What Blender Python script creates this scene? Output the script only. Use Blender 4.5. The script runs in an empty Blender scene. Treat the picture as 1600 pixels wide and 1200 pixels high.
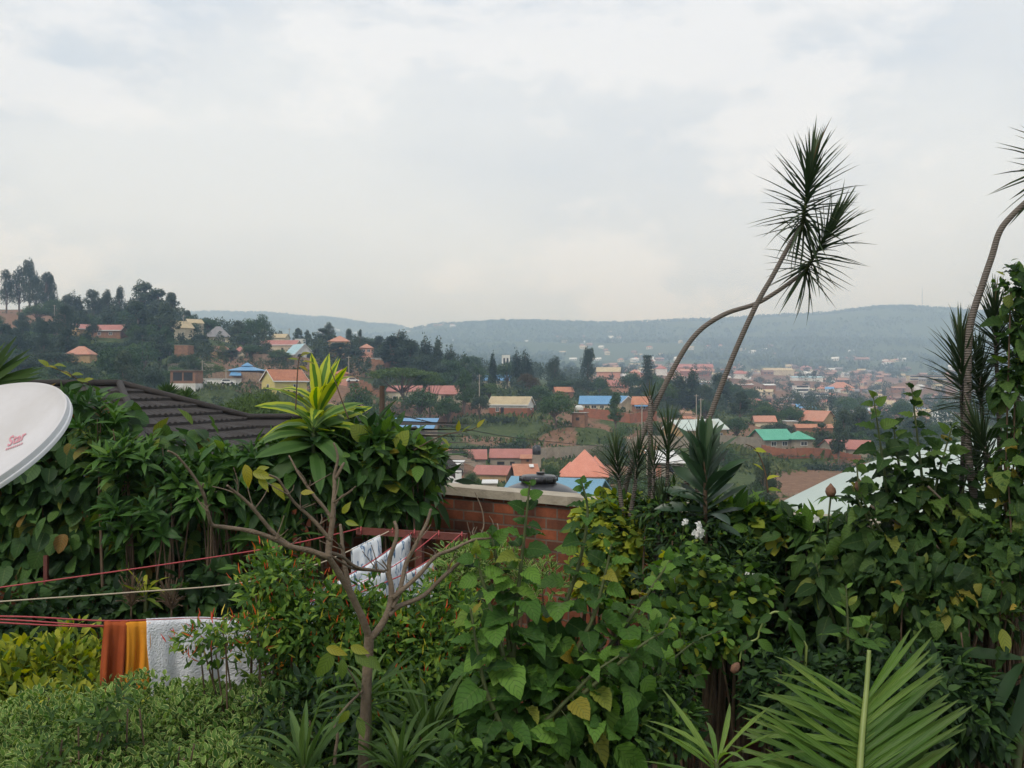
import bpy, math, random
import numpy as np
from mathutils import Vector, Matrix, noise
C = bpy.context.scene.collection
F, CZ = 1537.0, 3.9           # focal length in px of the 1600 px photo, eye height above the garden
R = math.radians
rng = np.random.default_rng(7)
random.seed(7)
def P(px, py, d): return Vector(((px-800)/F*d, d, CZ+(600-py)/F*d))
def X(px, d): return (px-800)/F*d
def tag(o, label=None, cat=None, group=None, kind=None):
    if label: o['label'] = label
    if cat: o['category'] = cat
    if group: o['group'] = group
    if kind: o['kind'] = kind
    return o
def empty(name, loc=(0,0,0), rz=0.0, label=None, cat=None, group=None):
    o = bpy.data.objects.new(name, None); C.objects.link(o)
    o.location = loc; o.rotation_euler = (0,0,rz); o.empty_display_size = .2
    return tag(o, label, cat, group)
def link(name, me, parent=None, root_world=False):
    o = bpy.data.objects.new(name, me); C.objects.link(o)
    if parent:
        o.parent = parent
        if root_world: o.matrix_parent_inverse = parent.matrix_basis.inverted()
    return o
def copy_tree(root, label=None, group=None, cat=None):
    r = root.copy(); C.objects.link(r); tag(r, label, cat, group)
    for ch in root.children:
        c = ch.copy(); C.objects.link(c); c.parent = r
        for g in ch.children:
            e = g.copy(); C.objects.link(e); e.parent = c
    return r

class MB:
    """collects boxes, tubes and polygons; build() links them as one mesh object"""
    def __init__(s): s.v=[]; s.f=[]; s.m=[]
    def poly(s, pts, m=0):
        b=len(s.v); s.v += [tuple(p) for p in pts]; s.f.append(tuple(range(b,b+len(pts)))); s.m.append(m)
    def raw(s, verts, faces, m=0):
        b=len(s.v); s.v += [tuple(p) for p in verts]
        for f in faces: s.f.append(tuple(i+b for i in f)); s.m.append(m)
    def box(s, x0,x1,y0,y1,z0,z1, m=0, M=None):
        vs=[Vector(p) for p in ((x0,y0,z0),(x1,y0,z0),(x1,y1,z0),(x0,y1,z0),(x0,y0,z1),(x1,y0,z1),(x1,y1,z1),(x0,y1,z1))]
        if M: vs=[M@v for v in vs]
        s.raw(vs, [(0,3,2,1),(4,5,6,7),(0,1,5,4),(1,2,6,5),(2,3,7,6),(3,0,4,7)], m)
    def tube(s, pts, rad, n=8, m=0, cap=True):
        pts=[Vector(p) for p in pts]; k=len(pts)
        if not hasattr(rad,'__len__'): rad=[rad]*k
        t=[(pts[min(i+1,k-1)]-pts[max(i-1,0)]).normalized() for i in range(k)]
        a=t[0].orthogonal().normalized(); b0=len(s.v)
        for i in range(k):
            a=(a-t[i]*a.dot(t[i]))
            a=a.normalized() if a.length>1e-6 else t[i].orthogonal().normalized()
            b=t[i].cross(a)
            for j in range(n):
                g=2*math.pi*j/n
                s.v.append(tuple(pts[i]+(a*math.cos(g)+b*math.sin(g))*rad[i]))
        for i in range(k-1):
            for j in range(n):
                s.f.append((b0+i*n+j,b0+i*n+(j+1)%n,b0+(i+1)*n+(j+1)%n,b0+(i+1)*n+j)); s.m.append(m)
        if cap:
            s.f.append(tuple(b0+j for j in reversed(range(n)))); s.m.append(m)
            s.f.append(tuple(b0+(k-1)*n+j for j in range(n))); s.m.append(m)
    def lathe(s, prof, n=24, m=0, M=None):
        b0=len(s.v)
        for r,z in prof:
            for j in range(n):
                g=2*math.pi*j/n; p=Vector((r*math.cos(g),r*math.sin(g),z))
                s.v.append(tuple(M@p if M else p))
        for i in range(len(prof)-1):
            for j in range(n):
                s.f.append((b0+i*n+j,b0+i*n+(j+1)%n,b0+(i+1)*n+(j+1)%n,b0+(i+1)*n+j)); s.m.append(m)
    def build(s, name, mats, parent=None, smooth=False, world=False):
        me=bpy.data.meshes.new(name); me.from_pydata(s.v,[],s.f)
        if not isinstance(mats,(list,tuple)): mats=[mats]
        for q in mats: me.materials.append(q)
        me.polygons.foreach_set('material_index', s.m)
        if smooth: me.polygons.foreach_set('use_smooth',[True]*len(s.f))
        me.update()
        return link(name, me, parent, world)
def spline(pts, n=6):
    """Catmull-Rom through the points"""
    pts=[Vector(p) for p in pts]; out=[]
    for i in range(len(pts)-1):
        p0=pts[max(i-1,0)];p1=pts[i];p2=pts[i+1];p3=pts[min(i+2,len(pts)-1)]
        for k in range(n):
            t=k/n
            out.append(.5*((2*p1)+(p2-p0)*t+(2*p0-5*p1+4*p2-p3)*t*t+(3*p1-p0-3*p2+p3)*t**3))
    out.append(pts[-1]); return out
def lerp(a,b,t): return a+(b-a)*t

# ---------------------------------------------------------------- leaves
def np_mesh(name, V, Fq, leaf=None, mats=(), smooth=True):
    """quads only, V (n,3), Fq (m,4), leaf (n,3) attribute = random, across, along"""
    me=bpy.data.meshes.new(name)
    me.vertices.add(len(V)); me.vertices.foreach_set('co', V.astype(np.float32).ravel())
    me.loops.add(Fq.size); me.loops.foreach_set('vertex_index', Fq.astype(np.int32).ravel())
    me.polygons.add(len(Fq)); me.polygons.foreach_set('loop_start', np.arange(0,Fq.size,4,dtype=np.int32))
    me.polygons.foreach_set('loop_total', np.full(len(Fq),4,dtype=np.int32))
    if smooth: me.polygons.foreach_set('use_smooth', np.ones(len(Fq),dtype=bool))
    if leaf is not None:
        a=me.attributes.new('leaf','FLOAT_VECTOR','POINT'); a.data.foreach_set('vector', leaf.astype(np.float32).ravel())
    for m in mats: me.materials.append(m)
    me.update(calc_edges=True); me.validate()
    return me
def template(prof, fold=.3, droop=.5, curl=0.0, serr=0.0, wav=0.0):
    """prof: list of (t, halfwidth); gives verts (3 per row) with a fold on the midrib and a droop"""
    V=[]; L=[]; y=z=0; pt=0
    for i,(t,w) in enumerate(prof):
        a=droop*t; y+= (t-pt)*math.cos(a); z-=(t-pt)*math.sin(a); pt=t
        ww=w*(1+serr*(1 if i%2 else -1))
        wz=wav*math.sin(i*1.9)
        V += [(-ww*math.cos(fold), y, z+ww*math.sin(fold)+wz*ww),(0,y,z),(ww*math.cos(fold), y, z+ww*math.sin(fold)-wz*ww)]
        L += [(-1,t),(0,t),(1,t)]
    n=len(prof); Q=[]
    for i in range(n-1):
        b=3*i; Q += [(b,b+1,b+4,b+3),(b+1,b+2,b+5,b+4)]
    return np.array(V), np.array(Q), np.array(L)
def prof_fn(fn, ts): return [(t, max(fn(t),.004)) for t in ts]
T = {}
def mk(name, prof, folds, droops, **k): T[name]=[template(prof,f,d,**k) for f in folds for d in droops]
mk('lance', [(0,.012),(.12,.06),(.35,.14),(.6,.13),(.85,.05),(1,.003)], (.25,.5), (.2,.8))
mk('wide', [(0,.02),(.1,.13),(.32,.23),(.6,.2),(.85,.08),(1,.004)], (.2,.45), (.2,.7))
mk('round', [(0,.03),(.06,.22),(.25,.4),(.55,.42),(.82,.27),(1,.02)], (.15,.3), (.2,.5))
mk('heart', [(0,.1),(.04,.25),(.1,.33),(.17,.36),(.24,.385),(.31,.375),(.38,.375),(.46,.345),(.54,.325),(.62,.28),(.7,.245),(.78,.18),(.86,.13),(.94,.055),(1,.004)], (.12,.35,.55), (.3,.8,1.3), serr=.035, wav=.15)
mk('small', [(0,.02),(.35,.24),(.7,.19),(1,.01)], (.3,), (.2,.7))
mk('smallw', [(0,.03),(.3,.33),(.7,.27),(1,.02)], (.25,), (.3,))
mk('blade', [(0,.028),(.15,.036),(.45,.033),(.75,.02),(1,.001)], (.5,), (.0,.25,.6))
mk('strap', [(0,.02),(.12,.045),(.3,.065),(.5,.072),(.7,.06),(.86,.035),(1,.002)], (.35,), (.3,.9,1.5), wav=.15)
mk('agave', [(0,.05),(.15,.065),(.4,.11),(.65,.13),(.85,.085),(1,.004)], (.4,), (-.15,.2,.5))
mk('pod', [(0,.05),(.4,.12),(1,.03)], (.9,), (.1,))
def norm(a): return a/np.maximum(np.linalg.norm(a,axis=1,keepdims=True),1e-9)
def assemble(tk, pos, dirs, nrm, scale, rnd, wid=None):
    """leaves of template kind tk at pos, pointing along dirs, faces turned to nrm"""
    ts=T[tk]; N=len(pos); pos=np.asarray(pos); Y=norm(np.asarray(dirs,float)); Z=np.asarray(nrm,float)
    Z=norm(Z-(Z*Y).sum(1,keepdims=True)*Y); Xv=np.cross(Y,Z)
    pick=rng.integers(0,len(ts),N); Vs=[];Fs=[];Ls=[]; off=0
    scale=np.broadcast_to(scale,(N,)); wid=np.ones(N) if wid is None else np.broadcast_to(wid,(N,))
    for k,(tv,tq,tl) in enumerate(ts):
        ix=np.nonzero(pick==k)[0]
        if not len(ix): continue
        s=scale[ix][:,None,None]; w=wid[ix][:,None,None]
        v=pos[ix][:,None,:]+s*(w*tv[None,:,0:1]*Xv[ix][:,None,:]+tv[None,:,1:2]*Y[ix][:,None,:]+tv[None,:,2:3]*Z[ix][:,None,:])
        l=np.empty((len(ix),len(tv),3)); l[:,:,0]=np.asarray(rnd)[ix][:,None]; l[:,:,1:]=tl[None]
        f=tq[None]+ (np.arange(len(ix))*len(tv))[:,None,None]+off
        Vs.append(v.reshape(-1,3)); Ls.append(l.reshape(-1,3)); Fs.append(f.reshape(-1,4)); off+=len(ix)*len(tv)
    return np.concatenate(Vs),np.concatenate(Fs),np.concatenate(Ls)
def leaves_obj(name, packs, mats, parent=None, world=False):
    """packs: list of assemble() results; all one material list, one per pack"""
    Vs=[];Fs=[];Ls=[];mi=[];o=0
    for k,(v,f,l) in enumerate(packs):
        Vs.append(v);Fs.append(f+o);Ls.append(l);o+=len(v);mi.append(np.full(len(f),min(k,len(mats)-1),dtype=np.int32))
    me=np_mesh(name,np.concatenate(Vs),np.concatenate(Fs),np.concatenate(Ls),mats)
    me.polygons.foreach_set('material_index',np.concatenate(mi))
    return link(name,me,parent,world)
def rand_unit(n):
    return norm(rng.normal(size=(n,3)))
# ---------------------------------------------------------------- materials
def newmat(name):
    m=bpy.data.materials.new(name); m.use_nodes=True; nt=m.node_tree
    for n in list(nt.nodes): nt.nodes.remove(n)
    out=nt.nodes.new('ShaderNodeOutputMaterial'); return m,nt,out
def nd(nt,t,**k):
    n=nt.nodes.new(t)
    for a,b in k.items():
        if a.startswith('i_'):
            key=a[2:]; n.inputs[int(key) if key.isdigit() else key.replace('_',' ')].default_value=b
        else: setattr(n,a,b)
    return n
def ramp(nt, stops):
    r=nt.nodes.new('ShaderNodeValToRGB'); e=r.color_ramp.elements
    while len(e)<len(stops): e.new(.5)
    for q,(p,c) in zip(e,stops): q.position=p; q.color=(*c,1)
    return r
def surf(name, c1, c2, scale=3, rough=.8, bump=0, bscale=None, metal=0, detail=6, stripes=None, dirt=None):
    """two-tone noise surface; stripes=(scale, axis) adds sheet or tile ribs as bump"""
    m,nt,out=newmat(name); L=nt.links.new
    tc=nd(nt,'ShaderNodeTexCoord'); no=nd(nt,'ShaderNodeTexNoise',i_Scale=scale,i_Detail=detail,i_Roughness=.65)
    L(tc.outputs['Object'],no.inputs['Vector'])
    st=[(.3,c1),(.7,c2)]
    r=ramp(nt,st); L(no.outputs['Fac'],r.inputs['Fac']); col=r.outputs['Color']
    if dirt:
        n2=nd(nt,'ShaderNodeTexNoise',i_Scale=scale*.35,i_Detail=8.0,i_Roughness=.7); L(tc.outputs['Object'],n2.inputs['Vector'])
        r2=ramp(nt,[(.5,(0,0,0)),(.68,(1,1,1))]); L(n2.outputs['Fac'],r2.inputs['Fac'])
        mx=nd(nt,'ShaderNodeMixRGB'); mx.inputs['Color2'].default_value=(*dirt,1); L(r2.outputs['Color'],mx.inputs['Fac']); L(col,mx.inputs['Color1']); col=mx.outputs['Color']
    b=nd(nt,'ShaderNodeBsdfPrincipled',i_Roughness=rough,i_Metallic=metal); L(col,b.inputs['Base Color'])
    if bump:
        n3=nd(nt,'ShaderNodeTexNoise',i_Scale=bscale or scale*6,i_Detail=5.0); L(tc.outputs['Object'],n3.inputs['Vector'])
        bp=nd(nt,'ShaderNodeBump',i_Strength=bump,i_Distance=.02); L(n3.outputs['Fac'],bp.inputs['Height'])
        if stripes:
            w=nd(nt,'ShaderNodeTexWave',i_Scale=stripes[0],wave_type='BANDS',bands_direction=stripes[1]); L(tc.outputs['Object'],w.inputs['Vector'])
            b2=nd(nt,'ShaderNodeBump',i_Strength=.5,i_Distance=.06); L(w.outputs['Color'],b2.inputs['Height']); L(bp.outputs['Normal'],b2.inputs['Normal']); bp=b2
        L(bp.outputs['Normal'],b.inputs['Normal'])
    L(b.outputs[0],out.inputs['Surface']); return m
def leafmat(name, stops, trans=.3, rough=.45, spec=.35, rib=.0, edge=None, center=None, hue=0.0, tip=None):
    """stops: colour ramp over the per-leaf random; edge: variegated margin colour; center: stripe colour"""
    m,nt,out=newmat(name); L=nt.links.new
    at=nd(nt,'ShaderNodeAttribute',attribute_name='leaf'); sp=nd(nt,'ShaderNodeSeparateXYZ'); L(at.outputs['Vector'],sp.inputs[0])
    fac=sp.outputs[0]
    if hue:
        oi=nd(nt,'ShaderNodeObjectInfo'); a=nd(nt,'ShaderNodeMath',operation='MULTIPLY_ADD'); a.inputs[1].default_value=hue; L(oi.outputs['Random'],a.inputs[0])
        s=nd(nt,'ShaderNodeMath',operation='SUBTRACT'); L(sp.outputs[0],s.inputs[0]); s.inputs[1].default_value=hue*.5
        L(s.outputs[0],a.inputs[2]); a.use_clamp=True; fac=a.outputs[0]
    r=ramp(nt,stops); L(fac,r.inputs['Fac']); col=r.outputs['Color']
    ab=nd(nt,'ShaderNodeMath',operation='ABSOLUTE'); L(sp.outputs[1],ab.inputs[0])
    def mixcol(fac_out, c):
        nonlocal col
        x=nd(nt,'ShaderNodeMixRGB'); x.inputs['Color2'].default_value=(*c,1); L(fac_out,x.inputs['Fac']); L(col,x.inputs['Color1']); col=x.outputs['Color']
    if edge:
        tc=nd(nt,'ShaderNodeTexCoord'); no=nd(nt,'ShaderNodeTexNoise',i_Scale=25.0); L(tc.outputs['Object'],no.inputs['Vector'])
        ad=nd(nt,'ShaderNodeMath',operation='MULTIPLY_ADD'); ad.inputs[1].default_value=.7; L(no.outputs['Fac'],ad.inputs[0]); L(ab.outputs[0],ad.inputs[2])
        e=ramp(nt,[(.80,(0,0,0)),(.95,(1,1,1))]); e2=nd(nt,'ShaderNodeMath',operation='MULTIPLY'); e2.inputs[1].default_value=.75
        L(ad.outputs[0],e2.inputs[0]); L(e2.outputs[0],e.inputs['Fac']); mixcol(e.outputs['Color'],edge)
    if center:
        e=ramp(nt,[(.32,(1,1,1)),(.42,(0,0,0))]); L(ab.outputs[0],e.inputs['Fac']); mixcol(e.outputs['Color'],center)
    if tip:
        e=ramp(nt,[(.6,(0,0,0)),(1,(1,1,1))]); L(sp.outputs[2],e.inputs['Fac']); mixcol(e.outputs['Color'],tip)
    if rib:
        e=ramp(nt,[(.0,(1,1,1)),(.09,(0,0,0))]); L(ab.outputs[0],e.inputs['Fac'])
        e3=nd(nt,'ShaderNodeMath',operation='MULTIPLY'); e3.inputs[1].default_value=rib; L(e.outputs['Color'],e3.inputs[0])
        mixcol(e3.outputs[0],(.16,.22,.07))
        # side veins: fine chevrons from the midrib
        q=nd(nt,'ShaderNodeMath',operation='MULTIPLY_ADD'); L(ab.outputs[0],q.inputs[0]); q.inputs[1].default_value=-.28; L(sp.outputs[2],q.inputs[2])
        s1=nd(nt,'ShaderNodeMath',operation='MULTIPLY'); L(q.outputs[0],s1.inputs[0]); s1.inputs[1].default_value=44.0
        s2=nd(nt,'ShaderNodeMath',operation='SINE'); L(s1.outputs[0],s2.inputs[0])
        ev=ramp(nt,[(.55,(0,0,0)),(1,(.42,.42,.42))]); L(s2.outputs[0],ev.inputs['Fac']); mixcol(ev.outputs['Color'],(.012,.03,.008))
    b=nd(nt,'ShaderNodeBsdfPrincipled',i_Roughness=rough); b.inputs['Specular IOR Level'].default_value=spec; L(col,b.inputs['Base Color'])
    sh=b.outputs[0]
    if trans:
        t=nd(nt,'ShaderNodeBsdfTranslucent'); hs=nd(nt,'ShaderNodeHueSaturation',i_Saturation=1.15,i_Value=1.5,i_Hue=.49); L(col,hs.inputs['Color']); L(hs.outputs[0],t.inputs['Color'])
        mx=nd(nt,'ShaderNodeMixShader'); mx.inputs[0].default_value=trans; L(sh,mx.inputs[1]); L(t.outputs[0],mx.inputs[2]); sh=mx.outputs[0]
    L(sh,out.inputs['Surface']); return m
M={}
# walls
M['cream']=surf('cream_plaster',(.5,.43,.30),(.62,.55,.40),.6,.85,.15,dirt=(.36,.28,.19))
M['white']=surf('white_plaster',(.62,.61,.58),(.74,.73,.70),.6,.8,.1,dirt=(.45,.42,.36))
M['greywall']=surf('cement_plaster',(.26,.22,.17),(.36,.31,.24),.7,.9,.2,dirt=(.2,.16,.12))
M['tan']=surf('tan_plaster',(.38,.25,.12),(.48,.33,.17),.7,.9,.15,dirt=(.30,.20,.11))
M['pinkwall']=surf('pink_plaster',(.5,.24,.17),(.58,.3,.22),.7,.9,.15)
M['mudbrick']=surf('mud_brick',(.22,.11,.065),(.32,.17,.10),1.2,.95,.4,dirt=(.17,.10,.07))
M['redwall']=surf('red_brick_wall',(.24,.085,.045),(.33,.13,.07),1.0,.95,.3,dirt=(.19,.10,.07))
M['yellowwall']=surf('yellow_plaster',(.55,.45,.16),(.62,.53,.22),.7,.85,.1)
M['stone']=surf('stone_wall',(.20,.13,.09),(.34,.25,.17),2.2,.95,.6,dirt=(.15,.10,.08))
# roofs; orange, red, blue and green colours muted to imitate haze
M['redroof']=surf('red_sheet_roof',(.34,.125,.10),(.43,.175,.14),.5,.55,.15,stripes=(4,'X'),dirt=(.33,.12,.08))
M['salmonroof']=surf('salmon_tile_roof',(.58,.215,.145),(.65,.27,.185),.7,.7,.3,stripes=(3,'Z'),dirt=(.52,.18,.11))
M['orangeroof']=surf('orange_tile_roof',(.41,.19,.125),(.48,.24,.165),.7,.7,.3,stripes=(3,'Z'),dirt=(.5,.17,.1))
M['brownroof']=surf('brown_tile_roof',(.33,.12,.06),(.42,.18,.10),1.0,.85,.35,stripes=(3,'Z'),dirt=(.22,.10,.06))
M['rustroof']=surf('rusty_sheet_roof',(.40,.15,.08),(.5,.24,.14),.7,.8,.25,stripes=(4,'X'),dirt=(.3,.12,.07))
M['blueroof']=surf('blue_sheet_roof',(.10,.26,.47),(.14,.32,.54),.4,.45,.1,stripes=(4,'X'))
M['paleblue']=surf('pale_blue_sheet_roof',(.13,.28,.39),(.18,.34,.45),.6,.6,.1,stripes=(3,'X'),dirt=(.14,.25,.33))
M['cyanroof']=surf('faded_blue_roof',(.3,.47,.52),(.38,.54,.58),.5,.6,.1,stripes=(4,'X'))
M['beigeroof']=surf('beige_sheet_roof',(.42,.33,.19),(.5,.41,.25),.5,.6,.1,stripes=(4,'X'),dirt=(.33,.26,.17))
M['greyroof']=surf('grey_roof',(.19,.185,.19),(.25,.24,.245),.6,.8,.2,stripes=(3,'Z'))
M['paleroof']=surf('pale_sheet_roof',(.47,.56,.52),(.58,.65,.6),.5,.5,.1,stripes=(4,'X'),dirt=(.44,.42,.34))
M['greenroof']=surf('green_sheet_roof',(.07,.34,.22),(.11,.41,.28),.4,.5,.1,stripes=(4,'X'))
M['whiteroof']=surf('white_sheet_roof',(.62,.62,.6),(.75,.75,.73),.5,.5,.1,stripes=(4,'X'),dirt=(.5,.46,.4))
M['trim']=surf('white_trim',(.7,.69,.66),(.78,.77,.75),2,.6)
M['dark']=surf('dark_opening',(.012,.012,.014),(.03,.028,.026),2,.4)
M['glass']=surf('window_glass',(.03,.035,.04),(.06,.065,.07),1,.1)
M['wood']=surf('dark_timber',(.05,.03,.02),(.09,.055,.035),3,.8,.2)
M['concrete']=surf('concrete',(.30,.27,.22),(.42,.38,.31),2.5,.9,.3,dirt=(.2,.17,.13))
M['bark']=surf('grey_brown_bark',(.10,.075,.055),(.19,.15,.115),9,.9,.6)
M['barelimb']=surf('smooth_tan_bark',(.10,.072,.047),(.19,.14,.095),12,.85,.5,dirt=(.09,.068,.045))
M['twig']=surf('brown_twig',(.07,.045,.028),(.13,.085,.05),10,.85)
M['greenstem']=surf('green_stem',(.05,.07,.02),(.09,.11,.035),10,.7)
M['palmrib']=surf('palm_rachis',(.15,.2,.045),(.21,.26,.07),6,.5)
M['rust']=surf('dark_red_paint',(.10,.025,.02),(.16,.045,.03),8,.6,.2)
M['rope']=surf('red_cord',(.36,.05,.06),(.46,.09,.09),60,.7)
M['creamrope']=surf('cream_cord',(.42,.34,.24),(.52,.44,.33),60,.8)
M['orangecloth']=surf('orange_cloth',(.64,.23,.010),(.74,.30,.016),4,.85,.15,60)
M['redcloth']=surf('rust_orange_cloth',(.27,.045,.008),(.36,.07,.010),4,.85,.15,60)
M['towel']=surf('white_terry',(.72,.73,.78),(.82,.83,.87),12,.95,1.0,70)
M['dish']=surf('satellite_dish_paint',(.50,.485,.49),(.56,.545,.55),4,.6,.02,dirt=(.47,.45,.44))
M['dishrim']=surf('satellite_dish_rim',(.50,.51,.53),(.55,.56,.58),6,.5,dirt=(.44,.44,.43))
M['redprint']=surf('red_print',(.52,.20,.24),(.56,.25,.28),30,.6)
M['tank']=surf('black_plastic',(.018,.019,.022),(.03,.031,.035),3,.28)
M['blacktile']=surf('black_roof_tile',(.021,.0175,.0165),(.037,.031,.029),2.5,.85,.5,40)
M['coping']=surf('cement_coping',(.30,.26,.20),(.42,.37,.29),5,.95,.5,dirt=(.17,.15,.11))
M['cable']=surf('black_cable',(.012,.012,.012),(.02,.02,.02),5,.6)
# striped batik cloth
def clothmat(name):
    m,nt,out=newmat(name); L=nt.links.new
    tc=nd(nt,'ShaderNodeTexCoord'); mp=nd(nt,'ShaderNodeMapping'); mp.inputs['Scale'].default_value=(13,13,5); L(tc.outputs['Object'],mp.inputs[0])
    no=nd(nt,'ShaderNodeTexNoise',i_Scale=1.7,i_Detail=3.0,i_Distortion=1.2); L(mp.outputs[0],no.inputs['Vector'])
    r=ramp(nt,[(.48,(.76,.79,.82)),(.56,(.66,.72,.78)),(.60,(.16,.25,.38)),(.75,(.05,.11,.2))]); L(no.outputs['Fac'],r.inputs['Fac'])
    b=nd(nt,'ShaderNodeBsdfPrincipled',i_Roughness=.9); L(r.outputs[0],b.inputs['Base Color']); L(b.outputs[0],out.inputs['Surface']); return m
M['batik']=clothmat('blue_white_cloth')
# garden brick wall
def brickmat():
    m,nt,out=newmat('garden_brick'); L=nt.links.new
    tc=nd(nt,'ShaderNodeTexCoord'); sx=nd(nt,'ShaderNodeSeparateXYZ'); L(tc.outputs['Object'],sx.inputs[0])
    cx=nd(nt,'ShaderNodeCombineXYZ'); L(sx.outputs[0],cx.inputs[0]); L(sx.outputs[2],cx.inputs[1])
    br=nd(nt,'ShaderNodeTexBrick',i_Scale=1.0); br.inputs['Brick Width'].default_value=.30; br.inputs['Row Height'].default_value=.125; br.inputs['Mortar Size'].default_value=.011
    br.inputs['Color1'].default_value=(.30,.085,.035,1); br.inputs['Color2'].default_value=(.13,.048,.026,1); br.inputs['Mortar'].default_value=(.17,.13,.10,1); br.inputs['Mortar Smooth'].default_value=.2
    L(cx.outputs[0],br.inputs['Vector'])
    no=nd(nt,'ShaderNodeTexNoise',i_Scale=2.5,i_Detail=8.0,i_Roughness=.7); L(tc.outputs['Object'],no.inputs['Vector'])
    r=ramp(nt,[(.35,(.38,.36,.33)),(.65,(1.05,1.02,1))]); L(no.outputs['Fac'],r.inputs['Fac'])
    mx=nd(nt,'ShaderNodeMixRGB',blend_type='MULTIPLY',i_Fac=1.0); L(br.outputs['Color'],mx.inputs['Color1']); L(r.outputs[0],mx.inputs['Color2'])
    b=nd(nt,'ShaderNodeBsdfPrincipled',i_Roughness=.92); L(mx.outputs[0],b.inputs['Base Color'])
    n2=nd(nt,'ShaderNodeTexNoise',i_Scale=30.0,i_Detail=4.0); L(tc.outputs['Object'],n2.inputs['Vector'])
    b1=nd(nt,'ShaderNodeBump',i_Strength=.4,i_Distance=.01); L(n2.outputs['Fac'],b1.inputs['Height'])
    bp=nd(nt,'ShaderNodeBump',i_Strength=.8,i_Distance=.012,invert=True); L(br.outputs['Fac'],bp.inputs['Height']); L(b1.outputs[0],bp.inputs['Normal']); L(bp.outputs[0],b.inputs['Normal'])
    L(b.outputs[0],out.inputs['Surface']); return m
M['gbrick']=brickmat()
# ringed dracaena trunk
def ringmat():
    m,nt,out=newmat('ringed_bark'); L=nt.links.new
    tc=nd(nt,'ShaderNodeTexCoord'); w=nd(nt,'ShaderNodeTexWave',i_Scale=16.0,i_Distortion=2.5,i_Detail=2.0,wave_type='BANDS',bands_direction='Z'); L(tc.outputs['Object'],w.inputs['Vector'])
    r=ramp(nt,[(.1,(.085,.07,.06)),(.45,(.17,.145,.125))]); L(w.outputs['Color'],r.inputs['Fac'])
    b=nd(nt,'ShaderNodeBsdfPrincipled',i_Roughness=.9); L(r.outputs[0],b.inputs['Base Color'])
    bp=nd(nt,'ShaderNodeBump',i_Strength=.5,i_Distance=.01); L(w.outputs['Color'],bp.inputs['Height']); L(bp.outputs[0],b.inputs['Normal'])
    L(b.outputs[0],out.inputs['Surface']); return m
M['ring']=ringmat()
# leaves (per-leaf random picks along the ramp)
def g(*a): return a
M['l_creeper']=leafmat('creeper_leaf',[(0,(.018,.046,.014)),(.5,(.042,.10,.026)),(.84,(.085,.165,.034)),(.93,(.17,.2,.035)),(1,(.20,.10,.03))],.28,.55,.22,rib=.35)
M['l_poins']=leafmat('pointed_dark_leaf',[(0,(.02,.058,.017)),(.5,(.045,.115,.024)),(.9,(.09,.19,.034)),(1,(.15,.24,.045))],.28,.5,.25,rib=.4)
M['l_corn']=leafmat('striped_strap_leaf',[(0,(.24,.32,.025)),(.55,(.38,.44,.045)),(1,(.48,.5,.065))],.4,.5,.25,center=(.075,.17,.022))
M['l_corndark']=leafmat('dull_strap_leaf',[(0,(.045,.105,.026)),(.7,(.085,.165,.04)),(1,(.2,.28,.07))],.3,.5,.25,center=(.05,.115,.024))
M['l_serr']=leafmat('serrated_leaf',[(0,(.022,.058,.013)),(.5,(.062,.145,.026)),(.9,(.14,.27,.044)),(.97,(.15,.23,.04)),(1,(.3,.22,.03))],.35,.6,.18,rib=.35)
M['l_lime']=leafmat('lime_leaf',[(0,(.08,.13,.02)),(.5,(.2,.26,.03)),(1,(.42,.42,.05))],.35,.6,.2)
M['l_hedge']=leafmat('cream_edged_leaf',[(0,(.035,.085,.018)),(.6,(.085,.18,.034)),(1,(.17,.27,.06))],.32,.6,.18,edge=(.46,.52,.19))
M['l_chili']=leafmat('chili_leaf',[(0,(.028,.07,.014)),(.6,(.07,.15,.024)),(1,(.19,.29,.04))],.33,.55,.2)
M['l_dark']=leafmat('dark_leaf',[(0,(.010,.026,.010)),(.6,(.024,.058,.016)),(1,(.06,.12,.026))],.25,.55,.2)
M['l_mid']=leafmat('mid_green_leaf',[(0,(.020,.05,.013)),(.6,(.052,.118,.022)),(.95,(.13,.24,.038)),(1,(.22,.22,.035))],.32,.55,.2,rib=.3)
M['l_right']=leafmat('soft_green_leaf',[(0,(.017,.042,.013)),(.6,(.043,.092,.022)),(.93,(.098,.17,.036)),(.975,(.15,.19,.04)),(1,(.34,.25,.04))],.33,.6,.18,rib=.3)
M['l_spike']=leafmat('spiky_dark_leaf',[(0,(.014,.028,.013)),(.7,(.032,.056,.024)),(.95,(.08,.115,.05)),(1,(.16,.11,.05))],.25,.45,.4)
M['l_agave']=leafmat('thick_blue_green_leaf',[(0,(.018,.045,.022)),(.7,(.035,.075,.033)),(1,(.07,.115,.055))],.12,.4,.5)
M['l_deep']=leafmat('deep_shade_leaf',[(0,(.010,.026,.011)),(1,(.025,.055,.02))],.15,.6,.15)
M['l_strap']=leafmat('strap_leaf',[(0,(.03,.062,.016)),(.7,(.068,.13,.03)),(1,(.13,.2,.055))],.3,.55,.22,rib=.3)
M['l_palm']=leafmat('palm_leaf',[(0,(.06,.13,.022)),(.6,(.11,.205,.036)),(1,(.19,.28,.06))],.38,.5,.25,rib=.25,tip=(.10,.15,.035))
M['l_fan']=leafmat('fan_palm_leaf',[(0,(.022,.05,.012)),(1,(.05,.095,.022))],.3,.55,.2)
M['l_yellow']=leafmat('yellowing_leaf',[(0,(.09,.15,.028)),(.5,(.19,.23,.03)),(.85,(.28,.26,.03)),(1,(.26,.16,.03))],.35,.5,.3,rib=.4)
M['pod']=leafmat('chili_pod',[(0,(.46,.48,.06)),(.42,(.55,.42,.04)),(.5,(.65,.13,.02)),(1,(.62,.035,.02))],.1,.35,.5)
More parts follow.
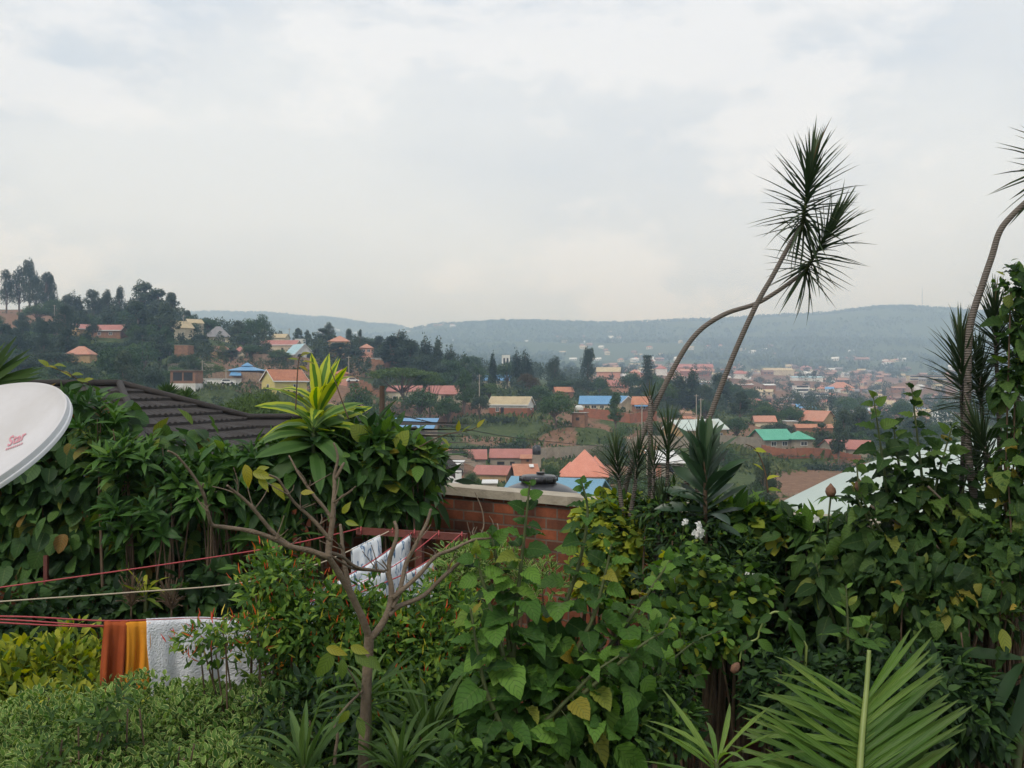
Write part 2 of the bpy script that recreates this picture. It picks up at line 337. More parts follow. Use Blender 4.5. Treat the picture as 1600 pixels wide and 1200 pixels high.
M['petal']=leafmat('white_petal',[(0,(.7,.7,.66)),(1,(.8,.8,.78))],.3,.6,.2)
M['bud']=surf('brown_bud',(.12,.06,.04),(.22,.11,.06),30,.8,.4)
# trees further off; leaf colours lightened to stand in for haze
def farleaf(name, a, b, c): return leafmat(name,[(0,a),(.5,b),(1,c)],.2,.6,.2,hue=.35)
M['t_round']=farleaf('tree_leaf_round',(.028,.058,.024),(.052,.10,.036),(.095,.155,.055))
M['t_feath']=farleaf('tree_leaf_feathery',(.032,.052,.032),(.055,.082,.047),(.09,.12,.065))
M['t_dark']=farleaf('tree_leaf_conifer',(.026,.046,.032),(.045,.072,.045),(.075,.105,.06))
M['t_acacia']=farleaf('tree_leaf_acacia',(.042,.075,.016),(.07,.118,.026),(.105,.16,.04))
M['t_olive']=farleaf('tree_leaf_olive',(.05,.075,.03),(.08,.11,.042),(.12,.15,.06))
M['t_rust']=farleaf('tree_leaf_rusty',(.07,.045,.02),(.09,.065,.028),(.08,.09,.032))
# ---------------------------------------------------------------- houses
HB=[]
ANCH=[]      # (x, y, z, radius) the ground passes through these
def roof_mesh(mb, kind, L, D, ze, zr, over, t=.12):
    l=L/2+over; w=D/2+over; s=(zr-ze)/(D/2) if D else 0
    zo=ze-over*s
    if kind=='gable':
        pr=[(-w,zo),(0,zr),(w,zo),(w,zo+t),(0,zr+t*1.1),(-w,zo+t)]
        vs=[(x,y,z) for x in (-l,l) for y,z in pr]
        mb.raw(vs,[(0,1,7,6),(1,2,8,7),(3,4,10,9),(4,5,11,10),(2,3,9,8),(5,0,6,11),(0,5,4,1),(1,4,3,2),(6,7,10,11),(7,8,9,10)])
    elif kind=='hip':
        rl=max(l-w,0.0); zo=ze-.1
        b=[(-l,-w,zo),(l,-w,zo),(l,w,zo),(-l,w,zo)]; u=[(x,y,zo+t) for x,y,z in b]
        mb.poly(b[::-1]); 
        for i in range(4): mb.poly([b[i],b[(i+1)%4],u[(i+1)%4],u[i]])
        if rl>0:
            a=(-rl,0,zr);c=(rl,0,zr)
            mb.poly([u[0],u[1],c,a]);mb.poly([u[2],u[3],a,c]);mb.poly([u[1],u[2],c]);mb.poly([u[3],u[0],a])
        else:
            a=(0,0,zr)
            for i in range(4): mb.poly([u[i],u[(i+1)%4],a])
    elif kind=='mono':      # low edge at the front, high at the back
        z0=ze; z1=zr
        vs=[(x,y,z) for x in (-l,l) for y,z in ((-w,z0),(w,z1),(w,z1+t),(-w,z0+t))]
        mb.raw(vs,[(0,1,5,4),(2,3,7,6),(1,2,6,5),(3,0,4,7),(0,3,2,1),(4,5,6,7)])
    elif kind=='flat':
        mb.box(-l,l,-w,w,ze,ze+t)
def H(label, x0,x1,yr,ye,yb,d, kind='gable', rot=0, L=None, D=None, wall='cream', roof='redroof', over=.45, win=(), door=(), fascia=None, plinth=None, cat='house', name='house', foot=3.0, anchor=True, extra=None, group=None):
    W=(x1-x0)*d/F; r=R(rot)
    if L is None: L=max(W/max(math.cos(r),.3)-2*over,1.5) if D is None else max((W-abs(math.sin(r))*D)/max(math.cos(r),.3)-2*over,1.5)
    if D is None: D=.62*L
    zb=CZ+(600-yb)*d/F; ze=(yb-ye)*d/F; zr=(yb-yr)*d/F
    if d>100: HB.append((x0,x1,yr,yb-(yb-yr)*.25,d))
    root=empty(name,((( x0+x1)/2-800)/F*d,d,zb),r,label,cat,group)
    if anchor: ANCH.append((root.location.x,root.location.y-D*.3,zb-.1,max(L,D)*.6))
    mb=MB(); l=L/2; w=D/2
    top=ze
    mb.box(-l,l,-w,w,-foot,top)
    if kind=='gable':
        for x,sg in ((-l,1),(l,-1)):
            q=[(x,-w,ze),(x,0,zr-.02),(x,w,ze)]; q2=[(x+.15*sg,a,b) for _,a,b in q]
            mb.raw(q+q2,[(0,1,2),(5,4,3),(0,3,4,1),(1,4,5,2)])
    elif kind=='mono':
        for x,sg in ((-l,1),(l,-1)):
            q=[(x,-w,ze),(x,w,zr),(x,w,ze)]; q2=[(x+.15*sg,a,b) for _,a,b in q]
            mb.raw(q+q2,[(0,1,2),(5,4,3),(0,3,4,1),(1,4,5,2)])
        mb.raw([(-l,w,ze),(l,w,ze),(l,w,zr),(-l,w,zr)],[(0,1,2,3)])
    mb.build('wall',M[wall],root)
    if plinth:
        p=MB(); p.box(-l-.04,l+.04,-w-.04,w+.04,-foot,ze*plinth[1]); p.build('lower_wall',M[plinth[0]],root)
    rf=MB(); roof_mesh(rf,kind,L,D,ze,zr,over); ro=rf.build('roof',M[roof],root)
    if fascia:
        fb=MB(); s=(zr-ze)/(D/2); zo=ze-over*s; lo=L/2+over; wo=D/2+over
        if kind=='gable':
            for y in (-wo-.03,wo): fb.box(-lo,lo,y,y+.03,zo-.14,zo+.16)
            for x in (-lo-.03,lo):
                for sg in (-1,1):
                    fb.raw([(x,sg*wo,zo-.14),(x+.03,sg*wo,zo-.14),(x+.03,sg*wo,zo+.16),(x,sg*wo,zo+.16),(x,0,zr-.14),(x+.03,0,zr-.14),(x+.03,0,zr+.17),(x,0,zr+.17)],[(0,1,5,4),(3,7,6,2),(0,4,7,3),(1,2,6,5)])
        else:
            zo=ze-.1 if kind=='hip' else ze
            for y in (-wo-.03,wo): fb.box(-lo,lo,y,y+.03,zo-.1,zo+.14)
            for x in (-lo-.03,lo): fb.box(x,x+.03,-wo,wo,zo-.1,zo+.14)
        fb.build('fascia',M[fascia],ro)
    def opening(nm,face,u,z0,ww,hh,mat,frame=True):
        if face=='f': o=(u*l,-w); ax=(1,0); nn=(0,-1)
        elif face=='r': o=(l,u*w); ax=(0,1); nn=(1,0)
        else: o=(-l,u*w); ax=(0,-1); nn=(-1,0)
        def bx(mb,a0,a1,z0,z1,p0,p1):
            pts=[]
            for z in (z0,z1):
                for a,p in ((a0,p0),(a1,p0),(a1,p1),(a0,p1)):
                    pts.append((o[0]+ax[0]*a+nn[0]*p,o[1]+ax[1]*a+nn[1]*p,z))
            mb.raw(pts,[(0,3,2,1),(4,5,6,7),(0,1,5,4),(1,2,6,5),(2,3,7,6),(3,0,4,7)])
        pm=.05 if plinth and z0<ze*plinth[1] else 0
        a=MB(); bx(a,-ww/2,ww/2,z0,z0+hh,-.02,.03+pm); wo_=a.build(nm,M[mat],root)
        if frame:
            b=MB(); t=.09
            for q in ((-ww/2-t,-ww/2,z0-t,z0+hh+t),(ww/2,ww/2+t,z0-t,z0+hh+t),(-ww/2,ww/2,z0+hh,z0+hh+t),(-ww/2,ww/2,z0-t,z0),(-.04,.04,z0,z0+hh)):
                bx(b,*q,-.02,.06+pm)
            b.build('frame',M['trim'],wo_)
    for q in win: opening('window',*q[:5],q[5] if len(q)>5 else 'glass',frame=(q[6] if len(q)>6 else True))
    for q in door: opening('door',*q[:5],q[5] if len(q)>5 else 'dark',frame=False)
    if extra: extra(root,L,D,ze,zr)
    return root

def porch(root,L,D,ze,zr):
    mb=MB()
    for u in (.15,.48):
        mb=MB(); mb.box(u*L-.15,u*L+.15,-D/2-1.8,-D/2-1.5,-1,ze-.3); mb.build('porch_post',M['cream'],root)
    r=MB(); r.raw([(-.02*L,-D/2-2.2,ze-.45),(L/2+.4,-D/2-2.2,ze-.45),(L/2+.4,-D/2,ze-.02),(-.02*L,-D/2,ze-.02),(-.02*L,-D/2-2.2,ze-.3),(L/2+.4,-D/2-2.2,ze-.3),(L/2+.4,-D/2,ze+.1),(-.02*L,-D/2,ze+.1)],[(0,3,2,1),(4,5,6,7),(0,1,5,4),(1,2,6,5),(3,0,4,7)])
    r.build('porch_roof',M['redroof'],root)
# --- the middle slope, straight ahead
H('long low house with beige sheet roof, white gable and red brick lower wall',762,836,620,631,647,300,rot=-18,D=6.5,wall='white',roof='beigeroof',plinth=('redwall',.62),fascia='trim',win=[('f',-.55,.9,.9,1.2,'dark',True),('r',.1,1.4,.8,.7)],door=[('f',-.3,0,1.0,2.1)])
H('cream house with red sheet roof and open porch below the flat-topped tree',664,724,603,614,628,335,rot=-12,D=8,wall='cream',roof='redroof',win=[('r',-.35,1.2,.9,1.0,'dark',True),('r',.25,1.2,.9,1.0,'dark',True),('f',-.5,.9,1.2,1.1)],extra=porch,door=[('f',.3,0,3.0,2.0)])
H('pale house with pinkish red roof half hidden behind the flat-topped tree',604,664,603,611,628,345,rot=-8,D=8,wall='cream',roof='redroof',win=[('f',-.5,.9,1.3,1.1),('f',.2,.9,1.3,1.1)])
H('cream house with bright blue sheet roof behind the red brick wall',903,958,619,630,641,330,rot=-10,D=7,wall='cream',roof='blueroof',win=[('f',-.5,.8,1.6,.9),('f',-.05,.8,1.6,.9),('f',.5,.8,1.2,.9)])
H('cream outbuilding with blue roof edge and white gable beside the brown shed',966,985,619,628,640,328,rot=-62,D=5,L=4,wall='cream',roof='blueroof',fascia='trim')
H('brown shed with rusty roof and small blue awning by the red brick wall',984,1022,620,631,643,325,rot=-14,D=7,wall='mudbrick',roof='rustroof',win=[('f',-.3,1.0,1.4,.9),('f',.35,1.0,1.2,.9)],extra=lambda r,L,D,ze,zr:(lambda a:(a.raw([(-L*.35,-D/2-1.4,ze-.75),(L*.42,-D/2-1.4,ze-.75),(L*.42,-D/2-.01,ze-.3),(-L*.35,-D/2-.01,ze-.3),(-L*.35,-D/2-1.4,ze-.67),(L*.42,-D/2-1.4,ze-.67),(L*.42,-D/2-.01,ze-.22),(-L*.35,-D/2-.01,ze-.22)],[(0,3,2,1),(4,5,6,7),(0,1,5,4),(1,2,6,5),(3,0,4,7)]),a.build('awning',M['blueroof'],r)))(MB()))
H('small flat-roofed mud-brick hut below the mango tree',891,921,641,645,664,265,kind='flat',D=4.5,wall='mudbrick',roof='concrete',over=.35,win=[('f',-.1,1.3,.9,.8,'dark',False)],rot=-15,cat='hut',name='brick_hut')
H('brown-gabled house with pale grey sheet roof across the valley',1032,1140,656,669,690,248,rot=32,D=7,L=15,wall='tan',roof='paleroof',fascia='trim',win=[('f',-.1,1.2,1.6,.9,'dark',False),('f',.3,1.2,1.6,.9),('f',.72,1.2,1.3,.9),('l',0,1.3,2.4,.9,'dark',False)])
H('grey-brown house with vivid green sheet roof',1172,1237,671,684,701,258,rot=14,D=8,wall='greywall',roof='greenroof',over=.7,win=[('f',-.35,1.0,1.3,1.0),('f',.45,1.0,1.3,1.0)])
H('lower wing with vivid green hipped roof, right of the green-roofed house',1226,1268,673,685,702,256,kind='hip',rot=8,D=6,wall='greywall',roof='greenroof',over=.6,win=[('f',.1,1.2,1.6,.9,'dark',True)])
def smallhip(root,L,D,ze,zr):
    r=MB(); roof_mesh(r,'hip',3.4,3.4,ze+.3,lerp(ze,zr,.48),.3); o=r.build('side_roof',M['salmonroof'],root); o.location=(-L*.36,1.6,0)
    r=MB(); roof_mesh(r,'hip',4.6,5.0,ze+.3,lerp(ze,zr,.74),.3); o=r.build('side_roof',M['salmonroof'],root); o.location=(L*.25,1.2,0)
H('house with large salmon orange pyramid roof in the valley',872,955,702,741,764,188,kind='hip',D=8.6,wall='white',roof='salmonroof',over=.7,rot=-6,win=[('f',-.62,1.9,.45,.4,'dark',False),('f',-.3,1.9,.45,.4,'dark',False)],extra=smallhip)
H('long house with red sheet roof and open doorway, left of its twin',676,762,703,715,737,215,rot=3,D=6,wall='greywall',roof='redroof',over=.35,win=[('f',.62,1.1,.9,.9),('f',-.25,1.1,.8,.9),('f',-.75,1.1,.8,.9)],door=[('f',.18,0.4,.85,1.9)])
H('long house with red sheet roof and barred windows, right of its twin',764,836,702,713,733,218,rot=-3,D=6,wall='greywall',roof='redroof',over=.35,win=[('f',-.5,1.2,1.6,.7,'dark',False),('f',.05,1.2,1.0,.7,'dark',False)])
H('red brick lean-to joined to the right end of the red-roofed row',812,838,712,716,729,210,kind='mono',rot=-3,D=4,wall='mudbrick',roof='rustroof',over=.25,win=[('f',0,1.2,.5,.5,'dark',False)],cat='shed',name='shed')
H('grey shed with white sheet roof between the black-edged gable and the red roof',697,726,721,725,742,190,kind='mono',D=4,rot=-8,wall='greywall',roof='whiteroof',over=.2,cat='shed',name='shed')
H('low house with long red roof stepping down behind the round bush',738,805,728,739,752,182,rot=-16,D=5,wall='tan',roof='redroof',over=.3)
H('low house with rusty red roof and one white roof sheet',800,845,728,744,754,180,kind='mono',D=6.5,rot=4,wall='greywall',roof='rustroof',over=.3,extra=lambda r,L,D,ze,zr:(lambda a:(a.box(.15*L,.35*L,D*.12,D*.35,0,.03,M=Matrix.Translation((0,0,ze+.20+(zr-ze)*.62))@Matrix.Rotation(math.atan2(zr-ze,D),4,'X')),a.build('roof_sheet',M['whiteroof'],r)))(MB()))
H('small hut with flat white roof beside the round bush by the wall',753,778,752,754,772,150,kind='mono',D=3.2,wall='greywall',roof='whiteroof',over=.15,cat='hut',name='hut')
H('house with broad pale blue sheet roof just beyond the garden wall',786,956,749,784,840,64,rot=-20,D=6.4,L=5.8,wall='greywall',roof='paleblue',over=.3,foot=8,anchor=False)
H('house with flat bright blue roof behind the dark leafy shrub',610,684,655,669,683,205,kind='mono',D=7,wall='greywall',roof='blueroof',over=.3,rot=-4,win=[('f',-.1,.7,1.2,.8,'dark',False),('f',.5,.7,1.2,.8,'dark',False)])
H('white sheet roofed workshop with an orange wall end, behind the spiky plants',1010,1066,706,722,742,185,kind='mono',rot=8,D=7,wall='greywall',roof='whiteroof',over=.4,win=[('f',.2,.8,1.6,1.0,'dark',False)],door=[('f',-.85,0,1.0,2.2,'orangeroof')])
# --- left slope
def pagoda(root,L,D,ze,zr):
    r=MB(); roof_mesh(r,'hip',L*.28,D*.28,zr-.15,zr+1.0,.4); r.build('upper_roof',M['blueroof'],root)
    p=MB()
    p.box(-L*.1,L*.1,-D*.1,D*.1,zr-1,zr-.1); p.build('lantern_wall',M['wood'],root)
    a=MB(); a.raw([(-L*.46,-D/2-2.6,ze-1.8),(-L*.02,-D/2-2.6,ze-1.8),(-L*.1,-D/2,ze-.3),(-L*.46,-D/2,ze-.3),(-L*.46,-D/2-2.6,ze-1.7),(-L*.02,-D/2-2.6,ze-1.7),(-L*.1,-D/2,ze-.2),(-L*.46,-D/2,ze-.2)],[(0,3,2,1),(4,5,6,7),(0,1,5,4),(1,2,6,5),(2,3,7,6),(3,0,4,7)])
    a.build('awning',M['blueroof'],root)
H('open pavilion with two-tiered bright blue hipped roof',361,412,571,579,594,330,kind='hip',D=8.5,wall='wood',roof='blueroof',over=1.0,extra=pagoda,cat='pavilion',name='pavilion')
H('low white flat-roofed building below the blue pavilion',322,374,589,592,601,300,kind='flat',D=6,wall='white',roof='whiteroof',over=.2,win=[('f',.6,.3,1.5,.9,'dark',False)])
H('unfinished brown block with two dark openings on a white base',270,314,577,579,609,285,kind='flat',D=7,wall='mudbrick',roof='concrete',over=.5,plinth=('white',.33),win=[('f',-.42,2.6,2.6,2.4,'dark',False),('f',.42,2.6,2.6,2.4,'dark',False)],cat='building',name='building')
H('yellow-gabled house with brown tiled roof behind the striped plant',418,470,578,594,612,258,rot=38,D=8,L=9,wall='yellowwall',roof='brownroof',fascia='trim',over=.5,win=[('f',.3,.9,1.2,1.0),('l',.0,.9,1.2,1.0)])
H('small gatehouse with brown pyramid roof above the dirt yard',522,546,577,584,599,330,kind='hip',D=4.2,wall='pinkwall',roof='brownroof',over=.5,door=[('f',-.3,0,1.4,2.4)],cat='gatehouse',name='gatehouse')
def arches(root,L,D,ze,zr):
    for u in (-.25,.25):
        mb=MB(); pts=[]; x0=u*D; w=1.1; h=2.0
        pts=[(L/2+.03,x0-w,.2),(L/2+.03,x0+w,.2)]+[(L/2+.03,x0+w*math.cos(a),h+w*math.sin(a)) for a in np.linspace(0,math.pi,9)]
        q=[(x-.05,y,z) for x,y,z in pts]; n=len(pts)
        mb.raw(pts+q,[tuple(range(n))]+[(i,(i+1)%n,(i+1)%n+n,i+n) for i in range(n)])
        mb.build('arched_opening',M['dark'],root)
H('white house with arched gable front and faded blue roof',446,489,538,553,565,410,rot=-55,D=8,L=11,wall='white',roof='cyanroof',fascia='trim',over=.5,extra=arches)
H('long house with low red roof behind the white arched house',404,470,532,539,551,440,rot=-6,D=8,wall='cream',roof='redroof',over=.4,fascia='trim',win=[('f',-.6,.9,1.3,1.1),('f',.7,.9,1.3,1.1)],door=[('f',.3,0,1,2)])
H('two-storey house with orange roof among dark trees on the ridge',514,548,525,534,553,440,kind='hip',D=8,wall='tan',roof='orangeroof',over=.5,win=[('f',-.5,3.6,1.3,1.2),('f',.5,3.6,1.3,1.2)])
H('pink two-storey house with orange roof at the edge of the trees',562,584,537,544,561,430,kind='hip',D=7,wall='pinkwall',roof='orangeroof',over=.4,win=[('f',-.3,3.0,1.2,1.1),('f',.5,3.0,1.2,1.1)])
H('long white flat building with dark doorways above the flat-topped tree',573,612,557,560,569,400,kind='flat',D=6,wall='white',roof='whiteroof',over=.3,win=[('f',-.7,.3,1.5,1.3,'dark',False)],plinth=('redwall',.45))
H('tan gabled house with red roof edge on the left slope',326,356,541,549,562,425,rot=62,D=7,L=8,wall='tan',roof='redroof',fascia='trim',over=.5,win=[('l',.0,1.2,1.2,1.0)])
H('small house with orange-red hipped roof beside the tan gabled house',367,384,541,549,560,420,kind='hip',D=4,wall='cream',roof='redroof',over=.4)
H('house with large grey hipped roof high on the left slope',318,364,510,527,537,465,kind='hip',D=9,rot=12,wall='cream',roof='greyroof',over=.7,win=[('f',.5,.8,1.3,1.0)])
H('long house with red roof and white fascia on the left slope',147,198,508,516,527,400,rot=-4,D=7,wall='mudbrick',roof='redroof',fascia='trim',over=.5,win=[('f',-.5,.8,1.2,1.0),('f',.3,.8,1.2,1.0)])
H('brown gabled house with red roof at the end of the white-edged row',113,142,507,514,526,398,rot=60,D=7,L=7,wall='tan',roof='redroof',fascia='trim',over=.4)
H('house with orange hipped roof deep among the left slope trees',107,148,541,554,566,330,kind='hip',D=6,wall='tan',roof='orangeroof',over=.4)
H('pale cream gabled house behind the tall dark tree on the left slope',262,300,502,512,526,430,rot=50,D=7,L=9,wall='cream',roof='beigeroof',over=.5,win=[('l',0,1.0,1.1,1.0)])
H('cream walled house with tan roof on the crest near the grey roof',292,314,499,505,518,470,rot=40,D=6,L=7,wall='cream',roof='beigeroof',over=.4)
H('tan stepped block standing under the tall dark tree',277,299,538,540,558,370,kind='flat',D=7,wall='mudbrick',roof='concrete',over=.1,cat='building',name='building')
H('wide cream house with grey roof on the hill crest left of centre',425,452,522,528,540,500,rot=-8,D=7,wall='cream',roof='beigeroof',over=.4)
H('small white block with a flat roof on the hill crest',462,476,528,530,542,480,kind='flat',D=5,wall='white',roof='whiteroof',over=.1)
# --- far side of the middle trees
H('pale house with bright blue roof, left of two behind the trees',690,712,586,594,602,440,rot=-20,D=7,wall='white',roof='blueroof',over=.4)
H('cream house with blue roof, right of two behind the trees',742,806,586,594,604,450,rot=-12,D=8,wall='cream',roof='blueroof',over=.4,win=[('f',-.6,.8,1.2,1.0),('f',-.1,.8,1.2,1.0),('f',.6,.8,1.2,1.0)])
H('brown house with red-orange sheet roof behind the mango tree',863,897,605,612,622,420,rot=10,D=6,wall='mudbrick',roof='rustroof',over=.4)
H('long house with deep red roof beside the dark conifer',942,986,594,603,613,520,rot=-8,D=9,wall='pinkwall',roof='redroof',over=.5)
H('tan warehouse with pale gabled roof at the edge of the town',930,972,574,581,592,780,rot=-8,D=16,wall='pinkwall',roof='beigeroof',over=.6,cat='warehouse',name='warehouse')
H('white three-storey block behind the columnar tree',784,797,553,555,575,800,kind='flat',D=8,wall='white',roof='concrete',over=.1,win=[('f',-.4,2.0,1.6,6.0,'dark',False),('f',.4,2.0,1.6,6.0,'dark',False)],cat='building',name='building')
H('low white house beside the green roof, under trees',1065,1082,651,654,664,300,kind='mono',D=5,wall='white',roof='rustroof',over=.2)
H('house with salmon roof, left of two above the green roof',1174,1213,650,658,668,320,rot=-6,D=8,wall='cream',roof='orangeroof',over=.4)
H('white flat-roofed shed right of the salmon roof',1225,1244,655,658,668,322,kind='flat',D=5,wall='greywall',roof='whiteroof',over=.2,cat='shed',name='shed')
H('house with steep bright orange gable beyond the green roof',1264,1292,642,656,668,340,rot=-50,D=8,L=9,wall='tan',roof='orangeroof',over=.5)
H('house with dull red roof over the red boundary wall',1284,1318,687,697,711,262,rot=10,D=7,wall='greywall',roof='redroof',over=.4,win=[('f',.2,.8,1.2,.9,'dark',False)])
H('second dull red roofed house at the right end of the boundary wall',1328,1352,688,700,712,262,rot=-28,D=6,L=6,wall='greywall',roof='redroof',over=.4)
H('low rust-roofed house between the orange gable and the red roofs',1240,1300,663,668,678,310,rot=-5,D=6,wall='mudbrick',roof='rustroof',over=.3)
# --- landmarks in the town
def storeys(n):
    def f(root,L,D,ze,zr):
        mb=MB(); h=ze/n
        for k in range(n): mb.box(-L/2+.8,L/2-.8,-D/2-.06,-D/2+.02,k*h+.35*h,k*h+.85*h)
        mb.build('window_band',M['dark'],root)
        s=MB()
        for k in range(1,n): s.box(-L/2-.3,L/2+.3,-D/2-.9,-D/2-.02,k*h-.15,k*h+.15)
        s.build('balcony_slab',M['trim'],root)
    return f
H('white multi-storey block with stacked balconies in the town',1240,1262,600,602,618,900,kind='flat',D=12,wall='white',roof='redroof',over=.3,extra=storeys(3),cat='building',name='building')
H('long white three-storey building with dark window bands in the town',1251,1292,612,614,628,880,kind='flat',D=12,wall='white',roof='concrete',over=.3,extra=storeys(3),cat='building',name='building')
H('white multi-storey building joined to the pink one in the town',1283,1306,618,620,633,860,kind='flat',D=10,wall='white',roof='concrete',over=.2,extra=storeys(3),cat='building',name='building')
H('peach multi-storey building in the town',1306,1328,621,623,634,862,kind='flat',D=10,wall='pinkwall',roof='orangeroof',over=.2,extra=storeys(3),cat='building',name='building')
H('large house with orange hipped roof standing high in the town',1293,1332,597,606,614,1000,kind='hip',D=16,wall='white',roof='orangeroof',over=.8)
H('long red-roofed hall in the far town behind the leaning trunk',1056,1114,569,574,584,1300,rot=-4,D=16,wall='pinkwall',roof='redroof',over=.6,cat='hall',name='hall')
H('long brick hall with orange roof in front of the red hall',1062,1110,577,580,588,1200,rot=-6,D=14,wall='redwall',roof='orangeroof',over=.5,cat='hall',name='hall')
H('white house with pink roof right of the tall conifer in the far town',1023,1042,571,576,586,1000,kind='hip',D=10,wall='white',roof='redroof',over=.5)
H('salmon roofed house left of the tall conifer in the far town',983,1000,577,582,590,900,kind='hip',D=9,wall='pinkwall',roof='orangeroof',over=.5)
H('white villa with red hipped roof in the far town',1143,1168,579,584,592,1000,kind='hip',D=10,wall='white',roof='redroof',over=.5)
H('wide pale warehouse on the far edge of the town',1190,1238,575,579,586,1500,rot=3,D=24,wall='cream',roof='beigeroof',over=.5,cat='warehouse',name='warehouse')
H('low hall with long white roof in the middle of the town',1139,1176,599,601,607,820,kind='mono',D=10,wall='mudbrick',roof='whiteroof',over=.4,cat='hall',name='hall')
H('second low hall with white roof right of the first in the town',1193,1211,600,602,608,830,kind='mono',D=9,wall='mudbrick',roof='whiteroof',over=.4,cat='hall',name='hall')
H('long cream terrace at the right end of the town',1418,1478,584,587,595,1100,kind='flat',D=10,wall='cream',roof='orangeroof',over=.3,extra=storeys(2),cat='building',name='building')
H('long pale blue-edged white hall in the town',1236,1284,588,590,595,1150,kind='mono',D=12,wall='white',roof='cyanroof',over=.4,cat='hall',name='hall')

# --- houses beyond the garden wall, near
def tile_roof():
    """hipped roof of the next house: wavy dark metal tiles in courses"""
    root=empty('neighbour_house',(0,0,0),0,'house with black tiled hipped roof just beyond the creeper','house')
    A=P(187,603,20); th=R(-17); pit=.405
    u=Vector((math.cos(th),math.sin(th),0)); v=Vector((-math.sin(th),math.cos(th),0))
    run=3.7; ridge=9.0
    def face(origin, out, along, a_fn, course=.37):
        """courses down the slope; a_fn(s) gives (lo,hi) along the eave direction at run s"""
        mb=MB(); n=int(run/(course*.93)); ds=run/n
        for k in range(n):
            s0=k*ds; s1=(k+1)*ds
            lo0,hi0=a_fn(s0); lo1,hi1=a_fn(s1)
            step=.085; m=max(int((hi1-lo1)/step),2)
            up=[];dn=[];lp=[]
            for i in range(m+1):
                t=i/m; a0=lerp(lo0,hi0,t); a1=lerp(lo1,hi1,t)
                hwv=.022*math.sin(a1/.19*2*math.pi)
                p0=origin+along*a0+out*s0+Vector((0,0,-s0*pit+.0))
                p1=origin+along*a1+out*s1+Vector((0,0,-s1*pit+.055+hwv))
                up.append(p0);dn.append(p1);lp.append(p1-Vector((0,0,.06)))
            b=len(mb.v)
            mb.v += [tuple(p) for p in up+dn+lp]
            for i in range(m):
                mb.f.append((b+i,b+m+1+i,b+m+2+i,b+i+1)); mb.m.append(0)
                mb.f.append((b+m+1+i,b+2*m+2+i,b+2*m+3+i,b+m+2+i)); mb.m.append(0)
        return mb
    mb=face(A,u,v,lambda s:(-s,s))
    mb2=face(A,-v,u,lambda s:(-ridge-s,s)); mb.raw(mb2.v,mb2.f)
    mb3=face(A,v,u,lambda s:(-ridge-s,s)); mb.raw(mb3.v,mb3.f)
    rf=mb.build('roof',M['blacktile'],root)
    c=MB()
    def cap(a,b):
        c.tube([a,b],.07,8)
    zz=Vector((0,0,-run*pit+.1)); up=Vector((0,0,.06))
    cap(A+up,A+u*run+v*run+zz); cap(A+up,A+u*run-v*run+zz); cap(A+up,A-u*ridge+up)
    # lower wing meeting the right slope
    c.build('ridge_cap',M['blacktile'],rf,smooth=True)
    B=P(378,655,21.2); w=MB()
    wd=Vector((1,.05,0)).normalized(); wv=Vector((-.05,1,0))
    for sg in (-1,1):
        for k in range(8):
            s0=k*.42;s1=s0+.42
            a0=B+wv*sg*s0+Vector((0,0,-s0*.4)); a1=B+wv*sg*s1+Vector((0,0,-s1*.4+.05))
            w.poly([a0-wd*2,a1-wd*2,a1+wd*5,a0+wd*2.2]); w.poly([a1-wd*2,a1-wd*2-Vector((0,0,.05)),a1+wd*2.2-Vector((0,0,.05)),a1+wd*2.2])
    w.tube([B-wd*2+up,B+wd*2.2+up],.06,8)
    w.build('wing_roof',M['blacktile'],root)
    wl=MB(); q=[A+u*(run-.5)+v*(run-.5),A+u*(run-.5)-v*(run-.5),A-u*(ridge+run-.5)-v*(run-.5),A-u*(ridge+run-.5)+v*(run-.5)]
    zt=A.z-run*pit; b=[Vector((p.x,p.y,-5)) for p in q]; t=[Vector((p.x,p.y,zt+.1)) for p in q]
    wl.raw(b+t,[(i,(i+1)%4,(i+1)%4+4,i+4) for i in range(4)]); wl.build('wall',M['greywall'],root)
    return root
tile_roof()
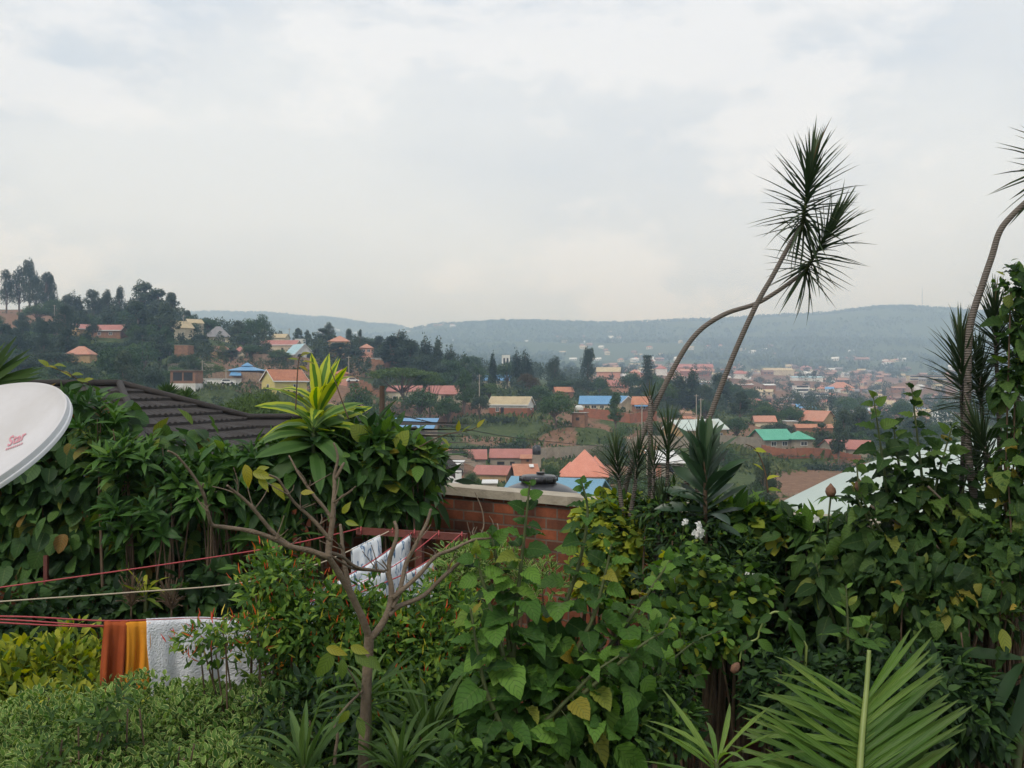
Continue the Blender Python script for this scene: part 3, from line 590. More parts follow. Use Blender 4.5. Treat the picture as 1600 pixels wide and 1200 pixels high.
def gable_close():
    """end of a house with black-edged white bargeboard, right of the dark shrub"""
    root=empty('house',(0,0,0),0,'house end with black roof edge and white bargeboard behind the shrub','house')
    d=30; a=P(655,690,d); b=P(716,748,d-1.0); pk=P(640,676,d)
    wl=MB(); l=Vector((-.15,-.1,0))
    base=lambda p:Vector((p.x,p.y,-7))
    c=Vector((b.x-.55,b.y,b.z+.35)); e=Vector((pk.x-2.4,pk.y+.8,b.z-.2))
    wl.raw([base(c),Vector((c.x,c.y,c.z-.1)),pk-Vector((0,0,.25)),e,base(e)],[(0,1,2,3,4)])
    bk=Vector((.08,.8,0)); wl.raw([base(c),c-Vector((0,0,.1)),c+bk,base(c)+bk],[(0,3,2,1)])
    wl.build('wall',M['white'],root)
    rf=MB(); t=Vector((0,0,.16)); bk=Vector((.08,1.1,0)); f=Vector((-.03,-.35,0))
    rf.raw([pk+f,b+f,b+bk,pk+bk,pk+f+t,b+f+t,b+bk+t,pk+bk+t],[(0,3,2,1),(4,5,6,7),(0,1,5,4),(1,2,6,5),(2,3,7,6),(3,0,4,7)])
    pl=Vector((-4,.2,-2.4))
    rf.raw([pk+f,pk+f+pl,pk+bk+pl,pk+bk,pk+f+t,pk+f+pl+t,pk+bk+pl+t,pk+bk+t],[(0,3,2,1),(4,5,6,7),(0,1,5,4),(1,2,6,5)])
    ro=rf.build('roof',M['blacktile'],root)
    bb=MB(); g=Vector((-.04,-.40,0)); h=Vector((0,0,-.17))
    bb.raw([pk+g,b+g,b+g+h,pk+g+h,pk+g+Vector((0,.05,0)),b+g+Vector((0,.05,0)),b+g+h+Vector((0,.05,0)),pk+g+h+Vector((0,.05,0))],[(0,3,2,1),(4,5,6,7),(0,1,5,4),(1,2,6,5),(2,3,7,6)])
    bb.box(-.02,.16,-.05,.0,-.2,.28,M=Matrix.Translation(b+g)); bb.build('bargeboard',M['trim'],ro)
gable_close()
def pale_roof():
    """curved pale green sheet roof on the right"""
    root=empty('house',(0,0,0),0,'low house with curved pale green sheet roof behind the right-hand shrubs','house')
    d=17.5; mb=MB(); n=26; top=[]
    prof=[(1225,782),(1262,764),(1310,741),(1360,722),(1410,707),(1460,697),(1520,688),(1600,682),(1700,684),(1800,694)]
    pts=spline([P(px,py,d) for px,py in prof],4)
    front=[p+Vector((.6,-5.5,-2.6)) for p in pts]
    back=[p+Vector((.4,5,-2.2)) for p in pts]
    k=len(pts)
    rows=[front]+[[a.lerp(b,t)+Vector((0,0,.5*math.sin(math.pi*t))) for a,b in zip(front,pts)] for t in (.25,.5,.75)]+[pts]+[[a.lerp(b,t) for a,b in zip(pts,back)] for t in (.5,1)]
    vs=[p for r in rows for p in r]
    mb.raw(vs,[(i*k+j,i*k+j+1,(i+1)*k+j+1,(i+1)*k+j) for i in range(len(rows)-1) for j in range(k-1)])
    o=mb.build('roof',M['paleroof2'],root,smooth=True); md=o.modifiers.new('thick','SOLIDIFY'); md.thickness=.05
    wl=MB(); wl.box(front[0].x+1.6,front[-1].x-.3,d-4.6,d+4,-6,front[0].z-.35); wl.build('wall',M['cream'],root)
M['paleroof2']=surf('pale_green_sheet',(.37,.44,.405),(.44,.50,.46),1.2,.65,.1,dirt=(.43,.47,.38))
pale_roof()
# ---------------------------------------------------------------- terrain
COLS=[0,100,200,300,400,500,600,700,800,950,1100,1250,1400,1600]
ROWZ=[(0,0),(13,0),(15.5,-1.2),(25,-3),(50,-7),(90,-12),(140,-15.5)]
TAB={190:[745,745,745,745,745,750,755,760,762,765,775,775,775,780],
230:[690,690,692,695,700,705,712,718,720,722,722,735,745,750],
270:[640,645,650,655,660,665,670,680,685,690,700,710,720,725],
320:[600,605,610,615,615,618,625,640,645,655,668,690,700,705],
380:[565,565,568,570,575,580,592,605,615,632,648,665,678,685],
450:[530,530,532,538,545,555,570,590,605,620,640,655,668,675],
520:[498,500,508,520,530,548,562,582,600,616,635,650,662,668],
600:[482,482,490,512,528,545,560,580,598,612,630,645,657,662],
750:[490,495,505,530,540,552,562,578,594,606,620,634,645,650],
1000:[520,520,530,545,550,560,566,576,588,596,606,616,628,632],
1400:[540,540,545,552,556,562,567,573,580,586,592,600,610,612],
2000:[550,550,552,555,558,562,566,570,574,578,580,584,588,590],
2700:[545,545,545,548,550,555,558,560,562,564,562,562,565,570],
3500:[525,525,525,530,535,540,545,538,535,536,535,532,535,540],
4500:[500,500,500,505,512,520,525,509,505,508,503,495,482,494],
6000:[491,491,491,491,492,499,510,530,530,530,530,530,530,530],
7200:[530]*14}
DR=[r for r,_ in ROWZ]+list(TAB)
ZT=np.array([[z]*len(COLS) for _,z in ROWZ]+[[CZ+(600-py)/F*d for py in TAB[d]] for d in TAB])
RIDGE=[(300,489),(400,488),(500,497),(600,508),(650,510),(720,505),(830,502),(1000,506),(1100,502),(1200,494),(1300,492),(1400,484),(1450,482),(1500,487),(1600,498)]
COLA=np.array([(c-800)/F for c in COLS]); LDR=np.log(np.array(DR)+8.0)
AN=np.array([(a[0],a[1],a[2],a[3]) for a in ANCH])
def table_z(x,y):
    """ground height; y is depth in front of the camera"""
    x=np.asarray(x,float); y=np.asarray(y,float); yy=np.maximum(y,1e-3)
    ang=np.clip(x/yy,COLA[0],COLA[-1]); ang=np.where(y<=0.5,0,ang)
    ld=np.log(np.clip(yy,0,7200)+8.0)
    i=np.clip(np.searchsorted(LDR,ld,side='right')-1,0,len(LDR)-2); t=np.clip((ld-LDR[i])/(LDR[i+1]-LDR[i]),0,1)
    j=np.clip(np.searchsorted(COLA,ang,side='right')-1,0,len(COLA)-2); s=(ang-COLA[j])/(COLA[j+1]-COLA[j])
    s=s*s*(3-2*s)
    z0=ZT[i,j]*(1-s)+ZT[i,j+1]*s; z1=ZT[i+1,j]*(1-s)+ZT[i+1,j+1]*s
    far=np.clip((yy-1200)/1500,0,1); tt=np.where(far>0,t*t*(3-2*t)*far+t*(1-far),t)
    return z0*(1-tt)+z1*tt
ANT=table_z(AN[:,0],AN[:,1])
def terr(x,y):
    x=np.atleast_1d(np.asarray(x,float)); y=np.atleast_1d(np.asarray(y,float))
    z=table_z(x,y); num=np.zeros_like(z); den=np.zeros_like(z)
    for (ax,ay,az,ar),at in zip(AN,ANT):
        rr=ar+4+ay*.015
        q=((x-ax)**2+(y-ay)**2)/(rr*rr); w=np.exp(-q*q*.8); w=np.where(w>1e-3,w,0)
        num+=w*(az-at); den+=w
    z=z+num/np.maximum(den,1.0)
    return z
def tz(x,y): return float(terr(x,y)[0])
# soil patches painted where the ground itself is bare: (px, d, half-width px, half-depth m, strength)
SOIL=[(420,330,150,40,.5),(480,400,140,50,.45),(360,400,80,40,.45),(650,310,60,20,.7),(760,320,60,20,.6),(880,330,60,40,.62),(1050,300,60,40,.62),(1150,290,120,40,.55),(780,262,60,10,.6),(30,520,90,45,1.0),(90,490,70,25,.9),(20,455,90,18,.8),(60,560,90,40,.8),(150,430,70,20,.6),(285,318,40,10,.7),(400,345,60,22,.8),(540,310,45,25,1.0),(640,245,60,14,.9),(930,288,32,22,.9),(990,262,24,26,1.0),(1075,350,22,60,1.0),(865,250,45,14,.6),(830,238,60,8,.8),(950,215,35,10,1.0),(1270,205,75,26,1.0),(1200,172,40,8,.8),(1000,330,60,15,.8),(720,195,60,14,.9),(900,183,60,12,.6),(820,205,50,10,.8),(1200,900,330,420,.5),(1250,1500,330,500,.5),(980,900,120,300,.45),(1330,240,40,15,.7),(1180,330,80,25,.5),(560,345,40,15,.8)]
def soil_at(x,y):
    s=np.zeros_like(x); px=x/np.maximum(y,1)*F+800
    for cx,cd,hw,hd,st in SOIL:
        q=((px-cx)/hw)**2+((y-cd)/hd)**2; s=np.maximum(s,st*np.clip(1.5-q,0,1))
    return s
def build_ground():
    fine=np.linspace(-.62,.62,330); a1=np.arctan(fine)
    ang=np.concatenate([np.linspace(-math.pi*.5,a1[0],24)[:-1],a1,np.linspace(a1[-1],math.pi*.5,24)[1:]])
    d=np.concatenate([np.array([.6,3,6,9,11,13]),np.exp(np.linspace(np.log(14),np.log(7400),250))])
    # rows of equal depth inside the view, of equal range outside it
    A,D=np.meshgrid(ang,d); tn=np.tan(np.clip(A,-1.2,1.2))
    inside=np.abs(A)<.75
    rad=np.where(inside,D/np.cos(np.clip(A,-.75,.75)),D/np.cos(.75))
    Xg=rad*np.sin(A); Yg=rad*np.cos(A)
    Z=terr(Xg.ravel(),Yg.ravel())
    px=Xg.ravel()/np.maximum(Yg.ravel(),1)*F+800
    nz=np.array([noise.fractal(Vector((x*.012,y*.012,3.1)),1,2,5) for x,y in zip(Xg.ravel(),Yg.ravel())])
    amp=np.clip((Yg.ravel()-60)/400,0,1)*1.2+np.clip((Yg.ravel()-2300)/2500,0,1)*9
    Z=Z+nz*amp
    V=np.stack([Xg.ravel(),Yg.ravel(),Z],1); n=len(ang); m=len(d)
    i,j=np.meshgrid(np.arange(m-1),np.arange(n-1),indexing='ij'); b=(i*n+j).ravel()
    Q=np.stack([b,b+1,b+n+1,b+n],1)
    soil=soil_at(V[:,0],V[:,1])
    me=np_mesh('ground',V,Q,np.stack([soil,np.zeros_like(soil),np.zeros_like(soil)],1),[M['ground']])
    tag(link('ground',me),kind='structure')
    # the terrace the photographer stands on and the ground behind it
    mb=MB(); mb.box(-9000,9000,-1200,.6,-8,-.012); tag(mb.build('ground',M['ground'],None),kind='structure')
def groundmat():
    m,nt,out=newmat('grass_and_red_soil'); L=nt.links.new
    tc=nd(nt,'ShaderNodeTexCoord'); at=nd(nt,'ShaderNodeAttribute',attribute_name='leaf'); sp=nd(nt,'ShaderNodeSeparateXYZ'); L(at.outputs['Vector'],sp.inputs[0])
    n1=nd(nt,'ShaderNodeTexNoise',i_Scale=.05,i_Detail=10.0,i_Roughness=.7); L(tc.outputs['Object'],n1.inputs['Vector'])
    n2=nd(nt,'ShaderNodeTexNoise',i_Scale=.6,i_Detail=8.0,i_Roughness=.7); L(tc.outputs['Object'],n2.inputs['Vector'])
    gr=ramp(nt,[(.3,(.038,.056,.022)),(.55,(.068,.092,.034)),(.75,(.12,.122,.052))]); L(n2.outputs['Fac'],gr.inputs['Fac'])
    so=ramp(nt,[(.3,(.14,.078,.05)),(.55,(.20,.12,.077)),(.75,(.26,.175,.12))]); L(n2.outputs['Fac'],so.inputs['Fac'])
    ad=nd(nt,'ShaderNodeMath',operation='MULTIPLY_ADD'); L(sp.outputs[0],ad.inputs[0]); ad.inputs[1].default_value=.75; L(n1.outputs['Fac'],ad.inputs[2])
    n4=nd(nt,'ShaderNodeMath',operation='MULTIPLY_ADD'); L(n2.outputs['Fac'],n4.inputs[0]); n4.inputs[1].default_value=.25; L(ad.outputs[0],n4.inputs[2])
    k=ramp(nt,[(.80,(0,0,0)),(.92,(1,1,1))]); L(n4.outputs[0],k.inputs['Fac'])
    mx=nd(nt,'ShaderNodeMixRGB'); L(k.outputs['Color'],mx.inputs['Fac']); L(gr.outputs[0],mx.inputs['Color1']); L(so.outputs[0],mx.inputs['Color2'])
    b=nd(nt,'ShaderNodeBsdfPrincipled',i_Roughness=.95); b.inputs['Specular IOR Level'].default_value=.1; L(mx.outputs[0],b.inputs['Base Color'])
    bp=nd(nt,'ShaderNodeBump',i_Strength=.6,i_Distance=.6); L(n2.outputs['Fac'],bp.inputs['Height']); L(bp.outputs[0],b.inputs['Normal'])
    L(b.outputs[0],out.inputs['Surface']); return m
M['ground']=groundmat()
build_ground()
def strip(name, pts, w, mat, lift=.08, kind='structure', label=None, cat=None):
    """a road draped on the ground through (px, d) points"""
    c=spline([Vector((X(px,d),d,0)) for px,d in pts],10); V=[]
    for i,p in enumerate(c):
        t=(c[min(i+1,len(c)-1)]-c[max(i-1,0)]).normalized(); s=Vector((-t.y,t.x,0))
        for k in range(5):
            q=p+s*w*(k/4-.5); V.append((q.x,q.y,tz(q.x,q.y)+lift))
    n=len(c); mb=MB(); mb.raw(V,[(i*5+k,(i+1)*5+k,(i+1)*5+k+1,i*5+k+1) for i in range(n-1) for k in range(4)])
    return tag(mb.build(name,mat),label,cat,kind=kind)
M['dirt']=surf('dirt_road',(.33,.17,.09),(.42,.25,.15),.3,.95,.3)
strip('dirt_road',[(905,292),(950,285),(985,270),(1005,250),(1012,235)],5,M['dirt'],.25)
strip('dirt_road',[(1062,300),(1075,330),(1076,380),(1070,450)],6,M['dirt'],.3)
strip('path',[(505,300),(545,300),(590,305)],8,M['dirt'],.25)
def wall_run(label, pts, h, mat, th=.3, cap=None, name='boundary_wall', cat='wall', panels=None):
    """boundary wall following the ground through (px, d) points"""
    c=[]
    for (a,da),(b,db) in zip(pts[:-1],pts[1:]):
        k=max(int(abs(b-a)/6),1)
        c += [(lerp(a,b,i/k),lerp(da,db,i/k)) for i in range(k)]
    c.append(pts[-1]); root=empty(name,(0,0,0),0,label,cat); mb=MB(); cb=MB(); pb=MB()
    Q=[Vector((X(px,d),d,tz(X(px,d),d))) for px,d in c]
    for i in range(len(Q)-1):
        a,b=Q[i],Q[i+1]; zt=max(a.z,b.z)+h; n=Vector((-(b-a).y,(b-a).x,0)).normalized()*th/2
        def slab(m,p,q,z0,z1,e=1.0):
            m.raw([Vector((v.x,v.y,z))+n*s*e for z in (z0,z1) for v,s in ((p,-1),(q,-1),(q,1),(p,1))],[(0,3,2,1),(4,5,6,7),(0,1,5,4),(1,2,6,5),(2,3,7,6),(3,0,4,7)])
        slab(mb,a,b,min(a.z,b.z)-2,zt)
        if cap: slab(cb,a,b,zt+.003,zt+.12,1.3)
        if panels and i%panels==0: slab(pb,a,a.lerp(b,.12),min(a.z,b.z)-2,zt+.1,1.6)
    mb.build('wall_face',mat,root)
    if cap: cb.build('coping',cap,root)
    if panels: pb.build('pier',mat,root)
    return root
wall_run('grey cement boundary wall with piers crossing the terraced slope',[(833,232),(880,236),(950,242),(1000,243),(1060,236),(1120,238),(1190,246)],2.6,M['greywall'],panels=3)
wall_run('red brick boundary wall at the foot of the green-roofed house',[(1190,243),(1225,243),(1270,244),(1345,248)],1.7,M['redwall'],panels=4)
wall_run('red brick wall in front of the blue-roofed cream house',[(905,316),(950,312),(985,308),(1026,312)],2.6,M['redwall'],panels=5)
wall_run('rough stone retaining wall below the blue pavilion',[(255,322),(300,324),(350,326),(400,324),(440,318)],3.2,M['stone'])
wall_run('pink brick wall behind the dirt yard and gatehouse',[(545,335),(568,332),(600,330)],3.0,M['mudbrick'])
wall_run('brown earth-coloured wall under the acacia and red-roofed house',[(560,268),(610,268),(660,272),(690,284),(722,300),(745,312)],2.6,M['mudbrick'])
wall_run('low dark wall in front of the white arched house',[(395,398),(440,398),(500,396)],3.0,M['stone'])
wall_run('low stone terrace wall beside the bare field',[(1180,172),(1230,170),(1262,168)],.9,M['stone'])
wall_run('second low stone terrace wall, above the first beside the field',[(1190,186),(1235,185),(1268,183)],.9,M['stone'])
wall_run('grey retaining wall under the tan stepped block',[(262,352),(310,356),(335,358)],3.0,M['greywall'])
wall_run('long brown wall under the pink house on the ridge',[(572,392),(600,390),(640,392)],2.5,M['mudbrick'])
wall_run('low brick yard wall beside the long red roofs',[(700,206),(760,205),(790,207)],1.4,M['greywall'])
# ---------------------------------------------------------------- trees further off
mk('q',[(0,.30),(1,.16)],(.35,),(.4,))
def clumps(kind, r):
    """clump centres and radii (x,y,z,rx,rz) in a tree 10 high; returns list, crown width, trunk top"""
    out=[]
    if kind=='round':
        for _ in range(46):
            v=rand_unit(1)[0]; v[2]=abs(v[2])*1.15-.25; k=r.uniform(.62,1.0)
            out.append((v[0]*3.9*k,v[1]*3.9*k,5.2+v[2]*3.7*k,r.uniform(.9,1.7),r.uniform(.7,1.15)))
        return out,10,4
    if kind=='feather':
        for _ in range(60):
            t=r.random()**.8; z=2.3+7.4*t; w=(.5+2.2*math.sin(math.pi*min(1,.25+.72*t)))*r.uniform(.3,1.0)
            a=r.uniform(0,6.283); out.append((w*math.cos(a),w*math.sin(a),z+.22*w,r.uniform(.45,.85),r.uniform(.55,1.15)))
        return out,5.6,9.3
    if kind=='column':
        for k in range(5):
            a=r.uniform(0,6.283); w=r.uniform(.3,1.0); h=r.uniform(7.2,10)
            for t in np.linspace(.12,1,15):
                rr=.85*math.sin(math.pi*min(.97,.3+.68*t))+.08
                out.append((w*math.cos(a)*(1-.2*t)+r.gauss(0,.12),w*math.sin(a)*(1-.2*t)+r.gauss(0,.12),h*t,rr,rr*.9))
        return out,3.4,8
    if kind=='acacia':
        for _ in range(60):
            a=r.uniform(0,6.283); w=5*math.sqrt(r.random()); out.append((w*math.cos(a),w*math.sin(a),8.6-.045*w*w+r.uniform(-.3,.35),r.uniform(.8,1.5),r.uniform(.3,.55)))
        return out,11.5,6.5
    if kind=='norfolk':
        for k in range(12):
            z=1.6+k*.70; w=2.0*(1-.055*k)*r.uniform(.8,1.1)
            for j in range(6):
                a=j*1.047+k*.4+r.uniform(-.2,.2)
                for q in (.35,.68,1.0): out.append((w*q*math.cos(a),w*q*math.sin(a),z+.25*q,.30+.18*q,.17))
        return out,4.6,9.6
    if kind=='bush':
        for _ in range(34):
            v=rand_unit(1)[0]; v[2]=abs(v[2]); k=r.uniform(.55,1)
            out.append((v[0]*4.6*k,v[1]*4.6*k,1+v[2]*7.6*k,r.uniform(1.1,1.9),r.uniform(1.0,1.8)))
        return out,11,4
    if kind=='tall':      # loose tall crown, gaps between clumps
        for _ in range(34):
            t=r.random(); z=3.4+6.1*t; w=2.6*math.sin(math.pi*min(1,.22+.75*t))*r.uniform(.35,1)
            a=r.uniform(0,6.283); out.append((w*math.cos(a),w*math.sin(a),z,r.uniform(.6,1.15),r.uniform(.5,.8)))
        return out,6.8,8
PROTO={}
def proto(kind, seed, mat, n=2600, leaf=.42, trunk='bark'):
    n=int(n*1.5); leaf*=.84
    key=(kind,seed,mat,n)
    if key in PROTO: return PROTO[key]
    r=random.Random(seed*31+len(kind)); cl,w,tt=clumps(kind,r)
    c=np.array(cl); wt=c[:,3]**2*c[:,4]; wt=wt**.7; pick=rng.choice(len(c),n,p=wt/wt.sum())
    u=rand_unit(n); k=rng.uniform(.55,1,n)[:,None]**.6
    pos=c[pick,:3]+u*k*np.stack([c[pick,3],c[pick,3],c[pick,4]],1)
    up=np.array([[0,0,1.0]])
    if kind in('feather','column'): dr=norm(u*.8+up*.9+rand_unit(n)*.5)
    else: dr=norm(u*.8+rand_unit(n)*.8-up*.1)
    nr=norm(u*.6+up*.7+rand_unit(n)*.6)
    cr=rng.uniform(0,1,len(c)); rnd=np.clip(.55*cr[pick]+.45*rng.uniform(0,1,n),0,1)
    asp=.55 if kind in('feather','norfolk') else 1.0
    v,f,l=assemble('q',pos,dr,nr,leaf*rng.uniform(.7,1.3,n),rnd,wid=asp)
    cm=np_mesh('crown',v,f,l,[M[mat]])
    mb=MB(); pts=[Vector((r.gauss(0,.08)*i,r.gauss(0,.08)*i,tt*i/5)) for i in range(6)]; pts[0].z=-.6
    mb.tube(pts,[.30,.26,.22,.17,.12,.06] if kind!='acacia' else [.3,.28,.25,.22,.2,.16],7)
    for q in r.sample(cl,min(16,len(cl))):
        b=pts[2+r.randrange(3)] if kind!='acacia' else pts[2+r.randrange(2)]
        if q[2]<b.z: b=pts[1]
        e=Vector(q[:3]); m=b.lerp(e,.5)+Vector((0,0,.12*(e-b).length if kind!='acacia' else -.06*(e-b).length))
        mb.tube([b,m,e],[.13,.08,.03],5)
    o=mb.build('trunk',M[trunk]); tm=o.data; bpy.data.objects.remove(o)
    PROTO[key]=(tm,cm,w); return PROTO[key]
def tree(kind, px, ytop, wpx, d, label, group=None, mat='t_round', seed=0, n=2600, leaf=.42, name='tree', base=None, cat='tree', y2=None):
    x=X(px,d); zb=tz(x,d) if base is None else CZ+(600-base)*d/F
    zt=CZ+(600-ytop)*d/F; h=max(zt-zb,2.0); W=wpx*d/F
    tm,cm,w=proto(kind,seed,mat,n,leaf)
    root=empty(name,(x,d,zb-.1),random.uniform(0,6.28),label,cat,group)
    s=(W/w,W/w,h/10.0)
    a=link('trunk',tm,root); a.scale=s; b=link('crown',cm,root); b.scale=s
    return root
LS='trees on the left-hand slope'
# skyline of the left hill
for i,(k,px,yt,w,d,mt,lb) in enumerate([
 ('feather',10,425,20,560,'t_feath','slim grey-green tree standing first from the left on the skyline'),
 ('feather',30,420,22,560,'t_feath','second slim tree from the left on the skyline, beside the tallest'),
 ('feather',46,409,22,555,'t_feath','tallest thin leaning tree on the left skyline'),
 ('feather',57,434,24,545,'t_feath','short slim tree between the tallest and the dark pair on the skyline'),
 ('feather',72,429,24,540,'t_feath','dark broad-based skyline tree above the red earth bank'),
 ('feather',80,433,16,545,'t_feath','narrow skyline tree at the right edge of the far left clump'),
 ('feather',104,462,18,520,'t_feath','small upright tree left of the comb-topped pair on the skyline'),
 ('column',118,453,24,515,'t_feath','comb-topped tree with upright branch tips on the left skyline'),
 ('feather',146,455,26,510,'t_feath','rounded feathery tree standing alone on the left skyline'),
 ('feather',168,455,18,510,'t_feath','narrow tapering tree between the feathery one and the thin spire on the skyline'),
 ('feather',187,450,14,505,'t_feath','thin spire-like tree left of the big skyline crown'),
 ('tall',222,438,46,500,'t_feath','big bushy crown forming the highest part of the skyline grove'),
 ('tall',246,450,44,495,'t_feath','dense tree at the middle of the skyline grove'),
 ('tall',268,457,30,490,'t_feath','sloping right-hand tree of the skyline grove'),
 ('tall',293,484,16,520,'t_feath','little round tree at the tail of the skyline grove'),
 ]): tree(k,px,yt,w*1.35,d,lb,LS,mt,i%4,n=2600)
# body of the left slope
LB=[('round',60,470,60,500,'t_round','broad tree under the dark skyline pair by the red bank'),
('round',85,462,40,505,'t_round','green bushy tree just below the far left skyline clump'),
('tall',110,478,50,470,'t_feath','grey-green tree below the comb-topped skyline tree'),
('round',140,485,50,455,'t_round','dark round tree in front of the white-edged red roof'),
('tall',175,478,60,470,'t_feath','wide soft tree below the thin spire-like tree'),
('round',205,478,60,460,'t_round','leafy tree below the big skyline crown'),
('tall',216,470,58,395,'t_dark','tall dark tree, left of the two dominating the left slope'),
('tall',256,472,52,395,'t_feath','tall brownish-green tree, right of the two dominating the left slope'),
('round',232,500,60,385,'t_round','leafy tree filling the gap below the two tall dark trees'),
('round',145,500,24,390,'t_dark','narrow dark tree between the brown gable and the long red roof'),
('round',20,505,80,400,'t_dark','dark tree at the left edge under the red earth bank'),
('round',60,512,70,380,'t_round','spreading tree under the red bank, second from the left edge'),
('round',105,515,60,375,'t_dark','dark green tree left of the brown gabled house'),
('round',170,528,70,370,'t_round','light-topped tree below the long red roof'),
('round',30,545,90,310,'t_feath','wide hazy tree above the fan palm leaf'),
('round',88,545,70,320,'t_dark','dense tree left of the orange hipped roof'),
('round',125,560,70,290,'t_dark','dark tree below the orange hipped roof'),
('round',188,528,84,300,'t_round','large round green tree right of the orange hipped roof'),
('tall',196,545,60,250,'t_feath','loose brownish tree in front of the large round green one'),
('round',150,575,80,240,'t_round','low dark tree above the black tiled roof ridge'),
('round',232,560,66,260,'t_dark','dark tree left of the unfinished block'),
('round',215,585,60,200,'t_round','bushy tree just over the black tiled roof'),
('round',258,590,56,210,'t_round','bushy tree beneath the unfinished block'),
('round',70,580,90,200,'t_feath','grey-green tree behind the white dish'),
('bush',105,590,60,130,'t_olive','olive bush peeking over the dish'),
('round',300,500,34,445,'t_round','round tree between the tan roof and the grey roof'),
('round',324,495,44,480,'t_round','spreading flat-crowned tree behind the grey roof'),
('round',312,515,30,420,'t_dark','dark small tree left of the grey roof'),
('round',322,532,40,405,'t_olive','olive tree in front of the grey roof'),
('bush',348,527,24,410,'t_acacia','bright small bush below the grey roof'),
('tall',372,500,34,440,'t_feath','loose tree right of the grey roof'),
('round',390,492,40,470,'t_round','round tree left of the big dome-shaped tree on the crest'),
('round',408,486,40,470,'t_round','big dome-shaped tree on the crest'),
('round',395,535,42,400,'t_round','dark tree hiding the middle of the long red roof'),
('tall',362,545,34,400,'t_feath','thin tree between the tan gable and the orange-red hipped roof'),
('round',438,542,40,395,'t_round','dark round tree in front of the white arched house'),
('bush',330,563,60,345,'t_acacia','green bush on the stone wall left of the pavilion'),
('bush',288,545,60,355,'t_round','dark bush under the tan stepped block'),
('tall',466,512,18,520,'t_feath','wispy tree on the crest beside the white block'),
('tall',480,515,16,520,'t_feath','small wispy tree on the crest right of the white block'),
('tall',505,512,44,450,'t_dark','dark tall tree left of the two-storey orange-roofed house'),
('feather',513,506,22,455,'t_feath','feather-topped tree rising above the orange-roofed house'),
('tall',530,535,60,420,'t_dark','dense dark tree in front of the orange-roofed house'),
('feather',545,515,14,450,'t_feath','thin grey tree left of the pair above the orange roof'),
('feather',562,517,12,450,'t_feath','thin grey tree right of the pair above the orange roof'),
('tall',500,545,50,400,'t_dark','dark tree standing left of the striped plant top'),
('tall',555,545,40,405,'t_dark','dark tree between the two-storey house and the pink house'),
('feather',592,526,24,440,'t_dark','dark conical tree right of the pink house')]
for i,(k,px,yt,w,d,mt,lb) in enumerate(LB): tree(k,px,yt,w,d,lb,LS,mt,i%4,n=2600 if d>250 else 5200,leaf=.42 if d>250 else .3)
CT='trees on the middle slope'
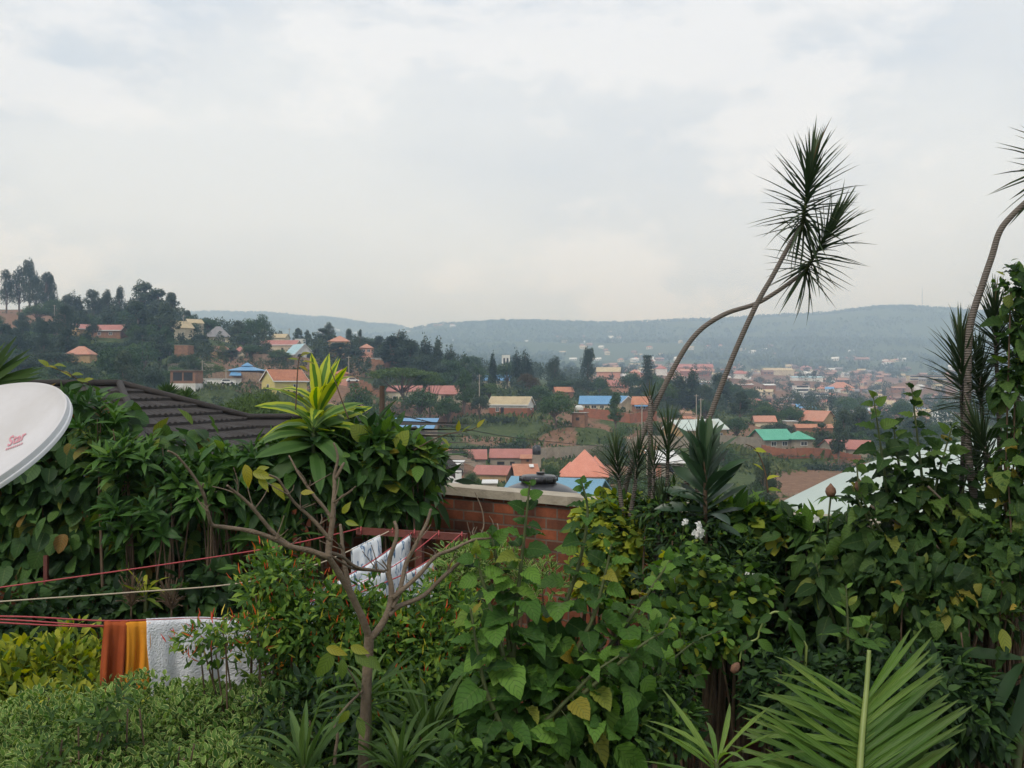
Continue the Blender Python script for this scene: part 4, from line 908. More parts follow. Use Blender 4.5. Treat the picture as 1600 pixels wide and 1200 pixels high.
CB=[('column',622,513,44,395,'t_dark','tallest of the dark conifers on the ridge, with a pointed top'),
('tall',612,525,56,385,'t_dark','bulky dark tree at the left of the ridge conifers'),
('tall',640,530,60,380,'t_dark','bulky dark tree in the middle of the ridge conifers'),
('column',665,521,30,400,'t_dark','twin-topped conifer right of the tallest one'),
('column',685,523,26,400,'t_feath','feathery conifer near the right end of the ridge grove'),
('column',703,531,24,395,'t_feath','last narrow conifer at the right end of the ridge grove'),
('round',668,545,70,370,'t_dark','dark bushy tree at the foot of the ridge conifers'),
('round',700,555,60,380,'t_round','green bushy tree at the right foot of the ridge conifers'),
('round',740,563,50,400,'t_round','round tree behind the slender tree'),
('round',690,575,50,350,'t_round','broad tree between the acacia and the slender tree'),
('column',771,543,19,420,'t_dark','single columnar cypress with pointed top'),
('column',808,544,24,420,'t_dark','left tree of the dark upright pair right of the cypress'),
('column',822,545,24,415,'t_dark','right tree of the dark upright pair right of the cypress'),
('round',793,560,46,430,'t_round','round tree at the foot of the dark upright pair'),
('round',825,578,42,370,'t_rust','round tree with rusty reddish crown'),
('round',842,597,50,340,'t_round','round green tree in front of the rusty crown'),
('round',765,595,60,345,'t_acacia','light green tree behind the beige-roofed house'),
('feather',867,559,28,450,'t_feath','grey feathery tree left of the tall shaggy one'),
('feather',919,546,30,450,'t_feath','tall shaggy tree with drooping tufts near the warehouse'),
('round',912,585,44,420,'t_dark','dark round tree below the tall shaggy one'),
('round',938,586,34,440,'t_round','round tree right of the tall shaggy one'),
('round',880,590,60,430,'t_round','green tree below the grey feathery one'),
('norfolk',1012,553,28,430,'t_dark','dark tiered conifer, tallest on the way to the town'),
('round',1003,598,34,400,'t_dark','dark bushy tree at the foot of the tiered conifer'),
('round',1036,590,50,400,'t_acacia','yellowish green tree right of the tiered conifer'),
('round',948,602,26,400,'t_olive','pale grey-green tree beside the blue roof'),
('tall',962,612,34,290,'t_round','loose tree standing in front of the blue-roofed house'),
('column',1062,575,36,420,'t_feath','hazy conifer left of the pair between the leaning trunks'),
('column',1083,572,34,425,'t_feath','hazy conifer right of the pair between the leaning trunks'),
('round',1098,595,44,420,'t_feath','hazy bushy tree between the leaning trunks'),
('tall',1125,582,50,430,'t_feath','hazy tall tree right of the second leaning trunk'),
('round',1045,635,44,300,'t_round','green tree by the dirt road'),
('bush',1020,655,50,275,'t_round','bush left of the pale grey roof'),
('tall',1156,612,42,320,'t_dark','dark pointed tree above the green roof'),
('round',1150,648,52,290,'t_round','dense tree between the pale grey roof and the green roof'),
('round',1195,628,50,350,'t_round','round tree behind the salmon roofs'),
('round',1235,632,54,345,'t_round','round tree above the white flat shed'),
('round',1215,655,60,300,'t_dark','dark bushy tree right behind the green roof'),
('round',1262,655,30,330,'t_round','small tree between the shed and the orange gable'),
('round',1180,620,60,420,'t_round','hazy round tree at the near edge of the town'),
('tall',1285,660,36,270,'t_feath','wispy tree at the right end of the green roof'),
('tall',1318,640,36,280,'t_feath','wispy grey tree above the dull red roofs'),
('tall',1342,635,50,300,'t_feath','tall soft tree left of the leafy spires'),
('tall',1310,655,30,240,'t_feath','thin dark tree between the two dull red roofs'),
('tall',1375,650,60,330,'t_feath','hazy tree half hidden behind the leafy spires'),
('tall',1428,655,60,340,'t_dark','dark hazy tree right behind the leafy spires'),
('round',658,602,70,290,'t_round','dense green tree under the flat-topped acacia'),
('round',700,612,50,285,'t_round','bushy tree below the porch of the red-roofed house'),
('round',560,590,60,260,'t_round','dark tree behind the striped plant, left of the pole'),
('bush',575,605,60,230,'t_round','leafy bush left of the dark pole'),
('tall',726,577,36,300,'t_round','slender tree with bare lower trunk beside the red-roofed house'),
('round',749,612,34,290,'t_dark','dark tree at the left end of the beige-roofed house'),
('round',868,605,62,262,'t_round','spreading mango-like tree with bare trunk right of the beige-roofed house'),
('bush',660,645,30,180,'t_feath','thin bush over the flat blue roof'),
('bush',625,640,50,230,'t_olive','olive shrub at the foot of the dark pole'),
('bush',838,612,40,320,'t_dark','dark bush above the right gable of the beige roof'),
('round',737,732,33,150,'t_round','round bush left of the white-roofed hut by the wall'),
('round',862,718,34,165,'t_round','round tree with yellow flecks left of the salmon roof'),
('bush',848,737,34,150,'t_olive','low bush in front of the rusty roof'),
('bush',890,743,34,60,'t_acacia','bright green bush poking over the pale blue roof'),
('bush',965,660,50,235,'t_round','scrubby bush under the dirt road'),
('bush',715,690,60,212,'t_round','dark round bush under the terraces above the red roofs'),
('bush',1185,742,70,95,'t_round','grey-green shrub at the edge of the bare field'),
('tall',1195,715,50,120,'t_feath','thin scrubby tree beside the bare field'),
('bush',980,715,70,150,'t_round','scrubby tree behind the spiky garden plants'),
('bush',1130,690,60,225,'t_round','bush against the grey boundary wall'),
('bush',935,690,50,225,'t_olive','scrub between the cement wall and the salmon roof')]
for i,(k,px,yt,w,d,mt,lb) in enumerate(CB): tree(k,px,yt,w,d,lb,CT,mt,i%4,n=2600 if d>200 else 5200,leaf=.42 if d>200 else .28)
tree('acacia',628,568,116,300,'wide flat-topped acacia spreading like an umbrella','acacia trees','t_acacia',1,n=5200,leaf=.34,name='acacia_tree')
tree('acacia',672,578,50,296,'small flat-topped acacia touching the wide one on its right','acacia trees','t_acacia',2,n=3200,leaf=.36,name='acacia_tree')
# near trees between the tiled roof and the slope
for i,(k,px,yt,w,d,mt,lb) in enumerate([('acacia',402,588,150,85,'t_acacia','feathery light green tree behind the black tiled roof'),
 ('round',338,594,110,70,'t_round','rounded dark green tree right behind the black tiled roof'),('round',392,610,130,72,'t_round','leafy tree between the tiled roof and the striped plant'),
 ('bush',440,604,110,90,'t_olive','pale bush behind the striped plant')]):
    tree(k,px,yt,w,d,lb,'trees behind the black tiled roof',mt,i%3,n=9000,leaf=.2)

# --- scattered trees that close the slopes; none may hide a house that the photo shows
BOX=[]; CAND=[]
def fill(px0,px1,d0,d1,n,hr,kinds,where,group,seed,gap=3.2,avoid=.45,tol=.18):
    rr=random.Random(seed); k=0; tries=0; put=[]
    names={'round':'round-crowned','tall':'loose-crowned','feather':'feathery','column':'columnar','bush':'low bushy'}
    mats={'round':('t_round','t_round','t_dark'),'tall':('t_feath','t_round','t_dark'),'feather':('t_feath','t_feath','t_dark'),'column':('t_dark','t_feath'),'bush':('t_round','t_olive','t_acacia')}
    while k<n and tries<n*40:
        tries+=1; px=rr.uniform(px0,px1); d=math.exp(rr.uniform(math.log(d0),math.log(d1))); x=X(px,d)
        if soil_at(np.array([x]),np.array([d]))[0]>avoid: continue
        kd=rr.choice(kinds); h=rr.uniform(*hr)*(.45 if kd=='bush' else 1); W=h*{'round':1.0,'tall':.66,'feather':.52,'column':.36,'bush':1.35}[kd]
        z=tz(x,d); yb=600-(z-CZ)*F/d; yt=600-(z+h-CZ)*F/d; w=W*F/d
        if any((x-a)**2+(d-b)**2<(gap+W*.25)**2 for a,b in put): continue
        bad=False
        for a0,a1,b0,b1,dd in BOX:
            if dd>d-2:
                ox=min(a1,px+w/2)-max(a0,px-w/2); oy=min(b1,yb)-max(b0,yt)
                if ox>tol*(a1-a0) and oy>.25*(b1-b0) : bad=True;break
            elif dd<=d-2 and abs(px-(a0+a1)/2)<(a1-a0)*.5 and d-dd<8: bad=True;break
        if bad: continue
        put.append((x,d)); CAND.append((w*min(yb-yt,60),(kd,px,yt,w,d,'%s %s'%(names[kd],where),group+', '+names[kd],rr.choice(mats[kd]),rr.randrange(4),2600 if d>250 else 4200,.42 if d>250 else .3),(x,d,z,h,W))); k+=1
for a in HB: BOX.append((a[0],a[1],a[2],a[3],a[4]))
fill(-60,300,330,560,150,(7,15),['round','tall','tall','feather','feather'],'tree in the thick cover of the far left slope','trees filling the left slope',1,gap=2.2,tol=.38)
fill(-60,310,190,330,46,(7,13),['round','round','tall','bush'],'tree on the lower left slope above the creeper','trees on the lower left slope',2)
fill(290,610,330,540,200,(4,11),['round','tall','tall','bush','feather'],'tree between the houses of the upper slope','trees between the upper houses',3,gap=2.2,tol=.3)
fill(300,660,200,330,90,(2.5,6),['round','bush','round','tall'],'tree on the slope behind the striped plant','trees behind the striped plant',4)
fill(560,780,340,520,80,(6,13),['round','round','tall','column'],'tree in the wood behind the flat-topped acacia','trees behind the acacia',5)
fill(730,1130,335,520,130,(4,9),['round','round','tall','bush','feather'],'tree on the rise behind the beige and blue roofs','trees behind the beige and blue roofs',6)
fill(1020,1480,265,520,150,(4,9),['round','round','tall','bush','feather'],'tree around the green roof across the valley','trees around the green roof',7)
fill(680,1340,150,330,46,(1.6,4),['bush','bush','round'],'shrub on the terraced slope','shrubs on the terraces',8,gap=2,avoid=.6)
fill(1050,1350,60,150,16,(2.5,5),['bush','round'],'shrub in the valley bottom beyond the garden','shrubs in the valley bottom',9,gap=2)
# hedges on the terraces
def hedge(label, pts, h, w, n, mat='t_round', leaf=.5):
    c=[Vector((X(px,d),d,0)) for px,d in pts]; c=spline(c,12); ps=[]
    cc=np.array([(p.x,p.y,tz(p.x,p.y)) for p in c]); t=rng.uniform(0,len(cc)-1.001,n); i=t.astype(int); f=(t-i)[:,None]
    b=cc[i]*(1-f)+cc[i+1]*f; u=rand_unit(n); u[:,2]=np.abs(u[:,2]); lump=1+.25*np.sin(t*2.1)+.15*np.sin(t*5.3)
    pos=b+u*np.array([[w,w,h]])*(lump*rng.uniform(.6,1,n)**.5)[:,None]
    v,fq,l=assemble('q',pos,norm(u+rand_unit(n)),norm(u+np.array([[0,0,.6]])+.6*rand_unit(n)),leaf*rng.uniform(.6,1.3,n),rng.uniform(0,1,n))
    return tag(leaves_obj('hedge',[(v,fq,l)],[M[mat]]),label,'hedge','hedge rows on the terraces')
hedge('dark hedge row on the upper terrace above the red-roofed row',[(690,238),(740,240),(790,246),(818,252)],1.6,2.0,3000,'t_dark')
hedge('bright grassy hedge row on the lower terrace above the red-roofed row',[(690,226),(730,228),(790,233),(820,238)],1.2,1.6,2600,'t_acacia')
hedge('short upright hedge at the right end of the upper terrace',[(812,252),(815,262)],2.2,1.2,900,'t_round')
hedge('scrubby hedge below the mud-brick hut',[(870,248),(910,246),(960,244)],1.2,1.8,1800,'t_round')
hedge('dark hedge in front of the beige-roofed house',[(760,288),(790,287),(805,288)],1.0,1.3,900,'t_dark')
hedge('dark hedge line along the top of the bare field',[(1255,232),(1300,234),(1340,238)],1.3,1.6,1400,'t_dark')
# grass and weeds on the terraces: nobody could count it
M['t_weed']=farleaf('weeds_and_grass',(.03,.052,.018),(.058,.085,.026),(.12,.14,.045))
def weeds(n=90000):
    px=rng.uniform(-40,1450,n); d=np.exp(rng.uniform(np.log(150),np.log(560),n)); x=(px-800)/F*d
    nz=np.array([noise.noise(Vector((a*.06,b*.06,0))) for a,b in zip(x,d)]); k=(nz>-.12)&(soil_at(x,d)<.72*rng.uniform(.5,1.2,n)); x=x[k];d=d[k]; nz=nz[k]; n=len(x)
    pos=np.stack([x,d,terr(x,d)],1); u=rand_unit(n); u[:,2]=np.abs(u[:,2])+.8
    tag(leaves_obj('grass',[assemble('q',pos,u,rand_unit(n)+np.array([[0,-.6,.8]]),rng.uniform(.25,.8,n)*(1+d/700)*(1+(nz>.15)*.6),np.clip(rng.uniform(0,.7,n)+nz*.6,0,1))],[M['t_weed']]),kind='stuff')
weeds()
# ---------------------------------------------------------------- the town and the far hills
def town_proto(roof, wall, hip):
    mb=MB(); mb.box(-4,4,-3,3,-3,3,0)
    if hip: rr=[(-4.5,-3.5,3),(4.5,-3.5,3),(4.5,3.5,3),(-4.5,3.5,3),(-1.2,0,5),(1.2,0,5)]; mb.raw(rr,[(0,1,5,4),(1,2,5),(2,3,4,5),(3,0,4),(0,3,2,1)],1)
    else:
        mb.raw([(-4,-3,3),(-4,0,4.6),(-4,3,3)],[(0,2,1)],0); mb.raw([(4,-3,3),(4,0,4.6),(4,3,3)],[(0,1,2)],0)
        rr=[(-4.5,-3.5,2.75),(4.5,-3.5,2.75),(4.5,3.5,2.75),(-4.5,3.5,2.75),(-4.5,0,4.75),(4.5,0,4.75)]; mb.raw(rr,[(0,1,5,4),(2,3,4,5)],1)
    for x in (-2.4,.2,2.6): mb.box(x-.5,x+.5,-3.05,-2.98,.9,2.2,2)
    o=mb.build('house',[M[wall],M[roof],M['dark']]); me=o.data; bpy.data.objects.remove(o); return me
M['trust']=surf('weathered_sheet_roof',(.30,.16,.11),(.38,.22,.15),.7,.85,.1)
M['torange']=surf('faded_tile_roof',(.40,.17,.11),(.46,.21,.14),.7,.85,.1)
M['tbrown']=surf('town_brown_roof',(.19,.12,.09),(.26,.17,.13),.8,.9,.1)
TP=[(town_proto('trust','mudbrick',False),'rust-coloured'),(town_proto('torange','cream',True),'orange'),(town_proto('tbrown','mudbrick',False),'brown'),
    (town_proto('beigeroof','cream',False),'dusty beige'),(town_proto('whiteroof','white',False),'whitish'),(town_proto('redroof','pinkwall',True),'dull red'),(town_proto('greyroof','greywall',False),'grey'),(town_proto('blueroof','white',False),'blue')]
TW=np.array([.25,.12,.2,.13,.1,.07,.1,.03])
def far_house(x,y,me,label,group,s=1.0):
    o=bpy.data.objects.new('house',me); C.objects.link(o); o.location=(x,y,tz(x,y)); o.rotation_euler=(0,0,R(random.uniform(-35,35)))
    o.scale=(s*random.uniform(.8,1.7),s*random.uniform(.8,1.2),s*random.uniform(.8,1.25)); tag(o,label,'house',group)
r0=random.Random(5); cnt=0; used=[]; HC=[]
while cnt<330:
    px=r0.uniform(925,1500); d=math.exp(r0.uniform(math.log(520),math.log(2300)))
    if px<1120 and d<620: continue
    x=X(px,d)
    if any((x-a)**2+(d-b)**2<(8+d*.005)**2 for a,b in used): continue
    used.append((x,d)); k=r0.choices(range(8),TW)[0]
    HC.append((x,d,TP[k][0],'small hazy house with %s roof in the valley town'%TP[k][1],'town houses with %s roofs'%TP[k][1],1.0+max(0,(d-900)/1600))); cnt+=1
# clusters on the far slopes
cl=[(1010,2900,120,250),(1060,3300,110,200),(940,3000,90,180),(880,3500,120,250),(700,4200,60,300),(560,4400,60,300),(620,4600,60,200),(520,4700,50,200),(1180,3000,90,200),(1330,2700,90,200),(1400,2500,60,150),(1000,2500,80,100),(980,3700,100,200)]
for i in range(120):
    a=cl[i%len(cl)]; px=r0.gauss(a[0],a[2]*.35); d=max(2350,r0.gauss(a[1],a[3])); k=r0.choices([0,1,3,4,2],[.2,.12,.25,.35,.08])[0]
    HC.append((X(px,d),d,TP[k][0],'tiny pale dot of a house with %s roof on the far hillside'%TP[k][1],'far hillside houses with %s roofs'%TP[k][1],1.7))
HC.sort(key=lambda a:a[1]/a[5])
hroom=292-sum(1 for o in C.objects if o.get('category')=='house')
for a in HC[:hroom]: far_house(*a)
def distant_houses(rest):
    mb=MB(); mats=[]; rr=random.Random(9)
    for x,y,me,_,_,s in rest:
        Mx=Matrix.Translation((x,y,tz(x,y)))@Matrix.Rotation(R(rr.uniform(-35,35)),4,'Z')@Matrix.Diagonal((s*rr.uniform(.8,1.7),s*rr.uniform(.8,1.2),s*rr.uniform(.8,1.25),1))
        b=len(mb.v); mb.v += [tuple(Mx@v.co) for v in me.vertices]
        for p in me.polygons:
            m=me.materials[p.material_index]
            if m not in mats: mats.append(m)
            mb.f.append(tuple(i+b for i in p.vertices)); mb.m.append(mats.index(m))
    tag(mb.build('distant_houses',mats),kind='stuff')
distant_houses(HC[hroom:])
cnt=0
while cnt<620:
    px=r0.uniform(735,1560); d=math.exp(r0.uniform(math.log(480),math.log(2300)))
    if px<930 and d<560: continue
    x=X(px,d); k=r0.choices(['round','tall','feather','column','bush'],[.45,.2,.15,.05,.15])[0]
    h=r0.uniform(7,15)*(1.0+max(0,(d-900)/2500)); z=tz(x,d)
    W=h*{'round':.95,'tall':.6,'feather':.5,'column':.35,'bush':1.1}[k]*F/d
    t={'round':'round-crowned','tall':'loose-crowned','feather':'feathery','column':'columnar','bush':'low bushy'}[k]
    CAND.append((W*h*F/d,(k,px,600-(z+h-CZ)*F/d,W,d,'%s dark tree standing among the hazy town houses'%t,'%s trees in the town'%t,{'round':'t_round','tall':'t_feath','feather':'t_feath','column':'t_dark','bush':'t_round'}[k],cnt%4,2600,.42),(x,d,z,h,W*d/F))); cnt+=1
# the trees that show largest stand as trees of their own, the rest are one woodland
CAND.sort(key=lambda c:-c[0])
room=286-sum(1 for o in C.objects if o.get('category')=='tree')-7
for _,a,_q in CAND[:room]: tree(*a[:7],mat=a[7],seed=a[8],n=a[9],leaf=a[10])
def woodland(rest, per=230):
    r=np.array([q for _,_,q in rest]); n=len(r); cn=9
    cu=rand_unit(n*cn).reshape(n,cn,3); cu[...,2]=np.abs(cu[...,2])*1.0
    cc=cu*np.stack([r[:,4]*.34,r[:,4]*.34,r[:,3]*.52],1)[:,None]+np.stack([r[:,0],r[:,1],r[:,2]+r[:,3]*.28],1)[:,None]
    idx=np.repeat(np.arange(n),per); ck=rng.integers(0,cn,n*per); u=rand_unit(n*per)
    pos=cc[idx,ck]+u*(rng.uniform(.4,1,n*per)**.5)[:,None]*np.stack([r[:,4]*.24,r[:,4]*.24,r[:,3]*.17],1)[idx]
    ct=rng.uniform(0,1,(n,cn)); tt=rng.uniform(0,.6,n)
    tag(leaves_obj('trees',[assemble('q',pos,u+.6*rand_unit(n*per)+np.array([[0,0,.4]]),u+.5*rand_unit(n*per)+np.array([[0,0,.6]]),r[idx,3]*.085*rng.uniform(.6,1.3,n*per),np.clip(tt[idx]+.4*ct[idx,ck],0,1))],[M['t_feath']]),kind='stuff')
woodland(CAND[room:])
def forest(n=30000):
    px=rng.uniform(150,1750,n); d=rng.uniform(2200,6200,n); x=(px-800)/F*d
    nz=np.array([noise.fractal(Vector((a*.0022,b*.0022,7.7)),1,2,3) for a,b in zip(x,d)]); k=nz>-.12; x=x[k];d=d[k]
    # denser rows on the skyline
    m=3000; sx=rng.uniform(280,1620,m); sd=np.where(sx<640,6000,4500)+rng.uniform(-120,60,m); x=np.concatenate([x,(sx-800)/F*sd]); d=np.concatenate([d,sd]); n=len(x)
    z=terr(x,d); h=rng.uniform(6,17,n); rep=7; idx=np.repeat(np.arange(n),rep); u=rand_unit(n*rep); u[:,2]=np.abs(u[:,2])
    pos=np.stack([x,d,z],1)[idx]+u*np.stack([h*.42,h*.42,h*.75],1)[idx]
    sc=h[idx]*.5; tr=np.repeat(rng.uniform(0,1,n),rep)
    tag(leaves_obj('forest',[assemble('q',pos,u+.6*rand_unit(n*rep)+np.array([[0,0,.5]]),u+.5*rand_unit(n*rep)+np.array([[0,-.5,.3]]),sc,np.clip(tr*.6+rng.uniform(0,.4,n*rep),0,1),wid=1.3)],[M['t_feath']]),kind='stuff')
forest()
# mast on the far summit, poles
def mast():
    d=4480; a=P(1441,481,d); b=P(1441,447,d); root=empty('radio_mast',(a.x,d,a.z),0,'thin radio mast on the far rounded summit','mast'); mb=MB(); h=b.z-a.z
    for i in range(3):
        g=i*2.094; mb.tube([(2.2*math.cos(g),2.2*math.sin(g),-8),(.5*math.cos(g),.5*math.sin(g),h)],[.5,.25],4)
    for k in range(12):
        z=k*h/12; rr=lerp(2.2,.5,k/12)
        for i in range(3):
            g=i*2.094;g2=g+2.094; mb.tube([(rr*math.cos(g),rr*math.sin(g),z),(rr*math.cos(g2),rr*math.sin(g2),z+h/12)],.22,4)
    mb.build('lattice',M['concrete'],root); t=MB(); t.tube([(0,0,h),(0,0,h+14)],.3,5); t.build('antenna',M['concrete'],root)
mast()
def pole(label,px,yt,yb,d,r=.13,mat='concrete',arm=True):
    zb=CZ+(600-yb)*d/F; zt=CZ+(600-yt)*d/F; root=empty('utility_pole',(X(px,d),d,zb),0,label,'pole','utility poles'); mb=MB(); mb.tube([(0,0,-4),(0,0,zt-zb)],[r*1.3,r],8); mb.build('post',M[mat],root)
    if arm: a=MB(); a.box(-.8,.8,-.06,.06,zt-zb-.6,zt-zb-.45); a.build('crossarm',M[mat],root)
for px,yt,yb,d,l in ((545,556,592,330,'pale concrete pole above the gatehouse'),(749,585,614,330,'pale pole behind the red-roofed porch house'),(1003,629,663,280,'concrete pole by the brown shed'),(1095,622,657,300,'concrete pole by the dirt road, right of a paler one'),(1088,616,652,330,'paler concrete pole by the dirt road, left of two'),(85,476,506,470,'grey pole on the red earth bank'),(287,492,516,430,'pole beside the cream gabled house on the slope'),(415,514,532,470,'pale pole on the crest by the dome-shaped tree'),(792,571,592,430,'thin pole behind the blue roofs'),(452,513,528,520,'thin pole on the skyline near the crest houses'),(316,563,592,320,'wooden pole at the right end of the unfinished block'),(353,576,594,310,'short pole left of the blue pavilion')):
    pole(l,px,yt,yb,d)
pole('dark timber pole standing just behind the garden shrubs',597,603,700,42,.11,'wood',False)
def wire(name,label,pts,r,mat='cable'):
    mb=MB(); mb.tube(spline([P(*p) for p in pts],8),r,5); return tag(mb.build(name,M[mat],None,smooth=True),label,'cable' if 'cable' in name else 'rope')
wire('power_cable','black cable sagging from the timber pole across the valley',[(597,640,42),(640,652,46),(700,665,54),(800,683,70),(900,694,90),(1000,701,110),(1100,708,125),(1250,713,150),(1345,715,170),(1420,712,190)],.028)
wire('power_cable','second black cable running left from the timber pole behind the shrub',[(597,645,42),(560,650,38),(500,656,34),(420,660,30)],.02)
def tank_far():
    root=empty('water_tank',P(838.5,708,205),0,'small black water tank on a stand at the end of the red-roofed row','water tank'); mb=MB(); mb.lathe([(0,-.3),(.85,-.3),(.9,-.2),(.9,1.3),(.5,1.6),(.25,1.65),(.25,1.75),(0,1.75)],16); mb.build('tank_body',M['tank'],root,smooth=True); s=MB(); s.box(-.9,.9,-.9,.9,-5,-.3); s.build('stand',M['greywall'],root)
tank_far()
def tank_white():
    root=empty('water_tank',P(905,641,266),0,'white water tank standing on the mud-brick hut','water tank'); mb=MB(); mb.lathe([(0,0),(1.1,0),(1.15,.1),(1.15,.9),(.7,1.3),(.3,1.35),(0,1.35)],16); mb.build('tank_body',M['whiteroof'],root,smooth=True)
tank_white()
def car(label,px,py,d):
    root=empty('parked_car',P(px,py,d),R(20),label,'car'); mb=MB()
    mb.raw([(x,y,z) for y in (-.8,.8) for x,z in ((-2,.35),(2,.35),(2,.75),(1.2,.85),(.6,1.35),(-1.2,1.38),(-1.9,.85))],[tuple(range(7))[::-1],tuple(range(7,14))]+[(i,(i+1)%7,(i+1)%7+7,i+7) for i in range(7)])
    mb.build('body',M['trim'],root)
    for x in (-1.25,1.25):
        for y in (-.82,.82):
            w=MB(); w.lathe([(0,-.1),(.32,-.1),(.34,0),(.32,.1),(0,.1)],14,M=Matrix.Translation((x,y,.33))@Matrix.Rotation(R(90),4,'X')); w.build('wheel',M['tank'],root)
    g=MB(); g.raw([(1.22,-.7,.88),(.64,-.7,1.32),(.64,.7,1.32),(1.22,.7,.88)],[(0,1,2,3)]); 
    for y in (-.815,.815): g.raw([(-1.6,y,.9),(.95,y,.9),(.5,y,1.28),(-1.15,y,1.3)],[(0,1,2,3)])
    g.build('window',M['glass'],root)
car('small silver car parked in the dirt yard by the gatehouse',551,597,318)
car('silver car parked by the low white building below the pavilion',355,600,292)
# ---------------------------------------------------------------- the garden
def garden_wall():
    root=empty('garden_wall',(0,0,0),0,'red brick garden wall with weathered cement coping behind the clothes lines','wall')
    a=Vector((-14,12.6,0)); b=Vector((-.95,12.15,0)); c=Vector((.644,11.0,0)); e=Vector((8,5.6,0))
    h=[2.56,2.55,2.54,2.5]
    for k,(p,q,h0,h1) in enumerate(((a,b,h[0],h[1]),(b,c,h[1],h[2]),(c,e,h[2],h[3]))):
        u=(q-p); L=u.length; u.normalize(); th=.22
        mb=MB(); x0=-.0; z0=-1.3
        mb.raw([(0,0,z0),(L,0,z0),(L,th,z0),(0,th,z0),(0,0,h0),(L,0,h1),(L,th,h1),(0,th,h0)],[(0,3,2,1),(4,5,6,7),(0,1,5,4),(1,2,6,5),(2,3,7,6),(3,0,4,7)])
        o=mb.build('brick_face',M['gbrick'],root); o.location=p; o.rotation_euler=(0,0,math.atan2(u.y,u.x))
        cp=MB(); n=max(int(L/.35),2); vs=[]
        for i in range(n+1):
            t=i/n; z=lerp(h0,h1,t)+noise.noise(Vector((i*.7,k*5,0)))*.006
            vs += [(L*t,-.045,z+.002),(L*t,-.05,z+.105),(L*t,th+.05,z+.11),(L*t,th+.045,z+.002)]
        cp.raw(vs,[(4*i+j,4*i+4+j,4*i+4+(j+1)%4,4*i+(j+1)%4) for i in range(n) for j in range(4)]+[(0,1,2,3),(4*n+3,4*n+2,4*n+1,4*n)])
        o=cp.build('coping',M['coping'],root); o.location=p; o.rotation_euler=(0,0,math.atan2(u.y,u.x))
garden_wall()
def tank():
    root=empty('water_tank',(0.36,13.3,-.05),0,'black plastic water tank with ribbed lid just behind the brick wall','water tank')
    mb=MB(); pr=[(0,0),(.62,0),(.62,.3)]
    for k in range(8): pr += [(.645,.35+k*.25),(.645,.45+k*.25),(.62,.5+k*.25),(.62,.55+k*.25)]
    pr += [(.60,2.40),(.52,2.49),(.40,2.56),(.27,2.61),(.2,2.62)]
    mb.lathe(pr,40); mb.build('tank_body',M['tank'],root,smooth=True)
    l=MB(); l.lathe([(.19,2.61),(.235,2.62),(.25,2.65),(.25,2.69),(.22,2.715),(.05,2.73),(0,2.73)],28)
    for k in range(10):
        a=k*.628; l.tube([(.24*math.cos(a),.24*math.sin(a),2.64),(.24*math.cos(a),.24*math.sin(a),2.71)],.025,6)
    l.build('lid',M['tank'],root,smooth=True)
    s=MB(); s.tube([(.03,0,2.735),(.03,.0,2.76)],.06,8); s.build('vent',M['tank'],root)
    r=MB(); r.box(-.66,.66,-.66,.66,-3,-.0); r.build('stand',M['greywall'],root)
    f=MB(); f.raw([(-.62,.1,2.50),(-.58,.1,2.58),(-.12,.1,2.615),(-.2,.1,2.60)],[(0,1,2,3)])
tank()
# --- shrubs from overlapping leafy masses
def shell(blobs, n, fill=.35, lump=.28, back=.6, seed=0):
    """n points through the ellipsoids given as (px,py,rx,ry,d[,depth]); returns positions and outward directions"""
    W=[];Cn=[];Rd=[]
    for b in blobs:
        px,py,rx,ry,d=b[:5]; rxm=rx*d/F; rym=ry*d/F; rz=b[5] if len(b)>5 else min(.5*(rxm+rym),.7)
        W.append(rxm*rym+rz*rym*.6); Cn.append(P(px,py,d)); Rd.append((rxm,rz,rym))
    W=np.array(W); Cn=np.array(Cn); Rd=np.array(Rd); ps=[];us=[]; tot=0
    while tot<n:
        m=n; k=rng.choice(len(W),m,p=W/W.sum()); u=rand_unit(m)
        keep=(rng.uniform(size=m)>np.where(u[:,1]>.35,back,0))&(rng.uniform(size=m)>np.where(u[:,2]<-.5,.5,0))
        lp=1+lump*np.sin(u[:,0]*5.1+k*1.7+seed)*np.sin(u[:,2]*4.3+k*.9)+lump*.5*np.sin(u[:,0]*11+u[:,2]*9+k)
        r=np.where(rng.uniform(size=m)<fill,rng.uniform(.25,.9,m),rng.uniform(.84,1.04,m))*lp
        p=Cn[k]+u*Rd[k]*r[:,None]; keep&=p[:,2]>.06
        ps.append(p[keep]);us.append(norm(u[keep]/Rd[k][keep])); tot+=keep.sum()
    return np.concatenate(ps)[:n],np.concatenate(us)[:n]
def single(kind, pos, out, size, droop=.2, up=.5, rnd=.7, spread=.4, push=0):
    n=len(pos); pos=pos+out*push; d=norm(out*.8+rand_unit(n)*rnd+np.array([[0,-.1,-droop]]))
    nr=norm(out*.7+np.array([[0,-.15,up]])+rand_unit(n)*.45)
    return assemble(kind,pos,d,nr,size*rng.uniform(1-spread,1+spread,n),rng.uniform(0,1,n))
